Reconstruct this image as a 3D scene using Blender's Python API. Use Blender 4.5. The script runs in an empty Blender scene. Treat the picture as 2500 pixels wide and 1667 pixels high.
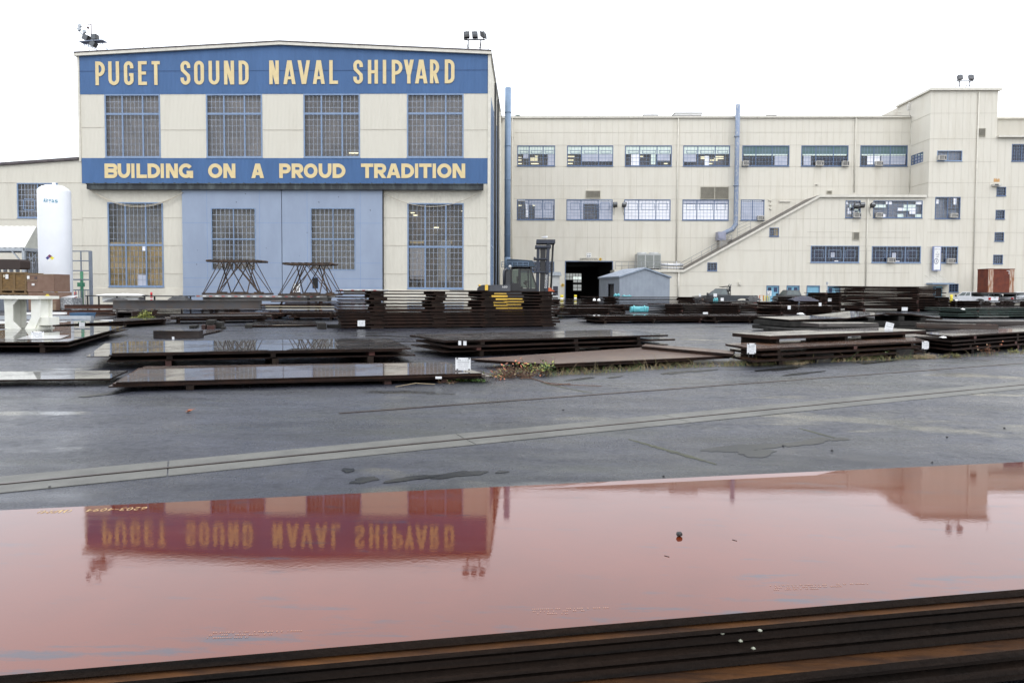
import bpy, bmesh, math, random
from mathutils import Vector, Matrix
random.seed(7)
S = bpy.context.scene
COL = S.collection
R = math.radians
# ------------------------------------------------------------------ camera
W0, H0 = 2500.0, 1667.0
LENS = 24.0
FPX = LENS / 36.0 * W0
CAM = Vector((0, 0, 1.7))
TP, TY, TR = 0.04, 0.025, 0.005           # tangents of pitch (down), yaw (left), roll
Y0PX = 711 + TP * FPX
_yaw = math.atan(TY); _pit = math.atan(TP)
f0 = Vector((-math.sin(_yaw), math.cos(_yaw), 0))
r0 = Vector((math.cos(_yaw), math.sin(_yaw), 0))
fw = (f0 * math.cos(_pit) + Vector((0, 0, -1)) * math.sin(_pit)).normalized()
u0 = r0.cross(fw).normalized()
rt = (r0 + TR * u0).normalized()
up = rt.cross(fw).normalized()
cd = bpy.data.cameras.new('camera'); cam = bpy.data.objects.new('camera', cd); COL.objects.link(cam)
cd.lens = LENS; cd.sensor_width = 36; cd.clip_end = 3000; cd.clip_start = 0.05
cd.shift_y = (Y0PX - H0 / 2) / W0
M = Matrix((rt, up, -fw)).transposed().to_4x4(); M.translation = CAM
cam.matrix_world = M
S.camera = cam

def ray(px, py):
    return fw * FPX + rt * (px - W0 / 2) + up * (Y0PX - py)
def at(px, py, Y):                          # point of the plane y = Y behind a measured pixel
    d = ray(px, py); return CAM + d * ((Y - CAM.y) / d.y)
def on(px, py, z):                          # point of the level z behind a measured pixel
    d = ray(px, py); return CAM + d * ((z - CAM.z) / d.z)
def X(px, Y, py=600): return at(px, py, Y).x
def Z(py, Y, px=1250): return at(px, py, Y).z

# ------------------------------------------------------------------ world, sun, exposure
w = bpy.data.worlds.new('World'); S.world = w; w.use_nodes = True
nt = w.node_tree; nt.nodes.clear()
N = nt.nodes.new; L = nt.links.new
SUN_EL, SUN_ROT = R(48), R(150)
sky = N('ShaderNodeTexSky'); sky.sky_type = 'NISHITA'; sky.sun_disc = False
sky.sun_elevation = SUN_EL; sky.sun_rotation = SUN_ROT
b1 = N('ShaderNodeBackground'); b1.inputs['Strength'].default_value = 0.05
L(sky.outputs[0], b1.inputs[0])
tc = N('ShaderNodeTexCoord'); sp = N('ShaderNodeSeparateXYZ'); L(tc.outputs['Generated'], sp.inputs[0])
mr = N('ShaderNodeMapRange'); L(sp.outputs['Z'], mr.inputs['Value'])
mr.inputs['From Min'].default_value = 0.0; mr.inputs['From Max'].default_value = 0.9
mr.inputs['To Min'].default_value = 1.62; mr.inputs['To Max'].default_value = 2.15
nz = N('ShaderNodeTexNoise'); nz.inputs['Scale'].default_value = 1.6; nz.inputs['Detail'].default_value = 5
L(tc.outputs['Generated'], nz.inputs['Vector'])
nm = N('ShaderNodeMapRange'); L(nz.outputs[0], nm.inputs['Value'])
nm.inputs['From Min'].default_value = 0.3; nm.inputs['From Max'].default_value = 0.7
nm.inputs['To Min'].default_value = 0.95; nm.inputs['To Max'].default_value = 1.06
mu = N('ShaderNodeMath'); mu.operation = 'MULTIPLY'; L(mr.outputs[0], mu.inputs[0]); L(nm.outputs[0], mu.inputs[1])
b2 = N('ShaderNodeBackground'); b2.inputs['Color'].default_value = (0.955, 0.972, 1.0, 1)
L(mu.outputs[0], b2.inputs['Strength'])
ad = N('ShaderNodeAddShader'); L(b1.outputs[0], ad.inputs[0]); L(b2.outputs[0], ad.inputs[1])
wo = N('ShaderNodeOutputWorld'); L(ad.outputs[0], wo.inputs[0])
sl = bpy.data.lights.new('sun', 'SUN'); sl.energy = 0.5; sl.angle = R(25); sl.color = (1, 0.96, 0.9)
so = bpy.data.objects.new('sun', sl); COL.objects.link(so)
so.rotation_euler = (R(42), 0, R(25))
S.view_settings.view_transform = 'Standard'; S.view_settings.look = 'None'
S.view_settings.exposure = 0.0; S.view_settings.gamma = 1.0
S.cycles.max_bounces = 8; S.cycles.transparent_max_bounces = 12

# ------------------------------------------------------------------ materials
MATS = {}
def newmat(name):
    m = bpy.data.materials.new(name); m.use_nodes = True
    n = m.node_tree; n.nodes.clear()
    o = n.nodes.new('ShaderNodeOutputMaterial')
    return m, n, o
def mat(name, c, rough=0.6, metal=0.0, c2=None, scale=2.0, bump=0.0, bscale=40.0, coat=0.0, streak=None, emit=None, spec=0.5, rnd=0.0, lo=0.38, hi=0.62, coatr=0.03):
    """procedural: noise between c and c2 (object coordinates), bump, per-object value change"""
    if name in MATS: return MATS[name]
    m, n, o = newmat(name); nd = n.nodes.new; lk = n.links.new
    p = nd('ShaderNodeBsdfPrincipled'); lk(p.outputs[0], o.inputs[0])
    p.inputs['Base Color'].default_value = (*c, 1); p.inputs['Roughness'].default_value = rough
    p.inputs['Metallic'].default_value = metal; p.inputs['Coat Weight'].default_value = coat
    p.inputs['Coat Roughness'].default_value = coatr; p.inputs['Specular IOR Level'].default_value = spec
    t = nd('ShaderNodeTexCoord')
    colout = None
    if c2 is None: c2 = tuple(min(1, v * 0.86) for v in c)
    mp = nd('ShaderNodeMapping'); lk(t.outputs['Object'], mp.inputs[0])
    mp.inputs['Scale'].default_value = streak if streak else (1, 1, 1)
    z = nd('ShaderNodeTexNoise'); z.inputs['Scale'].default_value = scale; z.inputs['Detail'].default_value = 7
    z.inputs['Roughness'].default_value = 0.65
    lk(mp.outputs[0], z.inputs['Vector'])
    g = nd('ShaderNodeMapRange'); g.inputs['From Min'].default_value = lo; g.inputs['From Max'].default_value = hi
    lk(z.outputs[0], g.inputs['Value'])
    mx = nd('ShaderNodeMix'); mx.data_type = 'RGBA'; lk(g.outputs[0], mx.inputs['Factor'])
    mx.inputs[6].default_value = (*c, 1); mx.inputs[7].default_value = (*c2, 1)
    colout = mx.outputs[2]
    if rnd:
        oi = nd('ShaderNodeObjectInfo'); h = nd('ShaderNodeHueSaturation'); lk(colout, h.inputs['Color'])
        k = nd('ShaderNodeMapRange'); lk(oi.outputs['Random'], k.inputs['Value'])
        k.inputs['To Min'].default_value = 1 - rnd; k.inputs['To Max'].default_value = 1 + rnd
        lk(k.outputs[0], h.inputs['Value']); colout = h.outputs[0]
    lk(colout, p.inputs['Base Color'])
    if bump:
        z2 = nd('ShaderNodeTexNoise'); z2.inputs['Scale'].default_value = bscale; z2.inputs['Detail'].default_value = 4
        lk(t.outputs['Object'], z2.inputs['Vector'])
        bp = nd('ShaderNodeBump'); bp.inputs['Strength'].default_value = bump; bp.inputs['Distance'].default_value = 0.02
        lk(z2.outputs[0], bp.inputs['Height']); lk(bp.outputs[0], p.inputs['Normal'])
    if emit:
        p.inputs['Emission Color'].default_value = (*c, 1); p.inputs['Emission Strength'].default_value = emit
    if coat and 'steel' in name:            # the water film lies in patches
        zc_ = nd('ShaderNodeTexNoise'); zc_.inputs['Scale'].default_value = .55; zc_.inputs['Detail'].default_value = 6; zc_.inputs['Roughness'].default_value = .7; lk(t.outputs['Object'], zc_.inputs['Vector'])
        gc = nd('ShaderNodeMapRange'); lk(zc_.outputs[0], gc.inputs['Value']); gc.inputs['From Min'].default_value = .36; gc.inputs['From Max'].default_value = .52; gc.inputs['To Min'].default_value = coat * .25; gc.inputs['To Max'].default_value = coat; lk(gc.outputs[0], p.inputs['Coat Weight'])
    MATS[name] = m
    return m
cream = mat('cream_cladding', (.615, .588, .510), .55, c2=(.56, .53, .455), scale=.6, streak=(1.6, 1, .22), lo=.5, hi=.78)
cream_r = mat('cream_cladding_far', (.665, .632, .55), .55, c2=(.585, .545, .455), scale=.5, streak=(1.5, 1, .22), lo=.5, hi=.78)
seam_m = mat('cream_seam', (.50, .46, .39), .7)
joint_m = mat('cream_joint', (.59, .55, .465), .7)
trim = mat('cream_trim', (.66, .63, .55), .5)
band_m = mat('blue_band', (.050, .128, .29), .5, c2=(.040, .108, .25), scale=.5, streak=(1, 1, .2))
bseam = mat('blue_seam', (.02, .06, .17), .6)
letter_m = mat('yellow_paint', (.67, .545, .29), .5, c2=(.62, .49, .26), scale=1.5)
roofm = mat('dark_roof_edge', (.10, .085, .085), .7, c2=(.06, .05, .055))
roofg = mat('grey_roofing', (.16, .145, .125), .8, c2=(.10, .09, .08), scale=1.2)
door_m = mat('pale_blue_door', (.265, .32, .42), .55, c2=(.24, .29, .385), scale=.6, streak=(1, 1, .4))
door_s = mat('pale_blue_seam', (.17, .27, .48), .6)
mun = mat('blue_muntin', (.20, .28, .42), .5)
munl = mat('pale_muntin', (.31, .36, .45), .5)
mund = mat('dark_blue_muntin', (.11, .165, .28), .5)
black = mat('black_steel', (.018, .018, .02), .5, c2=(.03, .03, .03))
beam_m = mat('weathered_dark_track', (.022, .026, .030), .7, c2=(.10, .12, .12), scale=1.2, streak=(1, 1, .3), lo=.45, hi=.75)
conc = mat('concrete', (.28, .27, .245), .6, c2=(.20, .195, .175), scale=1.2, bump=.3)
base_m = mat('cream_base', (.66, .63, .54), .7, c2=(.56, .52, .44), scale=.5)
galv = mat('galvanised', (.42, .45, .48), .45, metal=.4, c2=(.33, .36, .39), scale=4)
bluegrey = mat('blue_grey_sheet', (.25, .285, .33), .5, c2=(.22, .25, .295), scale=1)
white = mat('white_paint', (.80, .80, .79), .4, c2=(.72, .72, .70), scale=1.5)
tankw = mat('tank_white', (.78, .80, .84), .35, c2=(.74, .76, .80), scale=.6)
duct_m = mat('blue_duct', (.19, .27, .39), .45, c2=(.16, .235, .34), scale=1.0)
duct2 = mat('peeling_blue_duct', (.20, .25, .35), .6, c2=(.36, .38, .40), scale=5, lo=.5, hi=.62, streak=(1, 1, .5))
dark_int = mat('dark_interior', (.012, .012, .012), .9)
# wet rusty steel
def steelmat(name, c, c2, coat=1.0, rough=.55, scale=.9, cr=.03, b=.05, lo=.4, hi=.62):
    m = mat(name, c, rough, c2=c2, scale=scale, bump=b, bscale=9, coat=coat, rnd=.35, lo=lo, hi=hi, coatr=cr, spec=.25)
    return m
st_dark = steelmat('wet_dark_steel', (.014, .010, .009), (.032, .016, .010), coat=.8, cr=.06)
st_brown = steelmat('wet_brown_steel', (.034, .018, .012), (.085, .036, .014), coat=.75, cr=.07)
st_mirror = steelmat('wet_mirror_steel', (.016, .014, .014), (.022, .017, .015), cr=.0, b=.015)
st_earth = steelmat('wet_rust_brown_steel', (.062, .027, .013), (.095, .042, .017), coat=.45, cr=.16)
st_rust = steelmat('rust_steel', (.10, .035, .018), (.055, .022, .014))
st_black = steelmat('black_scale_steel', (.008, .007, .007), (.018, .011, .009), coat=.35, cr=.2)
st_pale = steelmat('pale_wet_steel', (.055, .045, .042), (.03, .024, .021))
edge_m = mat('sawn_steel_edge', (.011, .007, .006), .8, c2=(.026, .013, .009), scale=3, rnd=.3, spec=.15)
timber = mat('dark_timber', (.012, .009, .008), .9, c2=(.024, .017, .013), scale=3, rnd=.4, spec=.1)
timber2 = mat('reddish_timber', (.07, .024, .018), .85, c2=(.035, .016, .013), scale=3, rnd=.3)
wood_b = mat('grey_black_timber', (.012, .0115, .011), .85, c2=(.030, .028, .025), scale=3, spec=.2)

def glass_mat(name, tint, rough=.02):
    m, n, o = newmat(name); nd = n.nodes.new; lk = n.links.new
    tr = nd('ShaderNodeBsdfTransparent'); tr.inputs[0].default_value = (*tint, 1)
    gl = nd('ShaderNodeBsdfGlossy'); gl.inputs['Roughness'].default_value = rough
    fr = nd('ShaderNodeFresnel'); fr.inputs['IOR'].default_value = 1.52
    t = nd('ShaderNodeTexCoord'); z = nd('ShaderNodeTexNoise'); z.inputs['Scale'].default_value = 1.5
    lk(t.outputs['Object'], z.inputs['Vector']); bp = nd('ShaderNodeBump'); bp.inputs['Strength'].default_value = .03
    bp.inputs['Distance'].default_value = .02
    lk(z.outputs[0], bp.inputs['Height']); lk(bp.outputs[0], gl.inputs['Normal'])
    mx = nd('ShaderNodeMixShader'); lk(fr.outputs[0], mx.inputs[0]); lk(tr.outputs[0], mx.inputs[1]); lk(gl.outputs[0], mx.inputs[2])
    lk(mx.outputs[0], o.inputs[0]); return m
glass = glass_mat('window_glass', (.93, .93, .93))
glass_g = glass_mat('vehicle_glass', (.35, .42, .40))
glass_b = glass_mat('blue_tinted_glass', (.62, .70, .92))
room_brown = mat('room_brown_grey', (.42, .385, .365), .9, c2=(.28, .265, .26), scale=.35, streak=(1, 1, 1.4), rnd=.15)
room_grey = mat('room_grey', (.26, .25, .235), .9, c2=(.34, .315, .28), scale=.6, streak=(.3, 1, 2))
room_tan = mat('room_tan', (.70, .53, .27), .9, c2=(.45, .35, .19), scale=.8, lo=.45, hi=.6)
room_mix = mat('room_mixed', (.26, .21, .17), .9, c2=(.14, .13, .12), scale=.8)
room_lilac = mat('room_lilac_grey', (.26, .25, .29), .9, c2=(.15, .145, .17), scale=.35)
room_navy = mat('room_navy', (.045, .055, .12), .9, c2=(.02, .025, .05), scale=1.2)
bl_pale = mat('pale_green_blind', (.72, .80, .74), .8, c2=(.62, .72, .64), scale=1.5)
bl_green = mat('teal_green_panel', (.125, .175, .195), .8, c2=(.095, .165, .155), scale=.6)
bl_grey = mat('grey_blind', (.50, .52, .60), .8, c2=(.42, .44, .52), scale=.9)
bl_white = mat('white_blind', (.86, .86, .90), .8, c2=(.78, .78, .82), scale=2)
bl_dark = mat('dark_furniture', (.05, .05, .07), .8)
bl_red = mat('dull_red_cabinet', (.20, .07, .08), .8)
lampm = mat('lit_tube', (1.0, .93, .62), .5, emit=1.6)

# ------------------------------------------------------------------ object helpers
def tag(o, label=None, cat=None, group=None, kind=None):
    if label: o['label'] = label
    if cat: o['category'] = cat
    if group: o['group'] = group
    if kind: o['kind'] = kind
    return o
def wl(o):
    v = Vector((0, 0, 0))
    while o is not None: v = v + o.location; o = o.parent
    return v
def empty(name, loc, label, cat, group=None, rz=0):
    o = bpy.data.objects.new(name, None); COL.objects.link(o); o.location = loc
    o.empty_display_size = .2; o.rotation_euler.z = rz
    return tag(o, label, cat, group)
class MB:
    def __init__(s): s.v = []; s.f = []; s.m = []; s.sm = []
    def face(s, pts, m=0, smooth=False):
        i = len(s.v); s.v += [tuple(p) for p in pts]; s.f.append(tuple(range(i, i + len(pts)))); s.m.append(m); s.sm.append(smooth)
    def box(s, a, b, m=0):
        x0, x1 = sorted((a[0], b[0])); y0, y1 = sorted((a[1], b[1])); z0, z1 = sorted((a[2], b[2]))
        i = len(s.v)
        s.v += [(x0, y0, z0), (x1, y0, z0), (x1, y1, z0), (x0, y1, z0), (x0, y0, z1), (x1, y0, z1), (x1, y1, z1), (x0, y1, z1)]
        for q in ((0, 3, 2, 1), (4, 5, 6, 7), (0, 1, 5, 4), (1, 2, 6, 5), (2, 3, 7, 6), (3, 0, 4, 7)):
            s.f.append(tuple(i + k for k in q)); s.m.append(m); s.sm.append(False)
        return s
    def obox(s, c, ax, ay, az, m=0):       # oriented box: centre and three half-axis vectors
        c = Vector(c); ax = Vector(ax); ay = Vector(ay); az = Vector(az); i = len(s.v)
        for sx, sy, sz in ((-1, -1, -1), (1, -1, -1), (1, 1, -1), (-1, 1, -1), (-1, -1, 1), (1, -1, 1), (1, 1, 1), (-1, 1, 1)):
            s.v.append(tuple(c + ax * sx + ay * sy + az * sz))
        for q in ((0, 3, 2, 1), (4, 5, 6, 7), (0, 1, 5, 4), (1, 2, 6, 5), (2, 3, 7, 6), (3, 0, 4, 7)):
            s.f.append(tuple(i + k for k in q)); s.m.append(m); s.sm.append(False)
        return s
    def bar(s, a, b, wd, hg=None, m=0, upv=(0, 0, 1)):
        a = Vector(a); b = Vector(b); d = b - a; n = d.normalized(); u = Vector(upv)
        if abs(n.dot(u)) > .98: u = Vector((0, 1, 0))
        sd = n.cross(u).normalized(); u = sd.cross(n).normalized(); hg = hg or wd
        return s.obox((a + b) / 2, d / 2, sd * wd / 2, u * hg / 2, m)
    def tube(s, pts, r, n=8, m=0, caps=True, smooth=True):
        pts = [Vector(p) for p in pts]; rs = r if isinstance(r, (list, tuple)) else [r] * len(pts)
        rings = []; prev = None
        for k, p in enumerate(pts):
            d = (pts[min(k + 1, len(pts) - 1)] - pts[max(k - 1, 0)]).normalized()
            if prev is None:
                u = Vector((0, 0, 1)) if abs(d.z) < .9 else Vector((1, 0, 0))
                a = d.cross(u).normalized()
            else:
                a = (prev - d * prev.dot(d)).normalized()
            prev = a; b = d.cross(a).normalized(); i = len(s.v)
            for q in range(n):
                t = 2 * math.pi * q / n; s.v.append(tuple(p + (a * math.cos(t) + b * math.sin(t)) * rs[k]))
            rings.append(i)
        for k in range(len(rings) - 1):
            for q in range(n):
                s.f.append((rings[k] + q, rings[k] + (q + 1) % n, rings[k + 1] + (q + 1) % n, rings[k + 1] + q)); s.m.append(m); s.sm.append(smooth)
        if caps:
            s.f.append(tuple(rings[0] + q for q in range(n))[::-1]); s.m.append(m); s.sm.append(False)
            s.f.append(tuple(rings[-1] + q for q in range(n))); s.m.append(m); s.sm.append(False)
        return s
    def prism(s, prof, a, b, m=0):         # closed polygon of (x, z), extruded from y = a to y = b
        n = len(prof); i = len(s.v)
        s.v += [(x, a, z) for x, z in prof] + [(x, b, z) for x, z in prof]
        s.f.append(tuple(range(i, i + n))); s.f.append(tuple(range(i + n, i + 2 * n))[::-1]); s.m += [m, m]; s.sm += [False, False]
        for q in range(n):
            r_ = (q + 1) % n; s.f.append((i + r_, i + q, i + n + q, i + n + r_)); s.m.append(m); s.sm.append(False)
        return s
    def slab(s, poly, z0, z1, m=0, ms=None):   # closed polygon of (x, y), from z0 to z1
        n = len(poly); i = len(s.v); ms = m if ms is None else ms
        s.v += [(p[0], p[1], z0) for p in poly] + [(p[0], p[1], z1) for p in poly]
        s.f.append(tuple(range(i, i + n))[::-1]); s.f.append(tuple(range(i + n, i + 2 * n))); s.m += [ms, m]; s.sm += [False, False]
        for q in range(n):
            r_ = (q + 1) % n; s.f.append((i + q, i + r_, i + n + r_, i + n + q)); s.m.append(ms); s.sm.append(False)
        return s
    def lathe(s, c, prof, n=24, m=0):
        c = Vector(c); rings = []
        for r_, z_ in prof:
            i = len(s.v); rings.append(i)
            for q in range(n):
                t = 2 * math.pi * q / n; s.v.append((c.x + r_ * math.cos(t), c.y + r_ * math.sin(t), c.z + z_))
        for k in range(len(rings) - 1):
            for q in range(n):
                s.f.append((rings[k] + q, rings[k] + (q + 1) % n, rings[k + 1] + (q + 1) % n, rings[k + 1] + q)); s.m.append(m); s.sm.append(True)
        return s
    def build(s, name, mats, parent=None, origin=None, label=None):
        me = bpy.data.meshes.new(name)
        o = bpy.data.objects.new(name, me); COL.objects.link(o)
        if parent is not None: org = wl(parent); o.parent = parent
        else:
            org = Vector(origin) if origin is not None else Vector((sum(v[0] for v in s.v) / len(s.v), sum(v[1] for v in s.v) / len(s.v), min(v[2] for v in s.v)))
            o.location = org
        me.from_pydata([(v[0] - org.x, v[1] - org.y, v[2] - org.z) for v in s.v], [], s.f)
        for m_ in (mats if isinstance(mats, (list, tuple)) else [mats]): me.materials.append(m_)
        me.polygons.foreach_set('material_index', s.m); me.polygons.foreach_set('use_smooth', s.sm)
        me.update()
        if label: o['label'] = label
        return o
def copy_tree(o, parent=None):
    c = o.copy(); COL.objects.link(c); c.parent = parent
    for ch in list(o.children): copy_tree(ch, c)
    return c

def glyph(ch, l, r_, b, t, Y, off, mb, m=0, thick=.03, squash=None):
    """one painted sheet letter fitted to l..r, b..t on the plane y=Y (front), stroke widened by off"""
    c = bpy.data.curves.new('t', 'FONT'); c.body = ch
    o = bpy.data.objects.new('t', c); COL.objects.link(o)
    dg = bpy.context.evaluated_depsgraph_get()
    k = o.to_curve(dg)
    xs = [p.co.x for s_ in k.splines for p in s_.bezier_points]; ys = [p.co.y for s_ in k.splines for p in s_.bezier_points]
    h = max(ys) - min(ys); wd = max(xs) - min(xs)
    asp = (r_ - l) / (t - b)
    sx = max(.05, (asp * h - 2 * off * h)) / max(wd, 1e-4); sx = sx if ch != 'I' else 1.0
    for s_ in k.splines:
        for p in s_.bezier_points:
            for q in (p,):
                hl, hr, co = q.handle_left.copy(), q.handle_right.copy(), q.co.copy()
                q.handle_left_type = 'FREE'; q.handle_right_type = 'FREE'
                q.co = (co.x * sx, co.y, 0); q.handle_left = (hl.x * sx, hl.y, 0); q.handle_right = (hr.x * sx, hr.y, 0)
    kk = k.copy(); bpy.data.objects.remove(o)
    kk.dimensions = '2D'; kk.fill_mode = 'BOTH'; kk.offset = off * h; kk.resolution_u = 6
    o2 = bpy.data.objects.new('t2', kk); COL.objects.link(o2)
    dg = bpy.context.evaluated_depsgraph_get()
    me = bpy.data.meshes.new_from_object(o2.evaluated_get(dg))
    xs = [v.co.x for v in me.vertices]; ys = [v.co.y for v in me.vertices]
    x0, x1, y0, y1 = min(xs), max(xs), min(ys), max(ys)
    f = lambda v: (l + (v.co.x - x0) / (x1 - x0) * (r_ - l), b + (v.co.y - y0) / (y1 - y0) * (t - b))
    P = [f(v) for v in me.vertices]
    for pl in me.polygons:
        mb.face([(P[i][0], Y, P[i][1]) for i in pl.vertices], m)
    cnt = {}
    for pl in me.polygons:
        vs = list(pl.vertices)
        for a in range(len(vs)):
            e = (vs[a], vs[(a + 1) % len(vs)]); key = tuple(sorted(e)); cnt.setdefault(key, []).append(e)
    for key, es in cnt.items():
        if len(es) == 1:
            a, b_ = es[0]
            mb.face([(P[a][0], Y, P[a][1]), (P[b_][0], Y, P[b_][1]), (P[b_][0], Y + thick, P[b_][1]), (P[a][0], Y + thick, P[a][1])], m)
    bpy.data.objects.remove(o2); bpy.data.meshes.remove(me)
def strokes(ch, w, h, s):
    """a sheet letter as a list of flat pieces, each a list of quads, in a box w x h with stroke s"""
    out = []
    def bar(x0, y0, x1, y1): out.append([[(x0, y0), (x1, y0), (x1, y1), (x0, y1)]])
    def para(xa, y0, xb, y1, sw=None):
        sw = sw or s * math.hypot(xb - xa, y1 - y0) / abs(y1 - y0); out.append([[(xa - sw / 2, y0), (xa + sw / 2, y0), (xb + sw / 2, y1), (xb - sw / 2, y1)]])
    def arc(cx, cy, rx, ry, a0, a1, n=10): return [(cx + rx * math.cos(R(a0 + (a1 - a0) * k / n)), cy + ry * math.sin(R(a0 + (a1 - a0) * k / n))) for k in range(n + 1)]
    def ribbon(pts, closed=False):
        p = [pts[0]]
        for q in pts[1:]:
            if math.hypot(q[0] - p[-1][0], q[1] - p[-1][1]) > s * .03: p.append(q)
        if closed and math.hypot(p[0][0] - p[-1][0], p[0][1] - p[-1][1]) < s * .05: p.pop()
        n = len(p); Lf = []; Rt = []
        for k in range(n):
            a = p[(k - 1) % n] if (closed or k) else p[0]; b = p[(k + 1) % n] if (closed or k < n - 1) else p[k]
            d1 = (p[k][0] - a[0], p[k][1] - a[1]); d2 = (b[0] - p[k][0], b[1] - p[k][1])
            if not closed and k == 0: d1 = d2
            if not closed and k == n - 1: d2 = d1
            l1_ = math.hypot(*d1); l2_ = math.hypot(*d2); d1 = (d1[0] / l1_, d1[1] / l1_); d2 = (d2[0] / l2_, d2[1] / l2_)
            nx, ny = -(d1[1] + d2[1]), d1[0] + d2[0]; ln = math.hypot(nx, ny); nx /= ln; ny /= ln
            c = max(.5, nx * -d1[1] + ny * d1[0]); o = s / 2 / c
            Lf.append((p[k][0] + nx * o, p[k][1] + ny * o)); Rt.append((p[k][0] - nx * o, p[k][1] - ny * o))
        out.append([[Lf[k], Rt[k], Rt[(k + 1) % n], Lf[(k + 1) % n]] for k in range(n if closed else n - 1)])
    e = s / 2; r = (w - s) / 2; ry = min((h - s) / 2, 1.2 * r); W = w - e; T = h - e; m = h * .44
    def bowl(y0, y1, rr=None):
        q = (y1 - y0) / 2; rx = min(w - s - e, q * 1.0); ribbon([(s * .98, y1)] + arc(W - rx, y1 - q, rx, q, 90, -90) + [(s * .98, y0)])
    if ch in 'PRBDEFLHNU' and ch != 'U': bar(0, 0, s, h)
    if ch == 'I': bar(0, 0, w, h)
    if ch == 'U': ribbon([(e, h)] + arc(w / 2, e + ry, r, ry, 180, 360, 18) + [(W, h)])
    if ch == 'O': ribbon(arc(w / 2, T - ry, r, ry, 0, 180, 18) + arc(w / 2, e + ry, r, ry, 180, 360, 18), True)
    if ch == 'D':
        rx = min(W - s, r * 1.3); q = min((h - s) / 2, rx * 1.1); ribbon([(s * .98, T)] + arc(W - rx, T - q, rx, q, 90, 0) + arc(W - rx, e + q, rx, q, 0, -90) + [(s * .98, e)])
    if ch in 'PR': bowl(m, T)
    if ch == 'R': para(W - s * .05, 0, w * .52, m - e * .6)
    if ch == 'B': bowl(h * .53, T); bowl(e, h * .53 - s * .12)
    if ch == 'G': wide = h < w * 1.4; ribbon(([] if wide else [(W, h * .70)]) + arc(w / 2, T - ry, r, ry, 35 if wide else 5, 180, 16) + arc(w / 2, e + ry, r, ry, 180, 328 if wide else 335, 14)); bar(w - s, 0 if wide else h * .14, w, h * .50); bar(w * .55, h * .50 - s * .85, w - s * .9, h * .50)
    if ch == 'S':
        q = min((h - s) * .26, ry); ribbon([(W, h * .70)] + arc(w / 2, T - q, r, q, 0, 180, 14) + [(e + r * .12, h * .62), (W - r * .12, h * .38)] + arc(w / 2, e + q, r, q, 0, -180, 14) + [(e, h * .30)])
    if ch == 'E': bar(s, 0, w, s * .95); bar(s, h - s * .95, w, h); bar(s, h * .5 - e * .9, w * .92, h * .5 + e * .9)
    if ch == 'L': bar(s, 0, w, s * .95)
    if ch == 'T': bar(0, h - s * .95, w, h); bar(w / 2 - e, 0, w / 2 + e, h - s * .95)
    if ch == 'H': bar(w - s, 0, w, h); bar(s, h * .5 - e * .9, w - s, h * .5 + e * .9)
    if ch == 'N': bar(w - s, 0, w, h); para(w - s * .62, 0, s * .62, h)
    if ch == 'A': k = s * 1.06; para(k / 2, 0, w / 2 - s * .12, h, k); para(w - k / 2, 0, w / 2 + s * .12, h, k); bar(w * .3, h * .20, w * .7, h * .20 + s * .85)
    if ch == 'V': k = s * 1.06; para(w / 2 - s * .12, 0, k / 2, h, k); para(w / 2 + s * .12, 0, w - k / 2, h, k)
    if ch == 'Y': k = s * 1.1; bar(w / 2 - e, 0, w / 2 + e, h * .45); para(w / 2 - s * .05, h * .38, k / 2, h, k); para(w / 2 + s * .05, h * .38, w - k / 2, h, k)
    return out
def sheet_letter(ch, l, r_, b, t, Y, s, mb, thick=.03):
    for k, piece in enumerate(strokes(ch, r_ - l, t - b, s)):
        y0 = Y - .0035 * k
        for q in piece: mb.face([(l + x, y0, b + z) for x, z in q])
        n = len(piece)
        for j, q in enumerate(piece):
            for e0, e1 in (((0, 1), (1, 2), (2, 3), (3, 0)) if n == 1 else ((1, 2), (3, 0))):
                (xa, za), (xb, zb_) = q[e0], q[e1]
                mb.face([(l + xa, y0, b + za), (l + xb, y0, b + zb_), (l + xb, y0 + thick, b + zb_), (l + xa, y0 + thick, b + za)])
def words(text, x0, x1, z0, z1, Y, mb, m=0, off=.02, thick=.004, gap=.18):
    """small lettering: glyphs laid out with widths of their kind"""
    wid = {'I': .3, '1': .5, ' ': .5, 'i': .25, 'l': .25, 'M': 1.2, 'W': 1.3, '-': .6, '(': .4, ')': .4, 'r': .5}
    ws = [wid.get(c, .85) for c in text]; tot = sum(ws) + gap * (len(text) - 1); u = (x1 - x0) / tot; x = x0
    for c, ww in zip(text, ws):
        if c != ' ':
            zz0, zz1 = z0, z1
            if c == '-': zz0 = z0 + (z1 - z0) * .42; zz1 = z0 + (z1 - z0) * .58
            elif c.islower() and c not in 'tdbhklif': zz1 = z0 + (z1 - z0) * .74
            if c in 'g': zz0 = z0 - (z1 - z0) * .22
            glyph(c, x, x + ww * u, zz0, zz1, Y, off, mb, m, thick)
        x += (ww + gap) * u

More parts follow.
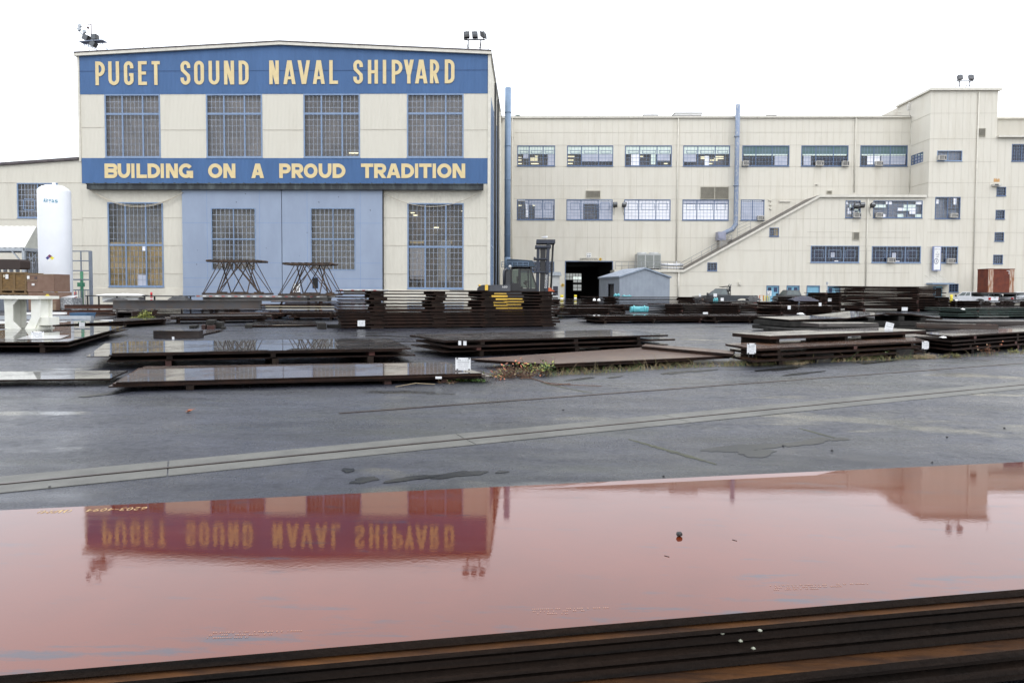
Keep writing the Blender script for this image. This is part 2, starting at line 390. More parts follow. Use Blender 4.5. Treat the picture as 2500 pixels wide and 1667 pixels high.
def ribcell(mb, xa, xb, za, zb, Y, per=.15, dep=.028, top=None, m=0, axis='x', off=0.0):
    """corrugated sheet between xa..xb and za..zb; the profile is a function of x so that cells meet"""
    k0 = math.floor(xa / (per / 4)); xs = [xa]
    k = k0 + 1
    while k * per / 4 < xb - 1e-6: 
        if k * per / 4 > xa + 1e-6: xs.append(k * per / 4)
        k += 1
    xs.append(xb)
    def pr(x):
        t = (x / per) % 1.0
        return dep * (0 if t < .25 else (t - .25) * 4 if t < .5 else 1 if t < .75 else (1 - t) * 4)
    for a, b in zip(xs[:-1], xs[1:]):
        ya, yb = Y + off + pr(a + 1e-7), Y + off + pr(b - 1e-7)
        zt_a = min(zb, top(a)) if top else zb; zt_b = min(zb, top(b)) if top else zb
        if zt_a <= za + 1e-4 and zt_b <= za + 1e-4: continue
        zt_a = max(zt_a, za); zt_b = max(zt_b, za)
        if axis == 'x': mb.face([(a, ya, za), (b, yb, za), (b, yb, zt_b), (a, ya, zt_a)], m)
        else: mb.face([(Y + off - (ya - Y - off), a, za), (Y + off - (yb - Y - off), b, za), (Y + off - (yb - Y - off), b, zt_b), (Y + off - (ya - Y - off), a, zt_a)], m)
def ribwall(mb, x0, x1, z0, z1, Y, holes, per=.15, dep=.028, top=None, m=0, axis='x'):
    xs = sorted({x0, x1, *[min(max(h[i], x0), x1) for h in holes for i in (0, 1)]})
    zs = sorted({z0, z1, *[min(max(h[i], z0), z1) for h in holes for i in (2, 3)]})
    for a, b in zip(xs[:-1], xs[1:]):
        if b - a < 1e-4: continue
        run = None
        for c, d in zip(zs[:-1], zs[1:]):
            cx, cz = (a + b) / 2, (c + d) / 2
            if any(h[0] < cx < h[1] and h[2] < cz < h[3] for h in holes):
                if run: ribcell(mb, a, b, run[0], run[1], Y, per, dep, top, m, axis); run = None
            else: run = (run[0], d) if run else (c, d)
        if run: ribcell(mb, a, b, run[0], run[1], Y, per, dep, top, m, axis)

def window(parent, xl, xr, zb, zt, Y, groups, rows, room, trans=(), fm=None, mm=None, gl=None, fw_=.10, bw=.035, patches=(), lamps=(), depth=.8, name='window', sill=True, inset=.06):
    """steel window in the plane y=Y: frame mesh (part) > pane, interior (sub-parts)"""
    fm = fm or mun; mm = mm or munl; gl = gl or glass
    F = MB(); Yw = Y + inset
    F.box((xl, Y - .03, zb), (xl + fw_, Yw + .05, zt)); F.box((xr - fw_, Y - .03, zb), (xr, Yw + .05, zt))
    F.box((xl + fw_, Y - .03, zt - fw_), (xr - fw_, Yw + .05, zt)); F.box((xl + fw_, Y - .03, zb), (xr - fw_, Yw + .05, zb + fw_))
    if sill: F.box((xl - .05, Y - .09, zb - .09), (xr + .05, Y + .02, zb - .002))
    ix0, ix1, iz0, iz1 = xl + fw_, xr - fw_, zb + fw_, zt - fw_
    tot = sum(groups); x = ix0; cw = (ix1 - ix0) / tot
    for gi, g in enumerate(groups):
        for k in range(1, g): F.box((x + k * cw - bw / 2, Yw - .01, iz0), (x + k * cw + bw / 2, Yw + .03, iz1), 1)
        x += g * cw
        if gi < len(groups) - 1: F.box((x - fw_ * .55, Yw - .04, iz0), (x + fw_ * .55, Yw + .06, iz1))
    if isinstance(rows, int): rl = [iz0 + (iz1 - iz0) * k / rows for k in range(1, rows)]
    else:
        rl = []; zc = iz1
        for ri, (n_, fr) in enumerate(rows):
            hh = (iz1 - iz0) * fr
            rl += [zc - hh * k / n_ for k in range(1, n_)]
            zc -= hh
            if ri < len(rows) - 1: F.box((ix0, Yw - .05, zc - fw_ * .75), (ix1, Yw + .07, zc + fw_ * .75))
    for zz in rl: F.box((ix0, Yw - .014, zz - bw / 2), (ix1, Yw + .026, zz + bw / 2), 1)
    for (a, b, c, d) in trans:               # ventilator sash outlines, fractions
        xa, xb = ix0 + (ix1 - ix0) * a, ix0 + (ix1 - ix0) * b; za, zb_ = iz0 + (iz1 - iz0) * c, iz0 + (iz1 - iz0) * d
        for q in ((xa, xa + bw * 1.6, za, zb_), (xb - bw * 1.6, xb, za, zb_), (xa, xb, za, za + bw * 1.6), (xa, xb, zb_ - bw * 1.6, zb_)):
            F.box((q[0], Yw - .03, q[2]), (q[1], Yw + .04, q[3]), 0)
    fo = F.build(name, [fm, mm], parent)
    P = MB(); P.face([(ix0, Yw + .01, iz0), (ix1, Yw + .01, iz0), (ix1, Yw + .01, iz1), (ix0, Yw + .01, iz1)]); P.build('pane', gl, fo)
    I = MB(); ms = [room]; yb = Y + depth
    I.face([(xl, yb, zb), (xr, yb, zb), (xr, yb, zt), (xl, yb, zt)], 0)
    I.face([(xl, Yw + .08, zb), (xl, yb, zb), (xl, yb, zt), (xl, Yw + .08, zt)], 0); I.face([(xr, Yw + .08, zb), (xr, yb, zb), (xr, yb, zt), (xr, Yw + .08, zt)], 0)
    I.face([(xl, Yw + .08, zb), (xr, Yw + .08, zb), (xr, yb, zb), (xl, yb, zb)], 0)
    for (a, b, c, d, pm) in patches:
        if pm not in ms: ms.append(pm)
        q = ms.index(pm); xa, xb = ix0 + (ix1 - ix0) * a, ix0 + (ix1 - ix0) * b; za, zz = iz0 + (iz1 - iz0) * c, iz0 + (iz1 - iz0) * d
        yy = (Yw + .008 - .0006 * len(ms)) if pm.name[-5:] in ('blind', 'panel') else Yw + .045 + .006 * len(ms)  # blind and panel sheets sit outside the glass, bright as if backlit
        I.face([(xa, yy, za), (xb, yy, za), (xb, yy, zz), (xa, yy, zz)], q)
    I.build('interior', ms, fo)
    if lamps:
        T = MB()
        for (a, b, c) in lamps:
            xa, xb = ix0 + (ix1 - ix0) * a, ix0 + (ix1 - ix0) * b; zz = iz0 + (iz1 - iz0) * c
            T.box((xa, yb - .3, zz - .05), (xb, yb - .2, zz + .05))
        T.build('ceiling_lamp', lampm, fo)
    return fo

# ------------------------------------------------------------------ ground
def ground_mat():
    m, n, o = newmat('wet_asphalt'); nd = n.nodes.new; lk = n.links.new
    p = nd('ShaderNodeBsdfPrincipled'); lk(p.outputs[0], o.inputs[0])
    t = nd('ShaderNodeTexCoord')
    def noise(sc, det=5, vec=None, ro=.6):
        z = nd('ShaderNodeTexNoise'); z.inputs['Scale'].default_value = sc; z.inputs['Detail'].default_value = det; z.inputs['Roughness'].default_value = ro
        lk(vec or t.outputs['Object'], z.inputs['Vector']); return z.outputs[0]
    def rng(v, a, b, c, d):
        g = nd('ShaderNodeMapRange'); lk(v, g.inputs['Value'])
        for k_, q in zip(('From Min', 'From Max', 'To Min', 'To Max'), (a, b, c, d)): g.inputs[k_].default_value = q
        return g.outputs[0]
    mp = nd('ShaderNodeMapping'); lk(t.outputs['Object'], mp.inputs[0]); mp.inputs['Rotation'].default_value = (0, 0, R(-26)); mp.inputs['Scale'].default_value = (.45, 1.2, 1)
    puddle = rng(noise(.50, 6, mp.outputs[0]), .575, .64, 0, 1)
    patch = rng(noise(.35, 6, mp.outputs[0], .7), .50, .66, 0, 1)
    fine = noise(70, 4, None, .8); mid = noise(7, 8, None, .75)
    c1 = nd('ShaderNodeMix'); c1.data_type = 'RGBA'; lk(rng(fine, .42, .62, 0, 1), c1.inputs['Factor'])
    c1.inputs[6].default_value = (.009, .009, .013, 1); c1.inputs[7].default_value = (.062, .066, .086, 1)
    c2 = nd('ShaderNodeMix'); c2.data_type = 'RGBA'; lk(rng(mid, .45, .65, 0, .8), c2.inputs['Factor']); lk(c1.outputs[2], c2.inputs[6])
    c2.inputs[7].default_value = (.018, .019, .025, 1)
    c3 = nd('ShaderNodeMix'); c3.data_type = 'RGBA'; lk(patch, c3.inputs['Factor']); lk(c2.outputs[2], c3.inputs[6]); c3.inputs[7].default_value = (.034, .036, .030, 1)
    c4 = nd('ShaderNodeMix'); c4.data_type = 'RGBA'; lk(puddle, c4.inputs['Factor']); lk(c3.outputs[2], c4.inputs[6]); c4.inputs[7].default_value = (.010, .011, .010, 1)
    c5 = nd('ShaderNodeMix'); c5.data_type = 'RGBA'; c5.blend_type = 'MULTIPLY'; c5.inputs['Factor'].default_value = 1; lk(c4.outputs[2], c5.inputs[6]); lk(rng(noise(.9, 9, mp.outputs[0], .75), .38, .62, .55, 1.35), c5.inputs[7])
    lk(c5.outputs[2], p.inputs['Base Color'])
    rg = nd('ShaderNodeMath'); rg.operation = 'MULTIPLY'; rg2 = nd('ShaderNodeMath'); rg2.operation = 'MULTIPLY'; lk(rng(mid, .35, .65, .20, .50), rg2.inputs[0]); lk(rng(noise(.5, 8, mp.outputs[0], .72), .38, .60, .50, 1.35), rg2.inputs[1]); lk(rg2.outputs[0], rg.inputs[0]); lk(rng(puddle, 0, 1, 1, .55), rg.inputs[1]); lk(rng(puddle, 0, 1, .36, .12), p.inputs['Specular IOR Level']); lk(rg.outputs[0], p.inputs['Roughness'])
    p.inputs['Specular IOR Level'].default_value = .36; p.inputs['Specular Tint'].default_value = (.76, .82, 1, 1)
    cw = nd('ShaderNodeMath'); cw.operation = 'MAXIMUM'; lk(puddle, cw.inputs[0])
    lk(rng(noise(1.3, 5, mp.outputs[0]), .45, .65, .0, .35), cw.inputs[1]); lk(cw.outputs[0], p.inputs['Coat Weight'])
    p.inputs['Coat Roughness'].default_value = .14; p.inputs['Coat IOR'].default_value = 1.33
    bp = nd('ShaderNodeBump'); bp.inputs['Distance'].default_value = .008
    inv = rng(puddle, 0, 1, .9, .0); lk(inv, bp.inputs['Strength']); lk(fine, bp.inputs['Height']); lk(bp.outputs[0], p.inputs['Normal'])
    return m
asphalt = ground_mat()
g = MB(); g.face([(-900, -200, 0), (900, -200, 0), (900, 1600, 0), (-900, 1600, 0)])
tag(g.build('ground', asphalt, origin=(0, 0, 0)), kind='structure')
# concrete strip with a crane rail slot, both parallel to the yard's stacks
sA = on(0, 1204, 0); sB = on(2500, 949, 0); sd = (sB - sA).normalized(); sn = Vector((-sd.y, sd.x, 0))
def along(p0, a, b): return p0 + sd * a + sn * b
def strip(name, m, w0, w1, z0, z1, a=-14, b=70, parts=None, p0=sA):
    q = MB(); q.slab([along(p0, a, w0), along(p0, b, w0), along(p0, b, w1), along(p0, a, w1)], z0, z1)
    return tag(q.build(name, m), kind='structure')
sw = (on(0, 1164, 0) - sA).dot(sn)
concs = mat('rail_bed_concrete', (.105, .103, .090), .5, c2=(.062, .061, .053), scale=1.6, bump=.35, bscale=60)
def bed(w0, w1, nm):
    q = MB(); a = -14
    k = 0
    while a < 70:
        b = a + 3.05; q.slab([along(sA, a, w0), along(sA, b - .012, w0), along(sA, b - .012, w1), along(sA, a, w1)], 0.0005, .006); a = b
    return tag(q.build(nm, concs), kind='structure')
bed(0, sw * .44, 'concrete_strip'); bed(sw * .56, sw, 'concrete_strip')
railm = mat('rail_steel', (.09, .07, .06), .35, metal=.7, c2=(.05, .035, .03))
groove = mat('slot_dark', (.012, .012, .012), .9)
strip('rail_slot', groove, sw * .44 + .004, sw * .56 - .004, .0004, .003)
strip('rail_head', railm, sw * .47, sw * .53, .003, .012)
rA = on(829, 1010, 0)
strip('rail_head', railm, 0, .055, .0005, .010, a=0, b=60, p0=rA)
strip('rail_slot', groove, .060, .10, .0004, .004, a=0, b=60, p0=rA)
# mossy joints across the asphalt
mossm = mat('moss_joint', (.060, .062, .034), .8, c2=(.035, .037, .028), scale=3, lo=.45, hi=.7)
for (p, q, wd) in (((1535, 1072), (1748, 1133), .05), ((1950, 1045), (2060, 1075), .03), ((1320, 935), (1445, 960), .03)):
    a = on(*p, 0); b = on(*q, 0); mb = MB(); d = (b - a).normalized(); s_ = Vector((-d.y, d.x, 0)); n_ = 24
    for k in range(n_):
        t0, t1 = k / n_, (k + 1) / n_; w_0 = wd * random.uniform(.3, 1) * math.sin(math.pi * min(.95, t0 + .05)) + .006
        pa, pb = a.lerp(b, t0), a.lerp(b, t1)
        mb.slab([pa - s_ * w_0, pb - s_ * w_0, pb + s_ * w_0, pa + s_ * w_0], .0005 + .0001 * (k % 2), .0030 + .0002 * (k % 2))
    tag(mb.build('pavement_joint', mossm), kind='structure')

pudm = mat('standing_water', (.006, .007, .009), .22, c2=(.014, .015, .014), scale=4, spec=.14)
def puddle(px, py, rx, ry, seed, n=40):
    c = on(px, py, 0); ex = on(px + rx, py - rx * .10, 0) - c; ey = on(px, py - ry, 0) - c; rr = random.Random(seed); ph = [rr.uniform(0, 6.28) for _ in range(5)]; pts = []
    for k in range(n):
        t = 2 * math.pi * k / n; r_ = 1 + .18 * math.sin(2 * t + ph[0]) + .14 * math.sin(3 * t + ph[1]) + .08 * math.sin(5 * t + ph[2]) + .05 * math.sin(9 * t + ph[3]) + rr.uniform(-.05, .05)
        p = c + ex * (r_ * math.cos(t)) + ey * (r_ * math.sin(t)); pts.append((p.x, p.y))
    q = MB(); q.face([(x, y, .0022 + .00035 * (seed - 40)) for x, y in pts]); tag(q.build('puddle', pudm), kind='structure')
for i, a_ in enumerate(((1795, 1094, 62, 9), (1870, 1089, 50, 7), (1850, 1106, 46, 8), (1975, 1079, 52, 7), (2050, 1072, 20, 4), (1120, 1158, 60, 7), (890, 1172, 36, 6), (1225, 1152, 14, 3), (850, 1148, 16, 5), (1005, 1168, 60, 5), (1660, 909, 46, 2.4), (1722, 905, 26, 1.8), (1500, 921, 18, 1.6), (1905, 901, 60, 3), (1960, 912, 55, 1.8), (260, 962, 60, 3), (1420, 925, 34, 1.8), (2150, 884, 40, 1.5))):
    puddle(*a_, 40 + i)
# ------------------------------------------------------------------ main hall
YM, YR, YF = 76.0, 106.0, 101.0
mxL, mxR = X(197, YM, 300), X(1196, YM, 400)
hall = empty('industrial_hall', ((mxL + mxR) / 2, YM, 0), 'tall cream hall with two blue bands, yellow lettering and pale blue sliding doors', 'industrial hall')
zb1 = Z(230, YM, 700); zb2t = Z(386.5, YM, 700); zb2b = Z(448.5, YM, 700)
zeL, zeR = Z(138, YM, 197), Z(134, YM, 1192); pk = at(684, 111, YM)
def mtop(x): return zeL + (pk.z - zeL) * (x - mxL) / (pk.x - mxL) if x < pk.x else pk.z + (zeR - pk.z) * (x - pk.x) / (mxR - pk.x)
def rect(x0, x1, y0, y1, Y):
    xc = (x0 + x1) / 2; yc = (y0 + y1) / 2
    return (X(x0, Y, yc), X(x1, Y, yc), Z(y1, Y, xc), Z(y0, Y, xc))
upw = [rect(a, b, 231, 385, YM) for a, b in ((256, 391.5), (503.5, 640.5), (741, 879), (993.5, 1132))]
upw = [(a, b, Z(385, YM, 700), zb1) for a, b, c, d in upw]
low = [rect(264, 399, 494, 700, YM), rect(994.5, 1132, 496, 705, YM)]
doorh = (X(449.5, YM, 600), X(935, YM, 600), 0, Z(463, YM, 690))
# left annex shares the front plane
axL = X(-160, YM, 500)
annL = Z(416, YM, -160); annR = Z(391, YM, 198)
awin = rect(42, 142, 447, 532, YM); awin2 = (X(60, YM), X(142, YM), Z(700, YM, 100), Z(612, YM, 100))
wm = MB()
zbase = Z(706, YM, 700)
ribwall(wm, mxL, mxR, zbase, zb2b, YM, [low[0], low[1], doorh])
ribwall(wm, mxL, mxR, zb2t, zb1, YM, upw)
for (a, b, y) in ((197, 255, 312), (391.5, 503.5, 318), (640.5, 741, 318), (879, 993.5, 317), (1132, 1191, 318)):
    z_ = Z(y, YM, (a + b) / 2); wm.box((X(a, YM, y), YM - .022, z_), (X(b, YM, y), YM - .002, z_ + .05), 1)
for y in (532.5, 600, 669):
    for (a, b) in ((200, 262), (399, 450), (936, 994), (1132.5, 1193)):
        z_ = Z(y, YM, (a + b) / 2); wm.box((X(a, YM, y), YM - .022, z_), (X(b, YM, y), YM - .002, z_ + .05), 1)
wm.build('wall', [cream, seam_m], hall)
bs = MB(); bs.box((mxL, YM - .06, 0), (doorh[0], YM + .3, zbase)); bs.build('wall_base', base_m, hall); bs = MB(); bs.box((doorh[1], YM - .06, 0), (mxR, YM + .3, zbase)); bs.build('wall_base', base_m, hall)
bm_ = MB(); ribwall(bm_, mxL, X(1191, YM, 180), zb1, 40, YM - .03, [], top=mtop)
zs = Z(173.5, YM, 700); bm_.box((mxL, YM - .05, zs), (X(1191, YM, 180), YM - .032, zs + .04), 1)
ub = bm_.build('upper_band', [band_m, bseam], hall)
bm_ = MB(); ribwall(bm_, X(200, YM, 420), X(1191, YM, 420), zb2b, zb2t, YM - .05, []); lb = bm_.build('lower_band', [band_m], hall)
l1 = []
for wrd, xs in (('PUGET', ((857, 943), (973, 1070), (1113, 1198), (1240, 1318), (1362, 1435))), ('SOUND', ((1620, 1708), (1742, 1830), (1872, 1968), (2010, 2100), (2142, 2230)))):
    l1 += [(c, a / 3.672, b / 3.672) for c, (a, b) in zip(wrd, xs)]
for wrd, xs in (('NAVAL', ((212, 298), (338, 448), (466, 578), (602, 710), (750, 828))), ('SHIPYARD', ((965, 1052), (1096, 1186), (1230, 1260), (1310, 1406), (1418, 1508), (1518, 1630), (1652, 1735), (1785, 1872)))):
    l1 += [(c, 600 + a / 3.672, 600 + b / 3.672) for c, (a, b) in zip(wrd, xs)]
def sign(lst, y0l, y0r, hh, off, parent, name='lettering', lab=None):
    for c, a, b in lst:
        xm = (a + b) / 2; t = (xm - 200) / 1000
        yt = y0l + (y0r - y0l) * t
        mb = MB(); sheet_letter(c, X(a, YM, yt), X(b, YM, yt), Z(yt + hh, YM, xm), Z(yt, YM, xm), YM - .085, off, mb)
        mb.build('letter', letter_m, parent)
sign(l1, 151.5, 146, 58, .375, ub)
l2 = [(c, a / 3.672, b / 3.672) for c, (a, b) in zip('BUILDINGON', ((940, 1055), (1057, 1170), (1180, 1208), (1226, 1318), (1326, 1438), (1443, 1472), (1490, 1597), (1605, 1733), (1868, 1995), (2005, 2112)))]
l2 += [(c, 600 + a / 3.672, 600 + b / 3.672) for c, (a, b) in zip('APROUDTRADITION', ((52, 165), (302, 405), (413, 517), (522, 645), (655, 770), (780, 895), (1034, 1145), (1152, 1260), (1264, 1388), (1396, 1510), (1518, 1547), (1556, 1667), (1676, 1706), (1717, 1845), (1855, 1968)))]
sign(l2, 400, 400, 35.4, .40, lb)
for i, (a, b, c, d) in enumerate(upw):
    window(hall, a, b, c, d, YM, (4, 5, 4), ((3, .30), (7, .70)), room_brown, depth=.7, lamps=((.80, .97, .065),) if i == 2 else (), fw_=.15, bw=.038)
window(hall, *low[0], YM, (4, 5, 4), ((7, .505), (7, .495)), room_grey, depth=1.6, fw_=.15, bw=.038, patches=((0, 1, .0, .53, room_tan), (.52, .68, .0, .13, bl_grey), (.62, .68, .42, .48, bl_white)))
window(hall, *low[1], YM, (4, 5, 4), ((7, .51), (7, .49)), room_mix, depth=1.6, fw_=.15, bw=.038, lamps=((.0, .07, .915), (.05, .13, .885), (.44, .53, .735), (.96, 1.0, .94)), patches=((.02, .3, .1, .5, room_brown), (.55, .78, .08, .56, room_grey), (.02, .28, .53, .56, room_tan), (.6, .8, .53, .57, room_tan)))
# fascia / roof
rf = MB(); fh = .36
ov = .35
def fasc(xa, za, xb, zb, y0, y1, h0, h1, m):
    rf.face([(xa, y0, za + h0), (xb, y0, zb + h0), (xb, y0, zb + h1), (xa, y0, za + h1)], m)
    rf.face([(xa, y0, za + h0), (xb, y0, zb + h0), (xb, y1, zb + h0), (xa, y1, za + h0)], m)
    rf.face([(xa, y0, za + h1), (xb, y0, zb + h1), (xb, y1, zb + h1), (xa, y1, za + h1)], m)
eL = X(180, YM - ov, 140); eR = X(1200, YM - ov, 125)
sl_ = (pk.z - zeL) / (pk.x - mxL); sr_ = (zeR - pk.z) / (mxR - pk.x)
zl = zeL - sl_ * (mxL - eL); zr = zeR + sr_ * (eR - mxR)
for (xa, za, xb, zb_) in ((eL, zl, pk.x, pk.z), (pk.x, pk.z, eR, zr)):
    fasc(xa, za, xb, zb_, YM - ov, YR, -.04, .28, 1)
    fasc(xa, za, xb, zb_, YM - ov - .06, YR, .283, .40, 0)
for (x_, z_, s_) in ((eL, zl, -1), (eR, zr, 1)):
    rf.face([(x_, YM - ov, z_ - .04), (x_, YR, z_ - .04), (x_, YR, z_ + .40), (x_, YM - ov, z_ + .40)], 0)
rf.build('roof', [roofm, trim], hall)
ct = MB(); ct.box((X(1191, YM, 300) + .004, YM - .10, 0), (mxR + .06, YM + .25, zeR - .05)); ct.build('corner_trim', trim, hall); ct = MB(); ct.box((mxL - .22, YM - .10, Z(395, YM, 197)), (mxL - .002, YM + .1, zeL - .05)); ct.build('corner_trim', trim, hall)
# side wall facing +x, far and rear walls
sw_ = MB(); bays = [(77.6, 83.6), (85.6, 91), (92.4, 97.4), (98.6, 103)]; zt_ = Z(232, 76.5, 1200); wb_ = 1.6
ribwall(sw_, YM + .25, YR, 0, zeR, mxR, [(a, b, wb_, zt_ - .8 * i * 0) for i, (a, b) in enumerate(bays)], axis='y')
sw_.build('side_wall', [cream], hall)
s2 = MB(); ribwall(s2, YM, YR, 0, zeL, mxL, [], axis='y'); s2.build('side_wall', [cream], hall)
for a, b in bays:
    F = MB(); F.box((mxR - .1, a, wb_), (mxR + .05, a + .14, zt_)); F.box((mxR - .1, b - .14, wb_), (mxR + .05, b, zt_))
    n_ = 9
    for k in range(1, n_): yy = a + (b - a) * k / n_; F.box((mxR - .05, yy - .03, wb_), (mxR + .03, yy + .03, zt_), 1 if k % 3 else 0)
    k = 0; zz = wb_
    while zz < zt_: F.box((mxR - .052, a + .14, zz), (mxR + .032, b - .14, zz + (.16 if k % 5 == 0 else .05)), 0 if k % 5 == 0 else 1); zz += 1.05; k += 1
    fo = F.build('window', [mun, mun], hall)
    P = MB(); P.face([(mxR - .02, a + .1, wb_), (mxR - .02, b - .1, wb_), (mxR - .02, b - .1, zt_), (mxR - .02, a + .1, zt_)]); P.build('pane', glass, fo)
    P = MB(); P.face([(mxR - 1, a - .3, wb_), (mxR - 1, b + .3, wb_), (mxR - 1, b + .3, zt_), (mxR - 1, a - .3, zt_)]); P.build('interior', room_navy, fo)
dp = MB()
for yy in (84.6, 91.7): dp.tube([(mxR + .16, yy, 0), (mxR + .16, yy, zeR - .5)], .13, m=0)
dp.build('downpipe', black, hall)
dp = MB(); dp.tube([(mxR + .16, 98, 0), (mxR + .16, 98, zeR - .5)], .10); dp.build('downpipe', trim, hall)
rb = MB(); rb.face([(mxL, YR - .2, 0), (mxR, YR - .2, 0), (mxR, YR - .2, zeR), (pk.x, YR - .2, pk.z), (mxL, YR - .2, zeL)]); rb.build('rear_wall', cream, hall)
# sliding doors
zdt = Z(463, YM, 690); split = X(691, YM, 600)
for (a, b, wx0, wx1, lab) in ((doorh[0], split - .04, 516, 624.5, 'left'), (split + .04, doorh[1], 758.5, 867.5, 'right')):
    hx = rect(wx0, wx1, 508, 659.5, YM - .35)
    Yd = YM - .35; D = MB()
    D_ = [(a, hx[0], .06, zdt), (hx[1], b, .06, zdt), (hx[0], hx[1], .06, hx[2]), (hx[0], hx[1], hx[3], zdt)]
    for (p, q, r_, s_) in D_: D.box((p, Yd, r_), (q, Yd + .22, s_))
    for fr in (.25, .52, .78): D.box((a + (b - a) * fr, Yd - .006, .1), (a + (b - a) * fr + .03, Yd - .001, hx[2] - .3 if a + (b - a) * fr > hx[0] - .1 and a + (b - a) * fr < hx[1] + .1 else zdt), 1)
    for y in (545, 642, 680, 702):
        z_ = Z(y, Yd, 700)
        for (p, q) in (((a, hx[0] - .1), (hx[1] + .1, b)) if z_ > hx[2] else ((a, b),)): D.box((p, Yd - .007, z_), (q, Yd - .0015, z_ + .03), 1)
    z_ = Z(711, Yd, 700); D.box((a, Yd - .05, .08), (b, Yd - .002, z_))
    do = D.build('sliding_door', [door_m, door_s], hall)
    window(do, *hx, Yd, (5, 5), ((5, .5), (5, .5)), room_grey, fm=mun, mm=munl, fw_=.10, bw=.05, depth=.9, sill=False)
    chips = MB()
    for k in range(9):
        cx = random.uniform(a + .3, b - .3); cz = random.uniform(4, zdt - .5)
        if hx[0] - .2 < cx < hx[1] + .2 and hx[2] - .2 < cz < hx[3] + .2: continue
        s_ = random.uniform(.03, .1); chips.face([(cx, Yd - .009, cz), (cx + s_, Yd - .009, cz - s_ * .6), (cx + s_ * .8, Yd - .009, cz + s_ * .8), (cx - s_ * .2, Yd - .009, cz + s_)])
    chips.build('dent', black, do)
    if lab == 'right':
        pdr = rect(763, 776.5, 678, 704, Yd); q = MB(); q.box((pdr[0], Yd - .02, pdr[2]), (pdr[1], Yd - .003, pdr[3])); q.box((pdr[0] - .06, Yd - .012, pdr[2] - .06), (pdr[1] + .06, Yd - .004, pdr[3] + .06), 1)
        q.build('door_light', [dark_int, door_s], do)
        r_ = rect(716, 732.5, 693, 713, Yd - .05); q = MB(); q.box((r_[0], Yd - .075, r_[2]), (r_[1], Yd - .052, r_[3]))
        words('21', r_[0] + .15, r_[1] - .12, r_[2] + .1, r_[2] + .5, Yd - .08, q, 1, .03)
        words('DOOR', r_[0] + .1, r_[1] - .1, r_[2] + .62, r_[2] + .8, Yd - .08, q, 1, .01)
        q.build('number_sign', [white, black], do)
q = MB(); q.box((split - .04, YM - .2, .05), (split + .04, YM - .05, zdt)); q.box((doorh[1], YM - .3, .05), (doorh[1] + .10, YM - .08, zdt)); q.build('door_gap_seal', black, hall)  # dark gap between leaves; right-hand black strip stands in for the leaf's edge shadow
q = MB(); bx0, bx1 = X(212, YM - .7, 455), X(1179, YM - .7, 455); bz0, bz1 = Z(462.5, YM - .7, 700), Z(451, YM - .7, 700)
q.box((bx0, YM - .75, bz0), (bx1, YM - .10, bz1)); q.box((bx0 - .05, YM - .85, bz1 + .002), (bx1 + .05, YM - .08, bz1 + .12))
for k in range(34): xx = bx0 + (bx1 - bx0) * (k + .5) / 34; q.box((xx, YM - .60, bz1 + .12), (xx + .1, YM - .1, bz1 + .22))
q.box((bx0 + .1, YM - .79, bz0 - .04), (bx1 - .1, YM - .70, bz0 + .1))
q.build('door_track', [beam_m], hall)
cabm = mat('tan_cable', (.50, .45, .36), .6)
for (x0, xm, x1, y0, ym, y1) in ((218, 338, 447, 463, 506, 470), (218, 338, 447, 463, 503, 470), (937, 1050, 1178, 472, 505, 466)):
    pts = []
    for k in range(25):
        t = k / 24; xx = x0 + (x1 - x0) * t; tt = (xm - x0) / (x1 - x0)
        yy = y0 * (1 - t) + y1 * t + (ym - (y0 * (1 - tt) + y1 * tt)) * 4 * t * (1 - t)
        pts.append(at(xx, yy, YM - .42))
    q = MB(); q.tube(pts, .035, 6); q.build('cable', cabm, hall)
# ------------------------------------------------------------------ left annex
ann = empty('low_wing', (axL, YM, 0), 'low cream wing left of the blue-banded hall, with a dark sloping roof edge', 'building')
def atop(x): return annL + (annR - annL) * (x - axL) / (mxL - .004 - axL)
q = MB(); ribwall(q, axL, mxL - .004, 0, 30, YM, [awin, awin2], top=atop)
for y in (447, 536, 600, 669):
    z_ = Z(y, YM, 100); 
    for (a, b) in ((axL, awin[0]), (awin[1], mxL)): q.box((a, YM - .022, z_), (b, YM - .002, z_ + .05), 1)
q.build('wall', [cream, seam_m], ann)
q = MB(); x1_ = mxL - .23
q.face([(axL, YM - .25, annL), (x1_, YM - .25, annR), (x1_, YM - .25, annR + .30), (axL, YM - .25, annL + .30)])
q.face([(axL, YM - .25, annL), (x1_, YM - .25, annR), (x1_, YM, annR), (axL, YM, annL)])
q.face([(axL, YM - .25, annL + .3), (x1_, YM - .25, annR + .3), (x1_, YR, annR + .3), (axL, YR, annL + .3)])
q.build('roof', roofm, ann)
window(ann, *awin, YM, (6, 6), 6, room_brown, depth=1.2, trans=((.12, .42, .2, .55),), fw_=.12, bw=.05)
window(ann, *awin2, YM, (5, 5), 6, room_grey, depth=1.2, fw_=.12, bw=.05)
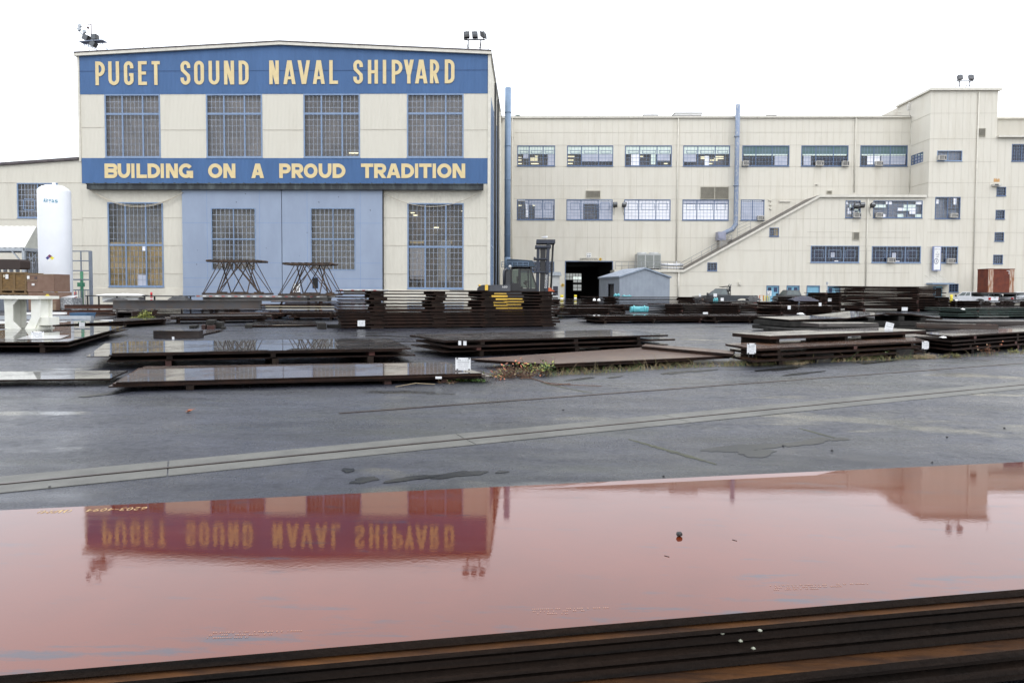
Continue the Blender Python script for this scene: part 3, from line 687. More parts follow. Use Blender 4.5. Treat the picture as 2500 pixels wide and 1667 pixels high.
# ------------------------------------------------------------------ right building (three storeys, far side of the yard)
zrf = Z(289, YR, 1700)
rxL = mxR - 12; rxR = X(2560, YR, 500)
rb_ = empty('factory_building', ((mxR + X(2225, YR)) / 2, YR, 0), 'long three-storey cream building behind the yard, right of the tall blue-banded hall', 'factory building')
def prect(x0, x1, y0, y1, Y=YR): return rect(x0, x1, y0, y1, Y)
r1 = [prect(a, b, 356, 406) for a, b in ((1263, 1355), (1384.5, 1497), (1526, 1640), (1668, 1782), (1812, 1927), (1956, 2071), (2100, 2215.5))]
z1, z0 = Z(355.8, YR, 1700), Z(406, YR, 1700); r1 = [(a, b, z0, z1) for a, b, _, _ in r1]
r2 = [prect(a, b, 488, 537) for a, b in ((1262, 1354), (1383, 1495.6), (1524, 1637), (1666, 1779), (1808.5, 1866))]
z1b, z0b = Z(487.5, YR, 1600), Z(537.5, YR, 1600); r2 = [(a, b, z0b, z1b) for a, b, _, _ in r2]
low3 = prect(1267, 1353, 638.6, 664)
gate = (X(1381, YR, 680), X(1494.5, YR, 680), 0, Z(639, YR, 1430))
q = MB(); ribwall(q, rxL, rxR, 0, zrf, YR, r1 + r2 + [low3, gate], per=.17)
def seams(q, Y, ys, segs, jx, jz, holes, m=1, hh=.035, pr=.014):
    for y in ys:
        z_ = Z(y, Y, 1700)
        for a, b in segs:
            cuts = sorted([(max(a, h[0]), min(b, h[1])) for h in holes if h[2] < z_ < h[3] and h[1] > a and h[0] < b]); x = a
            for c, d in cuts: 
                if c > x: q.box((x, Y - pr, z_), (c, Y - .001, z_ + hh), m)
                x = max(x, d)
            if b > x: q.box((x, Y - pr, z_), (b, Y - .001, z_ + hh), m)
    for xx in jx:
        for (a, b) in jz:
            cuts = sorted([(max(a, h[2]), min(b, h[3])) for h in holes if h[0] < xx < h[1] and h[3] > a and h[2] < b]); zz = a
            for c, d in cuts:
                if c > zz: q.box((xx, Y - .009, zz), (xx + .022, Y - .0012, c), m + 1)
                zz = max(zz, d)
            if b > zz: q.box((xx, Y - .009, zz), (xx + .022, Y - .0012, b), m + 1)
n_j = int((X(2219, YR) - X(1257, YR)) / .93)
jx = [X(1257, YR) + k * .93 + (.0 if k % 5 else .03) for k in range(1, n_j)]
seams(q, YR, (324, 355, 407, 455, 487, 538.5, 581, 638), [(X(1254, YR), X(2225, YR))], jx, [(Z(638, YR, 1700) , zrf)], r1 + r2 + [low3, gate])
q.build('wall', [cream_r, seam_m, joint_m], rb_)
q = MB(); q.box((rxL, YR - .30, zrf), (X(2222, YR - .3, 290), YR + 28, zrf + .22)); q.build('roof_edge', [trim], rb_)
q = MB(); q.box((rxL + .2, YR - .2, zrf + .22), (X(2222, YR, 290), YR + 27.5, zrf + .30)); q.build('roof', roofg, rb_)
sash1 = ((.07, .28, .50, .86), (.36, .66, .50, .86), (.74, .95, .50, .86))
for i, h in enumerate(r1):
    if i < 4:
        pt = [(0, 1, .60, 1, bl_pale)]; lp = []
        if i == 0: pt += [(.82, 1, 0, .58, bl_grey), (.14, .28, .36, .6, bl_grey), (.55, .6, .25, .5, bl_dark)]; lp = [(.0, .09, .50), (.0, .09, .36), (.0, .1, .17), (.34, .56, .46), (.34, .56, .36), (.36, .57, .17), (.47, .56, .57)]
        if i == 1: pt += [(.32, 1, .22, .58, bl_grey), (.33, .9, 0, .20, bl_dark), (.46, .58, .05, .26, bl_red)]; lp = [(.0, .16, .56), (.0, .14, .36), (.0, .12, .18)]
        if i == 2: pt += [(.12, .3, .0, .58, bl_white), (.68, .98, .25, .58, bl_grey), (.56, .66, .05, .58, bl_pale)]; lp = [(.33, .42, .56), (.88, .97, .18)]
        if i == 3: pt += [(0, .27, .18, .58, bl_grey), (.46, .56, 0, .5, bl_white), (.12, .26, .02, .15, bl_dark)]; lp = [(.42, .55, .53), (.42, .53, .45), (.75, .93, .55), (.72, .93, .45), (.63, .8, .36), (.53, .68, .18)]
        window(rb_, *h, YR, (4, 5, 4) if i else (4, 5, 4), 5, room_lilac if i > 1 else room_mix, patches=pt, lamps=lp, fm=mund, mm=mun, fw_=.12, bw=.035, depth=1.6, trans=((.05, .28, .64, .80), (.36, .66, .64, .80), (.74, .97, .64, .80)))
    else:
        pt = [(0, 1, .60, 1, bl_green), (.02, .98, .52, .60, bl_pale)]
        pt += [[(.18, .70, .05, .45, bl_dark), (.7, .98, .02, .5, bl_grey)], [(.3, .98, .05, .42, room_navy), (.04, .2, .02, .5, bl_grey)], [(.14, .42, .05, .5, bl_white), (.45, .98, .05, .5, bl_grey)]][i - 4]
        window(rb_, *h, YR, (4, 5, 5) if i != 5 else (4, 5, 4), 5, room_lilac, patches=pt, fm=mund, mm=mun, fw_=.12, bw=.03, depth=1.4)
for i, h in enumerate(r2):
    pt = [[(.2, 1, .74, 1, bl_grey), (.22, .3, .1, .8, bl_white), (.48, .98, .06, .74, bl_grey)], [(0, .36, 0, 1, bl_grey), (.72, 1, 0, .95, bl_grey), (.36, .72, .8, 1, bl_grey)],
          [(0, 1, 0, 1, bl_white)], [(0, 1, 0, .8, bl_white), (0, 1, .82, 1, bl_grey)], [(0, 1, .0, .95, bl_grey)]][i]
    window(rb_, *h, YR, (4, 5, 4) if i < 4 else (5, 5), 6, room_lilac, patches=pt, lamps=((.02, .1, .76), (.42, .48, .76)) if i == 0 else (), fm=mund, mm=mun, fw_=.12, bw=.035, depth=1.3, trans=sash1 if i < 4 else ())
window(rb_, *low3, YR, (4, 4), 3, room_navy, fm=mund, mm=mun, fw_=.1, depth=1)
def louvre(parent, r_, Y, n=8, name='louvre_vent', split_=False):
    q = MB(); a, b, c, d = r_
    q.box((a, Y - .06, c), (b, Y - .03, d), 1); f = .07
    q.box((a - f, Y - .12, c - f), (a, Y - .01, d + f)); q.box((b, Y - .12, c - f), (b + f, Y - .01, d + f)); q.box((a, Y - .12, c - f), (b, Y - .01, c)); q.box((a, Y - .12, d), (b, Y - .01, d + f))
    if split_: q.box(((a + b) / 2 - .05, Y - .125, c), ((a + b) / 2 + .05, Y - .06, d))
    for k in range(n):
        z_ = c + (d - c) * (k + .5) / n; q.obox(((a + b) / 2, Y - .085, z_), ((b - a) / 2 - .002, 0, 0), (0, .03, -.03), (0, .006, .006), 0)
    return q.build(name, [mat('louvre_tan', (.46, .43, .35), .6), mat('louvre_dark', (.16, .15, .13), .8)], parent)
louvre(rb_, prect(1431, 1464.6, 467, 483), YR); louvre(rb_, prect(1711, 1778, 457.5, 486), YR, 14, split_=True); louvre(rb_, prect(2019.5, 2029.5, 467, 473), YR, 3)
for xx, yb_ in ((1251, 740), (1654, 640), (2086, 470), (2222, 470)):
    q = MB(); a = X(xx, YR, 400); q.tube([(a, YR - .16, Z(yb_, YR, xx)), (a, YR - .16, zrf - .02)], .085, 10)
    for k in range(5): z_ = Z(yb_, YR, xx) + (zrf - Z(yb_, YR, xx)) * (k + .5) / 5; q.box((a - .15, YR - .20, z_), (a + .15, YR - .01, z_ + .06))
    q.build('downpipe', trim, rb_)
# gate opening with the dark shop behind it
q = MB(); a, b, c, d = gate; yy = YR + 22
for fc in ([(a, YR + .05, 0), (a, yy, 0), (a, yy, d), (a, YR + .05, d)], [(b, YR + .05, 0), (b, yy, 0), (b, yy, d), (b, YR + .05, d)], [(a, YR + .05, d), (b, YR + .05, d), (b, yy, d), (a, yy, d)], [(a, yy, 0), (b, yy, 0), (b, yy, d), (a, yy, d)]): q.face(fc)
ge = q.build('gate_opening', dark_int, rb_)
q = MB(); q.box((a - .12, YR - .05, 0), (a - .002, YR + .3, d + .1)); q.box((b + .002, YR - .05, 0), (b + .12, YR + .3, d + .1)); q.box((a, YR - .05, d + .002), (b, YR + .3, d + .12)); q.build('gate_frame', mund, ge)
paneglow = mat('daylit_far_window', (.72, .76, .74), .6, emit=.45)
q = MB()
for k in range(7):
    for j in range(2): x_ = a + .3 + k * .55; z_ = d - 2.0 + j * .62 - .4; q.box((x_, yy - .06, z_), (x_ + .48, yy - .02, z_ + .54))
q.build('far_window', paneglow, ge); q = MB()
for j, zz in enumerate((3.4, 1.9)):
    for k in range(2): q.box((a + 2.6 + k * .8, yy - .06, zz), (a + 3.3 + k * .8, yy - .02, zz + .5)); q.box((a + 2.6 + k * .8, yy - .06, zz + .6), (a + 3.3 + k * .8, yy - .02, zz + 1.1))
q.build('far_window', paneglow, ge)
q = MB(); r_ = rect(1432, 1443.5, 617.5, 629, YR - .1); q.box((r_[0], YR - .10, r_[2]), (r_[1], YR - .04, r_[3])); words('19', r_[0] + .12, r_[1] - .12, r_[2] + .06, r_[2] + .38, YR - .105, q, 1, .0); words('DOOR', r_[0] + .08, r_[1] - .08, r_[2] + .5, r_[2] + .64, YR - .105, q, 1, .0)
q.build('number_sign', [white, black], rb_)
q = MB(); r_ = rect(1415, 1460, 629.8, 637, YR - .12); q.box((r_[0], YR - .12, r_[2]), (r_[1], YR - .04, r_[3])); q.box((r_[0] - .03, YR - .13, r_[2] - .04), (r_[1] + .03, YR - .04, r_[2])); words('SHIPPING STATION', r_[0] + .08, r_[1] - .08, r_[2] + .09, r_[3] - .07, YR - .125, q, 1, .0)
q.build('name_sign', [mat('sign_tan', (.55, .52, .44), .6), black], rb_)
haz = mat('sign_yellow', (.75, .48, .05), .5)
for (x_, y_, rr) in ((1466, 633, 4.2), (1374, 696, 4.8)):
    c_ = at(x_, y_, YR - .1); k = rr * YR / FPX; q = MB(); q.prism([(c_.x - k, c_.z), (c_.x, c_.z + k), (c_.x + k, c_.z), (c_.x, c_.z - k)], c_.y, c_.y + .03); k2 = k * .35; q.box((c_.x - k2 * .6, c_.y - .006, c_.z - k2), (c_.x + k2 * .6, c_.y - .001, c_.z + k2), 1); q.build('warning_sign', [haz, black], rb_)

# ------------------------------------------------------------------ stair tower and lean-to wing, one front plane
tw = empty('tower_building', (X(2270, YF), YF, 0), 'cream stair tower block with a sloping-roofed lean-to wing, at the right', 'tower building')
wL = X(1500, YF); xs0, xs1 = X(1668, YF, 662), X(2000, YF, 479); tL = X(2240, YF, 480); tLu = X(2270, YF, 350); tR = X(2433, YF, 350)
zA, zB = Z(664, YF, 1620), Z(482, YF, 2120); zT = Z(222, YF, 2350); zW = Z(336, YF, 2480); rx_ = X(2600, YF, 400)
def wtop(x):
    if x < xs0: return zA
    if x < xs1: return zA + (zB - zA) * (x - xs0) / (xs1 - xs0)
    if x < tLu: return zB
    if x < tR: return zT
    return zW
def F(x0, x1, y0, y1): return rect(x0, x1, y0, y1, YF)
wu = [F(2064, 2101, 490, 532), F(2132, 2252, 490, 532), F(2283, 2344.5, 481, 534)]
wlw = [F(1979, 2097.5, 600, 641), F(2128, 2248, 601, 641.5), F(2295, 2338.6, 601.5, 642)]
wsm = [F(1878.5, 1901.5, 556, 577), F(1727, 1750.5, 641, 661)]
wt = [F(2288, 2349, 368, 393.5)]
wc = [F(2433, 2456, 456.5, 478.5), F(2430.5, 2453, 513, 535), F(2428, 2451, 567, 589), F(2425, 2448, 622, 644)]
wr = [F(2470, 2520, 352, 394)]
dd = [F(1870.7, 1902, 697, 753), F(1920, 1951.5, 697, 753), F(1969, 2001, 697, 753), F(2019, 2051, 698, 753)]
dd = [(a, b, 0, d) for a, b, c, d in dd]
ent = [F(2277.5, 2300.5, 699, 753)]; ent = [(a, b, 0, d) for a, b, c, d in ent]; entw = [F(2316.6, 2340, 692.6, 713)]
alh = wu + wlw + wsm + wt + wc + wr + dd + ent + entw
q = MB()
for (a, b) in ((wL, xs0), (xs0, xs1), (xs1, tLu), (tLu, tR), (tR, rx_)):
    e = 1e-4; ribwall(q, a, b, 0, max(wtop(a + e), wtop(b - e)), YF, [h for h in alh if h[1] > a and h[0] < b], per=.17, top=(lambda x, a=a, b=b: wtop(min(max(x, a + 1e-4), b - 1e-4))))
jx2 = [tL + (k - 20) * 1.02 for k in range(0, 48)]
def sl_x(y): return X(1668 + (664 - y) * 1.82, YF, y)
for y, x0 in ((534, 1905), (566, 1965), (600, 1965), (579, 1830), (611, 1770), (642, 1965), (664, 1675), (698, 1640)):
    xa = max(sl_x(y) if y < 664 else wL, X(x0, YF, y)); seams(q, YF, (y,), [(xa + .3, X(2222, YF) if y in (534, 642) else X(2222, YF))], [], [], alh)
seams(q, YF, (278, 340, 395, 446, 481.5, 534, 566, 602, 642), [(tLu if True else 0, tR)], [], [], alh)
seams(q, YF, (456, 511, 566, 621, 676), [(tR + .1, rx_)], [], [], alh)
for xx in jx2:
    zt__ = wtop(xx)
    seams(q, YF, (), [], [xx], [(.8, zt__ - .1)], alh)
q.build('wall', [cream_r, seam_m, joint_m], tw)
# tower flank (facing -x), going back to the main block
q = MB(); ribwall(q, YF, YR + 10, zB, zT, tLu, [(YF + 1.6, YF + 5 - .4, Z(399, YF + 3, 2240), Z(376, YF + 3, 2240))], axis='y', per=.17)
for zz in (Z(278, YF, 2300), Z(340, YF, 2300), Z(395, YF, 2300), Z(446, YF, 2300)): q.box((tLu + .001, YF, zz), (tLu - .045, YR, zz + .035), 1)
q.build('flank_wall', [cream_r, seam_m], tw)
q = MB(); ribwall(q, YF, YF + 30, 0, zT, tR, [], axis='y'); q.build('flank_wall', cream_r, tw)
q = MB(); zz0, zz1 = Z(399, YF + 3, 2240), Z(376, YF + 3, 2240)
for k in range(5): y_ = YF + 1.6 + 3 * k / 4; q.box((tLu - .06, y_ - .04, zz0), (tLu + .04, y_ + .04, zz1))
for k in range(4): z_ = zz0 + (zz1 - zz0) * k / 3; q.box((tLu - .05, YF + 1.6, z_ - .04), (tLu + .03, YF + 4.6, z_ + .04))
fo = q.build('window', mund, tw)
q = MB(); q.face([(tLu + .02, YF + 1.6, zz0), (tLu + .02, YF + 4.6, zz0), (tLu + .02, YF + 4.6, zz1), (tLu + .02, YF + 1.6, zz1)]); q.build('pane', glass_b, fo)
q = MB(); q.box((tLu + .5, YF + 1, zz0 - .3), (tLu + .6, YF + 5, zz1 + .3)); q.build('interior', room_lilac, fo)
q = MB(); q.box((tLu - .35, YF - .35, zT), (tR + .35, YF + 9, zT + .28)); q.build('roof_edge', trim, tw)
q = MB(); q.box((tLu - .2, YF - .2, zT + .28), (tR + .2, YF + 8.8, zT + .36)); q.build('roof', roofg, tw)
q = MB(); q.box((tR + .004, YF - .5, zW - .05), (rx_, YF - .02, zW + .22)); q.box((tR + .004, YF - .02, zW + .05), (rx_, YF + 6, zW + .15)); q.build('roof_edge', trim, tw)
q = MB(); zK = Z(291, YR, 2470); q.face([(tR + .05, YR, zW - 1), (rx_ + 3, YR, zW - 1), (rx_ + 3, YR, zK), (tR + .05, YR, zK)]); q.box((tR + .05, YR - .3, zK), (rx_ + 3, YR + 20, zK + .25), 1); q.build('upper_wall', [cream_r, trim], tw)
# lean-to roof: flat top, slope, low flat part
q = MB(); pr = [(wL, zA), (xs0, zA), (xs1, zB), (X(2260, YF, 480), zB)]; th = .32
for k in range(3):
    (xa, za), (xb, zb_) = pr[k], pr[k + 1]
    e0 = YF - .35
    q.face([(xa, e0, za - .02), (xb, e0, zb_ - .02), (xb, e0, zb_ + th), (xa, e0, za + th)], 0)
    q.face([(xa, e0, za - .02), (xb, e0, zb_ - .02), (xb, YF, zb_ - .02), (xa, YF, za - .02)], 0)
    q.face([(xa, e0, za + th), (xb, e0, zb_ + th), (xb, YR, zb_ + th), (xa, YR, za + th)], 1)
q.face([(wL, YF - .35, zA - .02), (wL, YR, zA - .02), (wL, YR, zA + th), (wL, YF - .35, zA + th)], 0)
q.build('roof', [trim, roofg], tw)
for h in wu[:2]: window(tw, *h, YF, (4,) if h is wu[0] else (3, 4, 3), 5, bl_white if h is wu[0] else bl_grey, fm=mund, mm=mun, fw_=.1, depth=.6, patches=[(random.choice([0, .25, .5, .75]), 0, 0, 0, bl_white)] and [(a_ / 8, (a_ + 1) / 8, b_ / 5, (b_ + 1) / 5, random.choice([bl_white, bl_white, bl_pale, bl_dark if h is wu[0] else bl_pale])) for a_ in range(8) for b_ in range(5) if random.random() < .28])
window(tw, *wu[2], YF, (3, 3), 6, bl_grey, fm=mund, mm=mun, fw_=.1, depth=.8, patches=((.5, .95, .45, 1, room_lilac), (.02, .12, .7, .9, bl_white), (.75, .87, .65, .98, bl_white)))
for h in wlw: window(tw, *h, YF, (4, 5, 4) if h is not wlw[2] else (2, 4), 4, room_navy, fm=mun, mm=mun, gl=glass_b, fw_=.11, bw=.03, depth=.9, trans=((.06, .27, .25, .78), (.37, .64, .25, .78), (.73, .94, .25, .78)) if h is not wlw[2] else (), patches=((.02, .2, .05, .6, room_tan),) if h is wlw[2] else ((.42, .5, .3, .6, bl_grey), (.5, .58, .02, .08, bl_white)))
for h in wsm: window(tw, *h, YF, (3,), 3, room_lilac if h is wsm[0] else room_navy, fm=mund, mm=mun, fw_=.09, depth=.6, patches=((.5, 1, 0, 1, room_tan),) if h is wsm[0] else ())
window(tw, *wt[0], YF, (3, 4), 3, bl_grey, fm=mun, mm=mun, fw_=.1, depth=.6)
for h in wc: window(tw, *h, YF, (4,), 3, room_navy, fm=mund, mm=mun, fw_=.09, depth=.6)
window(tw, *wr[0], YF, (4, 4), 5, room_navy, fm=mund, mm=mun, fw_=.1, depth=.8)
window(tw, *entw[0], YF, (3,), 3, room_navy, fm=mund, mm=mun, fw_=.09, depth=.6)
louvre(tw, F(2387, 2404, 315, 333), YF, 7); louvre(tw, F(2083, 2096, 568, 585), YF, 6)
for x0, x1, ya, yb_ in ((2119, 2111, 486, 705), (2389, 2372, 226, 742)):
    q = MB(); xm = X((x0 + x1) / 2, YF, (ya + yb_) / 2); q.tube([(xm, YF - .16, Z(yb_, YF, x0)), (xm, YF - .16, Z(ya, YF, x0))], .085, 10); q.build('downpipe', trim, tw)
q = MB(); xm = X(1656, YF, 700); q.tube([(xm, YF - .2, 0), (xm, YF - .2, zA)], .12, 8); q.build('downpipe', trim, tw)
bdoor = mat('sky_blue_door', (.20, .42, .56), .5, c2=(.17, .37, .50)); bdoor_d = mat('sky_blue_door_line', (.10, .26, .38), .6)
for i, (a, b, c, d) in enumerate(dd):
    q = MB(); Yd = YF + .12; q.box((a + .08, Yd, c), (b - .08, Yd + .08, d - .1)); q.box((a, YF - .04, c), (a + .08, Yd + .1, d), 1); q.box((b - .08, YF - .04, c), (b, Yd + .1, d), 1); q.box((a + .08, YF - .04, d - .1), (b - .08, Yd + .1, d), 1)
    q.box(((a + b) / 2 - .015, Yd - .01, c), ((a + b) / 2 + .015, Yd - .001, d - .12), 2)
    if i != 2:
        for s_ in (-1, 1):
            xc = (a + b) / 2 + s_ * (b - a) * .23
            if i == 3 and s_ == 1: continue
            q.box((xc - .26, Yd - .016, d - .95), (xc + .26, Yd - .002, d - .3), 3)
            for k in (-1, 1): q.box((xc + k * .09 - .012, Yd - .022, d - .95), (xc + k * .09 + .012, Yd - .017, d - .3), 1)
    else:
        for k in range(5): q.box((a + .12, Yd - .012, .5 + k * .5), (b - .12, Yd - .002, .53 + k * .5), 2)
    q.build('door', [bdoor, mund, bdoor_d, room_navy], tw)
q = MB(); r_ = F(1872, 1884, 710, 722.5); Yd = YF + .1; q.box((r_[0], Yd - .02, r_[2]), (r_[1], Yd + .01, r_[3])); words('17', r_[0] + .12, r_[1] - .14, r_[2] + .06, r_[2] + .4, Yd - .026, q, 1, .0); words('DOOR', r_[0] + .08, r_[1] - .08, r_[2] + .5, r_[2] + .63, Yd - .026, q, 1, .0); q.build('number_sign', [white, black], tw)
a, b, c, d = ent[0]; q = MB(); q.box((a, YF + .1, 0), (b, YF + .2, d), 0); q.box((a + .45, YF + .09, 1.2), (b - .1, YF + .098, d - .2), 1); q.build('door', [bdoor, dark_int], tw)
r_ = F(2261, 2313, 691, 694.5); q = MB(); q.box((r_[0], YF - 1.6, r_[2]), (r_[1], YF - .02, r_[3]))
can = q.build('door_canopy', mat('canopy_blue', (.22, .30, .42), .5), tw)
for xx in (2270, 2286, 2306): q = MB(); a_ = at(xx, 672, YF - .05); q.tube([(a_.x - .7, a_.y, a_.z), (a_.x, YF - 1.4, r_[3])], .022, 6); q.build('stay_rod', mat('pale_rod', (.6, .58, .52), .5), can)
# blade sign on the wall
r_ = F(2273, 2292, 602, 661); q = MB(); q.box((r_[0], YF - .55, r_[2]), (r_[1], YF - .22, r_[3]), 1); q.box((r_[0] + .12, YF - .57, r_[2] + .12), (r_[1] - .12, YF - .552, r_[3] - .12), 0)
xa, xb, za, zz = r_; ww = xb - xa
inkm = mat('sign_ink', (.10, .11, .20), .6)
words('INSPECTION', xa + .18, xb - .18, zz - .5, zz - .34, YF - .575, q, 2, 0); words('OF', xa + .48, xb - .48, zz - .95, zz - .8, YF - .575, q, 2, 0); words('WELDED', xa + .28, xb - .28, zz - 1.28, zz - 1.08, YF - .575, q, 2, 0); words('SHIPS', xa + .34, xb - .34, zz - 1.6, zz - 1.4, YF - .575, q, 2, 0)
cx, cz = xa + ww * .38, za + 1.35
for k in range(16):
    t0, t1 = 2 * math.pi * k / 16, 2 * math.pi * (k + 1) / 16; r0_, r1_ = .24, .31
    q.face([(cx + r0_ * math.cos(t0), YF - .574, cz + r0_ * 1.35 * math.sin(t0)), (cx + r1_ * math.cos(t0), YF - .574, cz + r1_ * 1.35 * math.sin(t0)), (cx + r1_ * math.cos(t1), YF - .574, cz + r1_ * 1.35 * math.sin(t1)), (cx + r0_ * math.cos(t1), YF - .574, cz + r0_ * 1.35 * math.sin(t1))], 2)
q.box((cx - .05, YF - .578, cz - .22), (cx + .05, YF - .571, cz + .2), 2)
bsn = q.build('blade_sign', [white, mat('sign_blue_edge', (.25, .30, .50), .5), inkm], tw)
# window air conditioners
acm = mat('ac_case', (.60, .58, .52), .5, c2=(.48, .46, .42)); acd = mat('ac_grille', (.07, .07, .075), .7)
ac_places = [(1812, 1826, 395, 406, YR, rb_), (1990, 2008, 395, 406, YR, rb_), (2054, 2070, 395, 407, YR, rb_), (2135.6, 2152, 395.5, 406, YR, rb_), (1848, 1864, 528, 538, YR, rb_),
             (2288, 2306, 381, 392, YF, tw), (2082, 2099, 521, 532, YF, tw), (2136, 2152, 521, 532, YF, tw), (2318, 2334, 522, 532, YF, tw), (2165, 2182, 630, 641.5, YF, tw), (2309, 2327, 632, 643, YF, tw)]
for (x0, x1, y0, y1, Y, par) in ac_places:
    a, b, c, d = rect(x0, x1, y0, y1, Y); q = MB(); q.box((a, Y - .5, c), (b, Y - .02, d)); q.box((a - .03, Y - .52, d), (b + .03, Y - .02, d + .03))
    w_ = b - a; q.box((a + .08, Y - .512, c + .08), (b - .3 * w_, Y - .501, d - .08), 1)
    for k in range(4): z_ = c + .12 + (d - c - .24) * k / 4; q.box((a + .09, Y - .522, z_), (b - .3 * w_ - .01, Y - .5125, z_ + .03), 0)
    q.box((b - .24 * w_, Y - .512, c + .1), (b - .06, Y - .501, d - .1), 1)
    q.build('air_conditioner', [acm, acd], par)
# wall fittings
for (x_, y_, Y) in ((1502, 500, YR), (1524, 500, YR), (2091, 503, YF), (2105, 501, YF), (2131, 501, YF)):
    c_ = at(x_, y_, Y - .8); s_ = -1 if x_ in (1502, 2105, 2091) else 1
    q = MB(); q.obox(c_, (.30, .12 * s_, 0), (-.06 * s_, .22, -.12), (.03, .1, .27)); q.obox(c_ + Vector((-.02 * s_, -.24, .10)), (.26, .1 * s_, 0), (0, .012, 0), (0, .0, .20), 1)
    q.tube([c_ + Vector((0, .1, -.2)), c_ + Vector((0, .78, -.35))], .05, 6); q.tube([c_ + Vector((-.05, .7, -.3)), c_ + Vector((-.08, .74, -.9)), c_ + Vector((.1 * s_, .74, -1.5))], .02, 5)
    q.build('floodlight', [black, mat('lamp_lens', (.35, .36, .38), .2)], rb_ if Y == YR else tw)
q = MB(); c_ = at(2433, 451, YF - .3); q.box((c_.x - .55, YF - .6, c_.z - .2), (c_.x + .55, YF - .02, c_.z + .1)); q.box((c_.x - .45, YF - .61, c_.z - .15), (c_.x + .1, YF - .601, c_.z + .05), 1); q.build('wall_lamp', [acm, acd], tw)
q = MB(); c_ = at(2433, 441, YF - .01)
for k in range(7): q.face([(c_.x - .4 + k * .12, YF - .012 - .0005 * k, c_.z - .2), (c_.x - .30 + k * .12, YF - .012 - .0005 * k, c_.z - .2), (c_.x - .3 + k * .12, YF - .012 - .0005 * k, c_.z + .15 + .2 * random.random()), (c_.x - .38 + k * .12, YF - .012 - .0005 * k, c_.z + .1 + .3 * random.random())])
q.build('rust_stain', mat('rust_orange', (.62, .33, .10), .8, c2=(.5, .25, .07)), tw)
for (x0, x1, y0, y1, Y, par) in ((1876, 1884, 488, 491, YR, rb_), (1878, 1883, 498, 502, YR, rb_), (1878, 1883, 508, 512, YR, rb_), (1901, 1929, 490, 493.5, YR, rb_), (1990, 1997, 450, 452, YR, rb_), (1802, 1809, 688, 696, YF, tw)):
    a, b, c, d = rect(x0, x1, y0, y1, Y); q = MB(); q.box((a, Y - .2, c), (b, Y - .02, d)); q.box((a + .04, Y - .22, c + .04), (b - .04, Y - .201, d - .04)); q.build('wall_box', trim, par)
# roof things
def flood_frame(name, px0, px1, ytop, ybase, Y, heads, label, cat, group=None, m=black):
    z0_ = Z(ybase, Y, px0); z1_ = Z(ytop, Y, px0); a, b = X(px0, Y, ybase), X(px1, Y, ybase); root = empty(name, ((a + b) / 2, Y, z0_), label, cat, group)
    q = MB(); wv = b - a
    for x_ in (a + wv * .2, a + wv * .8): q.tube([(x_, Y, z0_), (x_, Y, z1_)], .06, 6); q.tube([(x_ - .25, Y + .8, z0_), (x_, Y, z1_)], .035, 5)
    q.bar((a, Y, z1_), (b, Y, z1_), .12); q.bar((a + wv * .2, Y, z0_ + .2), (a + wv * .8, Y, z0_ + .2), .05); q.build('frame', m, root)
    for (fx, ang) in heads:
        q = MB(); c_ = Vector((a + wv * fx, Y - .05, z1_ + .5)); ca, sa = math.cos(ang), math.sin(ang); h_ = .32
        q.obox(c_, (h_ * ca, h_ * sa * .6, .12 * math.sin(ang * 2)), (-.2 * sa, .2 * ca, -.05), (-.03, .06, h_))
        q.obox(c_ + Vector((0, -.19, -.0)), (.26 * ca, .26 * sa * .6, 0), (0, .02, 0), (0, .03, .25), 1)
        q.tube([c_ - Vector((0, 0, .30)), (c_.x, Y, z1_)], .05, 6); q.box((c_.x - .08, c_.y - .05, c_.z + .32), (c_.x + .08, c_.y + .05, c_.z + .42)); q.build('lamp_head', [m, mat('lamp_glass_dark', (.10, .11, .12), .15)], root)
    return root
flood_frame('floodlight_rack', 1133, 1184, 98, 122, YM + 1.5, ((.12, .15), (.52, 0), (.92, -.7)), 'rack of three black floodlights on the right roof corner of the tall hall', 'floodlight rack')
flood_frame('floodlight_rack', 2334, 2376, 198.5, 213, YF + 2, ((.2, .1), (.85, -.1)), 'pair of floodlights on a frame on top of the stair tower', 'floodlight rack', m=mat('frame_grey', (.12, .12, .13), .5))
# left roof corner: platform with lights, camera mast
pr_ = empty('lighting_platform', at(225, 118, YM + 1), 'roof platform with black floodlights and a camera mast, left roof corner of the tall hall', 'lighting platform')
q = MB(); Yp = YM + .6
a, b = at(199, 105, Yp), at(256, 101, Yp); q.bar(a, b, .9, .08); q.bar(at(203, 106, Yp), at(240, 124, Yp), .08); q.bar(at(246, 102, Yp), at(263, 123, Yp), .07); q.bar(at(246, 102, Yp), at(247, 118, Yp), .06); q.bar(at(215, 107, Yp), at(218, 126, Yp), .05); q.bar(at(206, 107, Yp), at(208, 127, Yp), .05)
q.build('platform', duct2, pr_)
for (x_, y_, tl, s_) in ((211, 93, .5, .8), (232, 92, -.1, .8), (228, 109, .6, .72)):
    c_ = at(x_, y_, Yp - .1); q = MB(); q.obox(c_, (.38 * s_, 0, -.3 * tl * s_), (0, .28, 0), (.3 * tl * s_, 0, .34 * s_)); q.obox(c_ + Vector((0, -.3, 0)), (.3 * s_, 0, -.24 * tl), (0, .012, 0), (.24 * tl, 0, .27), 1); q.build('lamp_head', [black, MATS['lamp_glass_dark']], pr_)
q = MB(); q.tube([at(223, 104, Yp), at(222.5, 59, Yp)], .05, 6); q.tube([at(222.5, 61, Yp), at(215, 61, Yp), at(215, 66, Yp)], .04, 6); c_ = at(215, 66, Yp); q.lathe(c_ - Vector((0, 0, .25)), [(.001, 0), (.13, .05), (.14, .2), (.001, .26)], 10); q.build('camera_mast', mat('mast_brown', (.12, .07, .06), .6), pr_)
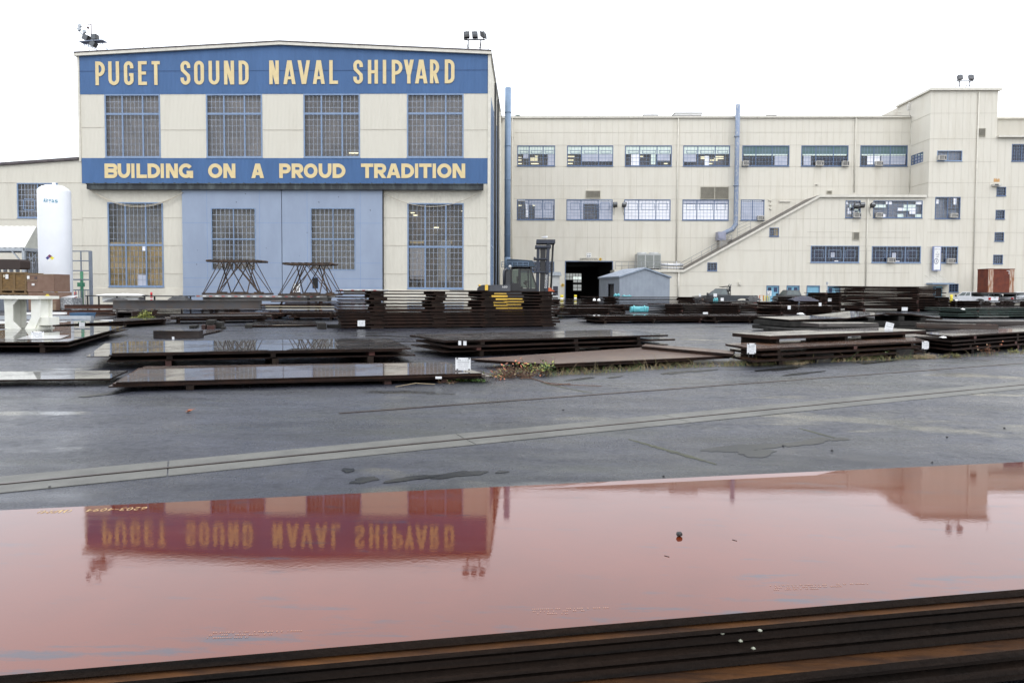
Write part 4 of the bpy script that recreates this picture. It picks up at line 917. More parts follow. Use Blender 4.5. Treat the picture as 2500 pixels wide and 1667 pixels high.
q = MB(); q.tube([at(206, 84, Yp), at(200, 84, Yp), at(195, 78, Yp), at(194, 64, Yp)], .06, 6); q.tube([at(206, 84, Yp), at(206, 74, Yp)], .07, 6)
for (x_, y_) in ((193.5, 72), (194.5, 64), (206, 78)): c_ = at(x_, y_, Yp - .05); q.obox(c_, (.16, 0, .08), (0, .12, 0), (-.06, 0, .14))
q.build('antenna', galv, pr_)
q = MB(); hr = [((265, 118.5), (265, 104), (348, 99), (348, 115)), ((351, 117), (351, 101), (372, 113), (372, 117))]
for p_ in hr:
    q.tube([at(*p_[0], YM + 9), at(*p_[1], YM + 9), at(*p_[2], YM + 9), at(*p_[3], YM + 9)], .04, 6)
q.tube([at(265, 118, YM + 9), at(349, 113, YM + 9)], .03, 6)
tag(q.build('roof_handrail', mat('pale_rail', (.75, .68, .60), .6), origin=at(300, 118, YM + 9)), 'pale thin handrail on the left roof slope of the tall hall', 'handrail')
q = MB(); q.tube([at(1192, 122, YM + 1), at(1192, 97, YM + 1), at(1197, 101, YM + 1), at(1198, 108, YM + 1)], .035, 6); tag(q.build('roof_conduit', galv, origin=at(1192, 122, YM + 1)), 'thin hooked grey conduit at the right roof corner of the tall hall', 'conduit')
q = MB(); a, b, c, d = rect(1648, 1714, 275, 283, YR + 3); q.box((a, YR + 3, c + .1), (b, YR + 7, d - .1)); q.box((a - .15, YR + 2.85, d - .1), (b + .15, YR + 7.15, d)); q.box((a + .1, YR + 3.1, zrf + .3), (b - .1, YR + 6.9, c + .1)); tag(q.build('roof_hatch', white), 'large white flat skylight box on the roof of the three-storey building', 'skylight')
q = MB(); a, b, c, d = rect(1572, 1607, 281, 284, YR + 3); q.box((a, YR + 3, zrf + .3), (b, YR + 6, d)); q.box((a - .1, YR + 2.9, d), (b + .1, YR + 6.1, d + .08)); tag(q.build('roof_hatch', white), 'low small white roof hatch left of the large skylight box', 'roof hatch')
q = MB(); a, b, c, d = rect(1873, 1895, 282, 285, YR + 3); q.box((a, YR + 3, zrf + .3), (b, YR + 5, d)); q.box((a - .1, YR + 2.9, d), (b + .1, YR + 5.1, d + .08)); tag(q.build('roof_hatch', white), 'low white roof hatch right of the tall thin peeling pipe', 'roof hatch')
c_ = at(1264, 284, YR + 2); q = MB(); q.lathe((c_.x, c_.y, zrf + .2), [(.12, 0), (.12, .45), (.55, .45), (.45, .7), (.12, .85), (.001, .88)], 14); tag(q.build('roof_vent', mat('vent_green', (.12, .15, .13), .5)), 'small dark mushroom vent on the roof beside the tall blue duct', 'roof vent')
q = MB()
pts = [((1970, 1)), ]
a0 = at(2160, 283, YR + 3)
for (x0, y0, x1, y1) in ((2186, 283, 2186, 268), (2186, 268, 2218, 266), (2186, 268, 2163, 281), (2190, 283, 2190, 268), (2186, 276, 2218, 274)): q.tube([at(x0, y0, YR + 3), at(x1, y1, YR + 3)], .03, 5)
tag(q.build('roof_handrail', mat('pale_rail', (.7, .66, .58), .6), origin=a0), 'faint pale handrail on the roof left of the stair tower', 'handrail')
q = MB(); q.tube([at(2439, 218, YF + 3), at(2439, 186, YF + 3)], .02, 5); tag(q.build('roof_antenna', galv), 'very thin whip antenna at the right edge of the stair tower roof', 'antenna')
q = MB(); c_ = at(2221, 262, YR - 1); q.box((c_.x - .22, c_.y, c_.z - .4), (c_.x + .22, c_.y + .4, c_.z + .45)); q.tube([(c_.x, c_.y + .2, c_.z + .4), (c_.x, c_.y + .2, c_.z + .8)], .08, 6); q.tube([(c_.x + .1, c_.y + .2, zrf + .22), (c_.x + .1, c_.y + .2, c_.z)], .04, 6); tag(q.build('siren_box', acm, origin=(c_.x, c_.y, zrf + .2)), 'small box on a post at the left flank of the stair tower', 'siren')

# ------------------------------------------------------------------ big blue exhaust duct
YD = 93
dz0 = Z(628, YD, 1240); dz1 = Z(215, YD, 1240); dxc = X(1239.5, YD, 430); dr = (X(1247.5, YD, 400) - X(1232.5, YD, 400)) / 2
du = empty('exhaust_duct', (dxc, YD, 0), 'tall pale blue exhaust duct rising beside the hall corner', 'exhaust duct')
q = MB(); q.tube([(dxc, YD, dz0), (dxc, YD, dz1)], dr, 20)
for y in (276, 358, 440, 522, 574):
    z_ = Z(y, YD, 1240); q.tube([(dxc, YD, z_), (dxc, YD, z_ + .07)], dr + .05, 20)
q.build('pipe', duct_m, du)
q = MB(); q.tube([(dxc, YD, dz0 - .002), (dxc, YD, dz0 - 1.6), (dxc + .3, YD, dz0 - 4.6)], [dr, dr, dr * 1.7], 16); q.build('hopper', duct_m, du)
bx = rect(1235, 1300, 627, 651, YD); q = MB(); q.prism([(bx[0], bx[2]), (bx[1] + .4, bx[2]), (bx[1], bx[2] + .8), (X(1250, YD), Z(633, YD, 1250)), (bx[0] + .2, Z(633, YD, 1250))], YD - .9, YD + 1.2)
q.tube([(bx[0] + .5, YD, 0), (bx[0] + .5, YD, bx[2])], .14, 6); q.tube([(bx[1] - .2, YD, 0), (bx[1] - .2, YD, bx[2])], .14, 6); q.build('fan_housing', mat('housing_blue', (.05, .08, .12), .5), du)
q = MB(); rl = rect(1224, 1290, 640, 652, YD - 1.4)
for zz in (rl[2], (rl[2] + rl[3]) / 2, rl[3]): q.tube([(rl[0], YD - 1.4, zz), (rl[1], YD - 1.4, zz)], .035, 5)
for k in range(6): x_ = rl[0] + (rl[1] - rl[0]) * k / 5; q.tube([(x_, YD - 1.4, rl[2]), (x_, YD - 1.4, rl[3])], .035, 5)
q.build('guard_rail', duct_m, du)
# ------------------------------------------------------------------ thin peeling duct with fan on the lean-to roof
YT = YR - .9
pe = empty('exhaust_pipe', (X(1796, YT), YT, zA), 'tall thin blue-grey peeling exhaust pipe running up the three-storey wall with a bent foot', 'exhaust pipe')
q = MB(); q.tube([at(1753, 574, YT), at(1766, 570, YT), at(1788, 560, YT), at(1796, 548, YT), at(1796.5, 530, YT), at(1799, 400, YT), at(1801.5, 256, YT)], [.33, .33, .36, .36, .34, .34, .34], 14)
q.tube([at(1799, 335, YT), at(1799, 332, YT)], .42, 14); q.tube([at(1797, 455, YT), at(1797, 452, YT)], .42, 14); q.build('pipe', duct2, pe)
q = MB(); c_ = at(1762, 576, YT); q.box((c_.x - .8, YT - .9, c_.z - .7), (c_.x + .4, YT + .5, c_.z + .55)); q.tube([(c_.x - .3, YT - 1.0, c_.z - .1), (c_.x - .3, YT + .6, c_.z - .1)], .45, 14); q.build('fan', mat('fan_grey_blue', (.30, .31, .40), .5), pe)
q = MB(); a, b, c, d = rect(1753, 1785, 587, 604, YT); q.box((a, YT - .8, c - .6), (a + 1.2, YT + .6, d)); q.box((a, YT - .85, d), (b, YT + .6, d + .1)); q.build('plinth', mat('plinth_grey', (.33, .31, .28), .7), pe)
q = MB()
for s_ in (-1, 1): q.tube([at(1801, 272, YT), at(1801 + s_ * 12, 290, YR + 1)], .012, 4)
q.build('guy_wire', galv, pe)
# handrail up the sloping roof edge and over the low roof
rlm = mat('handrail_grey', (.30, .31, .32), .5, metal=.3)
q = MB(); Yh = YR - 3.6
sp0, sp1 = Vector((xs0, Yh, zA + th)), Vector((xs1, Yh, zB + th))
for hh_ in (.55, 1.1):
    q.tube([sp0 + Vector((0, 0, hh_)), sp0.lerp(sp1, .38) + Vector((0, 0, hh_)), ], .03, 5)
for k in range(6): p_ = sp0.lerp(sp1, .38 * k / 5); q.tube([p_, p_ + Vector((0, 0, 1.1))], .03, 5)
pa = sp0.lerp(sp1, .42); 
for hh_ in (.5, 1.0, 1.5, 2.0): q.tube([pa + Vector((0, 0, hh_)), pa + Vector((1.9, 0, hh_ + .9))], .025, 5)
for k in (0, 1): q.tube([pa + Vector((1.9 * k, 0, .9 * k)), pa + Vector((1.9 * k, 0, 2.0 + .9 * k))], .03, 5)
tag(q.build('roof_handrail', rlm, origin=sp0), 'thin grey handrail climbing the sloping lean-to roof', 'handrail')
q = MB(); Yq = YF + .3; x0_, x1_q = X(1503, Yq), X(1662, Yq)
for hh_ in (.6, 1.15): q.tube([(x0_, Yq, zA + th + hh_), (x1_q, Yq, zA + th + hh_)], .03, 5)
for k in range(11): x_ = x0_ + (x1_q - x0_) * k / 10; q.tube([(x_, Yq, zA + th), (x_, Yq, zA + th + 1.15)], .035, 5)
tag(q.build('roof_handrail', rlm, origin=(x0_, Yq, zA + th)), 'low grey guard rail along the flat lean-to roof before the cooling unit', 'guard rail')
# cooling unit
a, b, c, d = rect(1556, 1613.5, 617, 651, YF + 2.2); Yc = YF + 2.2
cu = empty('cooling_unit', ((a + b) / 2, Yc, zA + th), 'large galvanised cooling unit with vertical fins on the low roof', 'cooling unit')
q = MB(); c = zA + th; q.box((a, Yc, c + .25), (b, Yc + 2.4, d - .15)); q.box((a, Yc + .1, c), (a + .2, Yc + 2.2, c + .25)); q.box((b - .2, Yc + .1, c), (b, Yc + 2.2, c + .25)); q.build('case', mat('unit_grey', (.46, .47, .46), .5), cu)
q = MB()
for k in range(22):
    if k in (7, 15): continue
    x_ = a + .12 + (b - a - .24) * k / 21; q.box((x_ - .055, Yc - .03, c + .35), (x_ + .03, Yc - .003, d - .35))
q.build('fins', mat('fin_dark', (.16, .18, .16), .6), cu)
for fx in (.24, .76): q = MB(); q.lathe((a + (b - a) * fx, Yc + 1.2, d - .15), [(.75, 0), (.75, .2), (.6, .26), (.001, .26)], 18); q.build('fan_cowl', MATS['unit_grey'], cu)
q = MB(); q.tube([at(1614, 646.5, YF + 1.2), at(1668, 647, YF + 1.2)], .22, 10); q.tube([at(1614, 654, YF + 1), at(1668, 655, YF + 1)], .10, 8); q.tube([at(1652, 638, YF + 1), at(1652, 660, YF + 1)], .08, 6)
tag(q.build('roof_pipe', mat('silver_pipe', (.65, .66, .68), .3, metal=.5), origin=at(1614, 654, YF + 1.2)), 'silver pipe running along the low roof right of the cooling unit', 'pipe')
# ------------------------------------------------------------------ steel yard: every plate and every spacer is a thing
ORD = ['topmost', 'second', 'third', 'fourth', 'fifth', 'sixth', 'seventh', 'eighth', 'ninth', 'tenth', 'eleventh', 'twelfth', 'thirteenth', 'fourteenth', 'fifteenth', 'sixteenth']
def horizon(px): return 711 + (px - 1250) * TR
def ground_at(px, D):                      # the point of the ground at depth D seen in column px
    p = at(px, horizon(px) + 100, D); return Vector((p.x, D, 0))
def plate_mesh(P, z0, z1, wav=.0, seed=0, flip=None):
    """a plate over the four corners P (near left, near right, far right, far left), gently sagging"""
    rr = random.Random(seed); nx, ny = 12, 3; q = MB(); ph = rr.uniform(0, 6); fr = rr.uniform(1.2, 3)
    def pt(u, v, z):
        a = P[0].lerp(P[1], u); b = P[3].lerp(P[2], u); c = a.lerp(b, v)
        return (c.x, c.y, z + (wav * math.sin(ph + u * fr * 2) + wav * .5 * math.sin(v * 2 + ph)))
    for k in range(nx):
        for j in range(ny):
            u0, u1, v0, v1 = k / nx, (k + 1) / nx, j / ny, (j + 1) / ny
            q.face([pt(u0, v0, z1), pt(u1, v0, z1), pt(u1, v1, z1), pt(u0, v1, z1)], 0, wav > 0)
            q.face([pt(u0, v1, z0), pt(u1, v1, z0), pt(u1, v0, z0), pt(u0, v0, z0)], 1)
        u0, u1 = k / nx, (k + 1) / nx
        q.face([pt(u0, 0, z0), pt(u1, 0, z0), pt(u1, 0, z1), pt(u0, 0, z1)], 1); q.face([pt(u1, 1, z0), pt(u0, 1, z0), pt(u0, 1, z1), pt(u1, 1, z1)], 1)
    for j in range(ny):
        v0, v1 = j / ny, (j + 1) / ny
        q.face([pt(0, v1, z0), pt(0, v0, z0), pt(0, v0, z1), pt(0, v1, z1)], 1); q.face([pt(1, v0, z0), pt(1, v1, z0), pt(1, v1, z1), pt(1, v0, z1)], 1)
    return q
spacer_n = [0]
def stack(desc, P, ztop, layers, top_m=None, m=None, e=None, wav=.006, jit=.15, seed=1, sp=(.08, .5, .92), spm=None, tight=.03, word='steel plate', spw=.12):
    """layers: (thickness, gap below). P: four ground corners of the top plate."""
    rr = random.Random(seed); m = m or st_dark; e = e or edge_m; z = ztop; n = len(layers)
    dx = (P[1] - P[0]).normalized(); dy = (P[3] - P[0]).normalized()
    grp = 'steel plates stacked in the yard'; wd = (P[3] - P[0]).length
    adj = {'wet_brown_front_steel': 'rust-brown wet', 'wet_rust_brown_steel': 'rust-brown', 'wet_dark_steel': 'dark wet', 'wet_brown_steel': 'brown wet', 'black_scale_steel': 'black', 'wet_mirror_steel': 'mirror-wet dark', 'pale_wet_steel': 'pale wet', 'rust_steel': 'rusty'}
    for i, (th, gp) in enumerate(layers):
        mm = (top_m or m) if i == 0 else m
        j = (lambda: dx * rr.uniform(-jit, jit) + dy * rr.uniform(-jit * .3, jit * .3)) if i else (lambda: Vector((0, 0, 0)))
        jl, jr = j(), j(); jl2 = jl + dx * rr.uniform(-.05, .05) * (i > 0); jr2 = jr + dx * rr.uniform(-.05, .05) * (i > 0)
        Q = [P[0] + jl, P[1] + jr, P[2] + jr2, P[3] + jl2]
        o = plate_mesh(Q, z - th, z, wav if i else wav * .5, seed * 37 + i).build('steel_plate', [mm, e])
        tag(o, f"{adj.get(mm.name, 'dark')} {word}, {'only one' if n == 1 else ORD[i] if i < n - 1 else 'lowest'} {'on' if n == 1 else 'in'} {desc}", 'steel plate', grp)
        z -= th
        zb_ = z - gp
        if i == n - 1: zb_ = 0.004
        if z - zb_ > tight:
            for k, fr in enumerate(sp):
                f = fr + rr.uniform(-.012, .012); a = P[0].lerp(P[1], f) + dy * rr.uniform(-.04, .06); b = P[3].lerp(P[2], f) - dy * .03
                s_ = dx * spw / 2 * rr.uniform(.8, 1.15); q = MB(); gz0, gz1 = zb_ + (wav + .001 if i < n - 1 else 0), z + wav * .2
                q.slab([a - s_, a + s_, b + s_, b - s_], gz0 - (wav if i < n - 1 else 0), gz1)
                pos = ['left', 'centre-left', 'centre', 'centre-right', 'right'][min(4, int(fr * 4.99))]
                o = q.build('timber_spacer', [spm or (timber2 if rr.random() < .22 else timber)])
                tag(o, f"{pos} timber spacer under the {ORD[i] if i < n - 1 or n == 1 else 'lowest'} plate, {desc}", 'spacer', 'timber spacers between steel plates'); spacer_n[0] += 1
        z = zb_
def quad(xl, Dl, xr, Dr, width):
    a, b = ground_at(xl, Dl), ground_at(xr, Dr); d = (b - a).normalized(); n = Vector((-d.y, d.x, 0)); return [a, b, b + n * width, a + n * width]
def pq(pts, z): return [Vector((on(x, y, z).x, on(x, y, z).y, 0)) for x, y in pts]

st_front = steelmat('wet_brown_front_steel', (.030, .019, .014), (.085, .040, .018), coat=1.0, cr=.045, scale=.7)
# the two long front plates at the left and their neighbours
stack('the front-left rusty stack', pq([(283, 932), (1176, 910.5), (1088, 884), (353, 893.5)], .17), .17, [(.028, .006), (.028, .006), (.024, 0)], st_front, st_brown, seed=3, sp=(.18, .72, .88), jit=.22)
stack('the stack mirroring the hall', pq([(273, 862), (1004, 850), (950, 826), (302, 833.5)], .35), .35, [(.03, .005), (.03, .09), (.03, .0)], st_mirror, st_dark, seed=4, sp=(.17, .52, .85), jit=.25, wav=.003)
o = plate_mesh(pq([(211, 870), (420, 867), (460, 834), (256, 838)], .27), .255, .27).build('steel_plate', [st_pale, edge_m]); tag(o, 'pale plate corner sticking out left below the plate mirroring the hall', 'steel plate', 'steel plates stacked in the yard')
stack('the far-left front floor', pq([(-160, 929), (268, 923.6), (312, 904), (-140, 908)], .12), .12, [(.03, 0)], st_mirror, seed=5, sp=(.1, .5), wav=.002, tight=.5)
stack('the far-left stack with paper sign', pq([(-170, 835), (166, 834), (309, 796), (60, 797)], .30), .30, [(.035, .07), (.03, 0)], st_mirror, st_dark, seed=6, sp=(.35, .8), jit=.1, wav=.003)
o = plate_mesh(pq([(41, 828), (148, 827), (170, 818), (70, 818)], .316), .305, .316).build('steel_sheet', [mat('white_sheet', (.5, .5, .5), .3, coat=.6), edge_m]); tag(o, 'small pale sheet lying on the far-left stack behind the paper sign', 'metal sheet')
stack('the long slanted left stack', quad(99, 25.6, 418, 32.6, 2.6), .30, [(.045, .065), (.03, 0)], st_mirror, st_brown, seed=7, sp=(.2, .6, .95), jit=.2)
stack('the stack beyond the slanted left one', quad(418, 33.2, 665, 35.5, 2.6), .36, [(.045, .045), (.045, .065), (.03, 0)], st_pale, st_dark, seed=8, jit=.3)
stack('the middle floor by the timbers', quad(612, 30.6, 777, 31.6, 5), .09, [(.05, 0)], st_mirror, seed=9, tight=.5, wav=.0015)
stack('the small pile with thick slab', quad(392, 23.9, 478, 24.1, 3.6), .06, [(.03, 0)], st_dark, seed=10, tight=.5)
q = MB(); a, b = ground_at(374, 23.3), ground_at(486, 23.5); q.slab([a, b, b + Vector((0, .35, 0)), a + Vector((0, .35, 0))], .005, .14); q.slab([a, b, b + Vector((0, .30, 0)), a + Vector((0, .30, 0))], .144, .27); tag(q.build('steel_slab', [st_dark]), 'thick dark steel slab standing alone behind the plate mirroring the hall', 'steel slab')
for i, (x0, x1, D, z0, z1, ln, lab) in enumerate(((462, 477, 29.5, 0, .12, 1.2, 'single dark timber, leftmost of the loose blocks on wet paving'), (492, 501, 29, 0, .18, .6, 'small reddish upright block beside the taller timber pile'), (503, 522, 29.3, .16, .36, 1.2, 'upper timber block on the loose pile behind the thick slab'), (505, 523, 29, 0, .155, 1, 'lower timber block carrying the loose pile behind the thick slab'), (526, 541, 29.6, 0, .26, 1.3, 'dark timber block just right of the tallest loose pile'), (540, 549, 29, 0, .11, .5, 'small block at the right end of the loose timber pile'),
                                                  (598, 615, 30.2, 0, .14, 1.6, 'long low timber left of the reflecting floor plate'), (776, 797, 29.6, 0, .24, 1.4, 'squared timber at the right end of the reflecting floor plate'), (799, 845, 30.5, 0, .15, .4, 'low dark timber lying before the left end of the tall gapped stack'))):
    a, b = ground_at(x0, D), ground_at(x1, D); q = MB(); v = Vector((-.35 * ln, ln, 0)); q.slab([a, b, b + v, a + v], z0 + .001, z1); tag(q.build('timber_block', [timber2 if i in (1, 3) else wood_b]), lab, 'timber block')

# centre and right front row, parallel to the crane rail
stack('the middle front stack', pq([(1086, 831), (1631, 817), (1528, 804), (1000, 817)], .45), .45, [(.05, .085), (.05, .085), (.03, 0)], st_dark, st_dark, seed=11, sp=(.14, .56, .86), jit=.35)
stack('the front row behind the brambles', pq([(1340, 889), (1795, 867.5), (1575, 847), (1150, 876)], .175), .175, [(.03, .006), (.03, 0)], st_earth, st_brown, seed=12, sp=(.3, .75), jit=.2)
o = plate_mesh(pq([(1566, 848), (1790, 868), (1794, 860), (1575, 843)], .21), .182, .25).build('steel_bar', [st_earth, edge_m]); tag(o, 'long flat rusty bar along the right edge of the plate behind the brambles', 'steel bar')
stack('the low stack under the big placard plates', pq([(1845, 851), (2262, 832), (2215, 818), (1771, 839)], .42), .42, [(.05, .08), (.05, .08), (.05, .08)], st_brown, st_brown, seed=13, sp=(.12, .55, .9), jit=.3)
stack('the thick-plate pile at right', pq([(1880, 820), (2262, 806.5), (2150, 799), (1788, 813)], .62), .62, [(.09, 0.055)], st_pale, st_brown, seed=14, sp=(.05, .45, .85), wav=.002, tight=.05)
stack('the gapped stack at far right', pq([(2324, 820.5), (2640, 801), (2560, 789), (2236, 812.5)], .53), .53, [(.045, .075), (.045, .075), (.045, .075), (.045, .075)], st_dark, st_dark, seed=15, sp=(.14, .45, .8), jit=.12)
def beam(name, xl, Dl, xr, Dr, z0, z1, wd, m, label, cat='beam', ibeam=False):
    a, b = ground_at(xl, Dl), ground_at(xr, Dr); d = (b - a).normalized(); n = Vector((-d.y, d.x, 0)); q = MB(); h = z1 - z0
    if ibeam:
        t = h * .09; q.slab([a, b, b + n * wd, a + n * wd], z0, z0 + t); q.slab([a, b, b + n * wd, a + n * wd], z1 - t, z1); q.slab([a + n * wd * .42, b + n * wd * .42, b + n * wd * .58, a + n * wd * .58], z0 + t, z1 - t)
    else: q.slab([a, b, b + n * wd, a + n * wd], z0, z1)
    return tag(q.build(name, [m]), label, cat)
beam('steel_bar', 2238, 23.4, 2437, 22.6, .535, .69, .25, st_dark, 'thick rusty flat bar on the far-right stack, its left end higher')
beam('steel_bar', 2342, 25.5, 2560, 26.5, .30, .66, 1.6, st_black, 'big dark rusty slab behind the far-right gapped stack', 'steel slab')
beam('timber_beam', 1999, 21.5, 2145, 22.0, .63, .74, .9, st_pale, 'grating-like flat panel lying on the thick plate at right')
for i, (x0, x1, D, z1) in enumerate(((1970, 2037, 16.9, .20), (2190, 2232, 18.0, .22), (1995, 2030, 16.6, .09))):
    beam('timber_block', x0, D, x1, D + .15, .004, z1, .25, wood_b, ('dark timber end jutting out under the plates below the tilted placard', 'black timber end jutting out left of the right-hand placard', 'lowest dark timber end by the weeds at right')[i], 'timber block')
# dark timbers carrying plates, mid right
stack('the heavy timber pile at right', quad(1930, 29, 2332, 31.5, 2.6), .46, [(.20, .03), (.16, .0)], wood_b, wood_b, e=wood_b, seed=16, word='squared beam layer', jit=.3, sp=(.2, .6))
P_ = quad(1926, 29.2, 2300, 31.3, 2.3); q = MB()
za, zb_, zc = .50, .72, .62
for k, (u0, u1, h0, h1) in enumerate(((0, .36, .50, .56), (.36, .62, .56, .76), (.62, .78, .76, .74), (.78, 1, .74, .52))):
    a, b, c, d = P_[0].lerp(P_[1], u0), P_[0].lerp(P_[1], u1), P_[3].lerp(P_[2], u1), P_[3].lerp(P_[2], u0)
    up_ = [(a.x, a.y, h0 + .05), (b.x, b.y, h1 + .05), (c.x, c.y, h1 + .08), (d.x, d.y, h0 + .08)]; dn = [(p[0], p[1], p[2] - .06) for p in up_]
    q.face(up_); q.face([up_[0], up_[1], dn[1], dn[0]], 1); q.face([dn[3], dn[2], dn[1], dn[0]], 1); q.face([up_[2], up_[3], dn[3], dn[2]], 1)
tag(q.build('bent_plate', [st_pale, edge_m]), 'bent dark plate arching over the heavy timber pile', 'steel plate')
for fr, zz in ((.30, .50), (.5, .62), (.7, .68), (.85, .6)):
    a = P_[0].lerp(P_[1], fr); q = MB(); q.slab([a, a + Vector((.25, 0, 0)), a + Vector((.1, 1.8, 0)), a + Vector((-.15, 1.8, 0))], .465, zz); tag(q.build('timber_spacer', [wood_b]), f"{ {.30:'leftmost', .5:'second', .7:'third', .85:'rightmost'}[fr]} wedge block under the bent plate at right", 'spacer', 'timber spacers between steel plates')
stack('the base of the heavy timber pile', quad(1937, 28.0, 2010, 28.4, 2.0), .20, [(.16, .02)], wood_b, wood_b, e=wood_b, seed=17, word='timber layer', tight=.5)

# the tall gapped stack in the middle
stack('the tall gapped stack', quad(826, 29.8, 1360, 33.0, 2.9), 1.70, [(.055, .085)] * 6 + [(.105, .035)] * 6, st_dark, st_dark, seed=18, sp=(.17, .44, .67, .945), jit=.14, wav=.007, spw=.55, spm=timber)
o = plate_mesh(quad(1118, 31.4, 1190, 31.8, 2.2), 1.705, 1.735, .0).build('steel_plate', [st_dark, edge_m]); tag(o, 'short offcut lying on top of the tall gapped stack', 'steel plate', 'steel plates stacked in the yard')
# mid left heaps
beam('channel_beam', 275, 40, 640, 43, .50, 1.06, .5, mat('dark_grey_steel', (.040, .040, .045), .5, c2=(.055, .038, .030), coat=.5, coatr=.15), 'long dark grey channel beam on the heap left of the trestles', ibeam=True)
stack('the low heap under the long channel beam', quad(283, 40.5, 640, 43, 3.0), .46, [(.045, .055), (.045, .065), (.045, .055), (.03, 0)], st_brown, st_brown, seed=19, jit=.6, sp=(.2, .8))
for i, (x0, x1, D, z0, z1) in enumerate(((158, 282, 46, .35, .62), (150, 276, 44, .02, .30), (176, 300, 41.5, .02, .26), (300, 470, 37.5, .02, .22), (380, 600, 38.5, .02, .28))):
    beam('steel_beam', x0, D, x1, D + 1.5, z0, z1, .3, (st_rust, st_rust, st_brown, st_dark, st_dark)[i], ('upper red-brown beam left of the long channel beam', 'lower red-brown beam left of the long channel beam', 'brown beam on the ground by the yellow weeds', 'dark beam on the ground right of the yellow weeds', 'dark beam under the heap, right part')[i], ibeam=True)
q = MB(); c_ = ground_at(304, 37); 
q.box((c_.x - .45, c_.y, .01), (c_.x + .45, c_.y + 2.5, .06)); q.box((c_.x - .45, c_.y, .42), (c_.x + .45, c_.y + 2.5, .47)); q.box((c_.x - .45, c_.y, .06), (c_.x - .40, c_.y + 2.5, .42)); q.box((c_.x + .40, c_.y, .06), (c_.x + .45, c_.y + 2.5, .42))
tag(q.build('box_section', [st_dark]), 'open-ended dark square box section beside the yellow weeds', 'box section')
stack('the mixed stack left of the tall gapped one', quad(662, 42, 900, 44, 3.0), 1.0, [(.045, .075), (.045, .045), (.09, .09), (.045, .045), (.045, .075), (.045, .045), (.045, .045), (.03, 0)], st_pale, st_brown, seed=20, jit=.9, sp=(.1, .5, .9))
beam('steel_strip', 648, 40.5, 815, 40.9, .70, .73, .3, mat('shiny_strip', (.45, .40, .28), .4, metal=.3), 'thin shiny pale strip on the mixed stack before the blue doors', 'steel strip')
beam('steel_strip', 650, 40.2, 880, 40.9, .55, .585, .3, mat('shiny_strip2', (.55, .50, .40), .4, metal=.3), 'longer thin pale strip below the shiny one on the mixed stack', 'steel strip')
# mid right stacks, from left to right
stack('the low pile right of the tall gapped stack', quad(1330, 44, 1512, 45.5, 3), .60, [(.05, .09), (.05, .08), (.04, .08), (.04, 0)], st_pale, st_brown, seed=21, jit=.5, sp=(.15, .85))
stack('the long stack before the grey shed', quad(1440, 58, 1752, 60, 3.5), 1.28, [(.05, .08), (.045, .075), (.08, .08), (.045, .075), (.045, .075), (.045, .075), (.045, .075), (.045, .035)], st_pale, st_brown, seed=22, jit=.7, sp=(.2, .8))
stack('the low stack behind the gate view', quad(1345, 62, 1470, 63, 3.2), 1.0, [(.05, .08), (.05, .10), (.05, .10), (.05, .08)], st_pale, st_brown, seed=23, jit=.5, sp=(.15, .85))
stack('the black stack right of the teal bundle', quad(1620, 46.6, 1849, 48.5, 2.6), .86, [(.045, .075), (.045, .075), (.045, .075), (.045, .075), (.045, .075), (.045, .035)], st_dark, st_black, seed=24, jit=.2, sp=(.2, .8))
stack('the glossy low stack in the centre right', quad(1452, 36.5, 1735, 38, 3.2), .38, [(.045, .055), (.045, .065), (.045, .035)], st_mirror, st_black, seed=25, jit=.4)
stack('the low stack left of the heavy timber pile', quad(1731, 37.5, 1924, 38.5, 3.2), .40, [(.045, .065), (.045, .065), (.045, .035)], st_pale, st_dark, seed=26, jit=.3)
stack('the scrap heap left part', quad(1755, 50, 1930, 51.5, 3), 1.02, [(.05, .07), (.05, .10), (.06, .08), (.05, .08), (.05, .10), (.045, .035)], st_pale, st_brown, seed=27, jit=1.0, sp=(.15, .85))
stack('the scrap heap right part', quad(1880, 47, 2055, 48, 3), .80, [(.05, .09), (.04, .10), (.04, .08), (.05, .10), (.045, .035)], st_brown, st_brown, seed=28, jit=.9, sp=(.15, .85))
stack('the ragged heap before the blue doors', quad(1935, 57, 2015, 57.6, 3), 1.35, [(.05, .12), (.06, .12), (.05, .12), (.05, .12), (.05, .12), (.05, .1)], st_pale, st_dark, seed=29, jit=.5, sp=(.15, .85))
stack('the tall black stack at right', quad(2062, 63, 2282, 65, 2.6), 2.32, [(.06, .095)] * 14, st_dark, st_black, seed=30, jit=.25, sp=(.2, .8), wav=.025, spw=.2)
stack('the stack hidden behind the tall black one', quad(2075, 67, 2300, 69, 2.6), 2.26, [(.09, .07)] * 13, st_black, st_black, seed=35, jit=.3, sp=(), wav=.02, spw=.25)
stack('the shorter stack against the tall black one', quad(2004, 60, 2062, 60.6, 2.4), 1.72, [(.05, .10)] * 10, st_dark, st_black, seed=31, jit=.2, sp=(.2, .8), spw=.2)
stack('the stack right behind the tall black one', quad(2283, 65, 2322, 66.2, 2.6), 1.35, [(.05, .12)] * 6, st_black, st_black, seed=32, jit=.5, sp=(.2, .8))
stack('the green-edged stack at right', quad(2348, 46.5, 2600, 49, 3), .72, [(.05, .08), (.05, .08), (.05, .08), (.05, .08), (.045, .035)], st_pale, st_dark, e=mat('green_edge', (.05, .085, .07), .7, c2=(.03, .045, .04)), seed=33, jit=.35, sp=(.15, .85))
stack('the dark stack before the white pickups', quad(2350, 60, 2600, 63, 3), 1.05, [(.04, .10), (.04, .10), (.04, .10), (.04, .10), (.04, .06)], st_dark, st_black, seed=34, jit=.3, sp=(.15, .85))
stack('the flat pile left of the gapped stack', quad(690, 38, 838, 38.8, 3), .42, [(.05, .06), (.05, .06), (.05, .05)], st_dark, st_brown, seed=41, jit=.5, sp=(.2, .8))
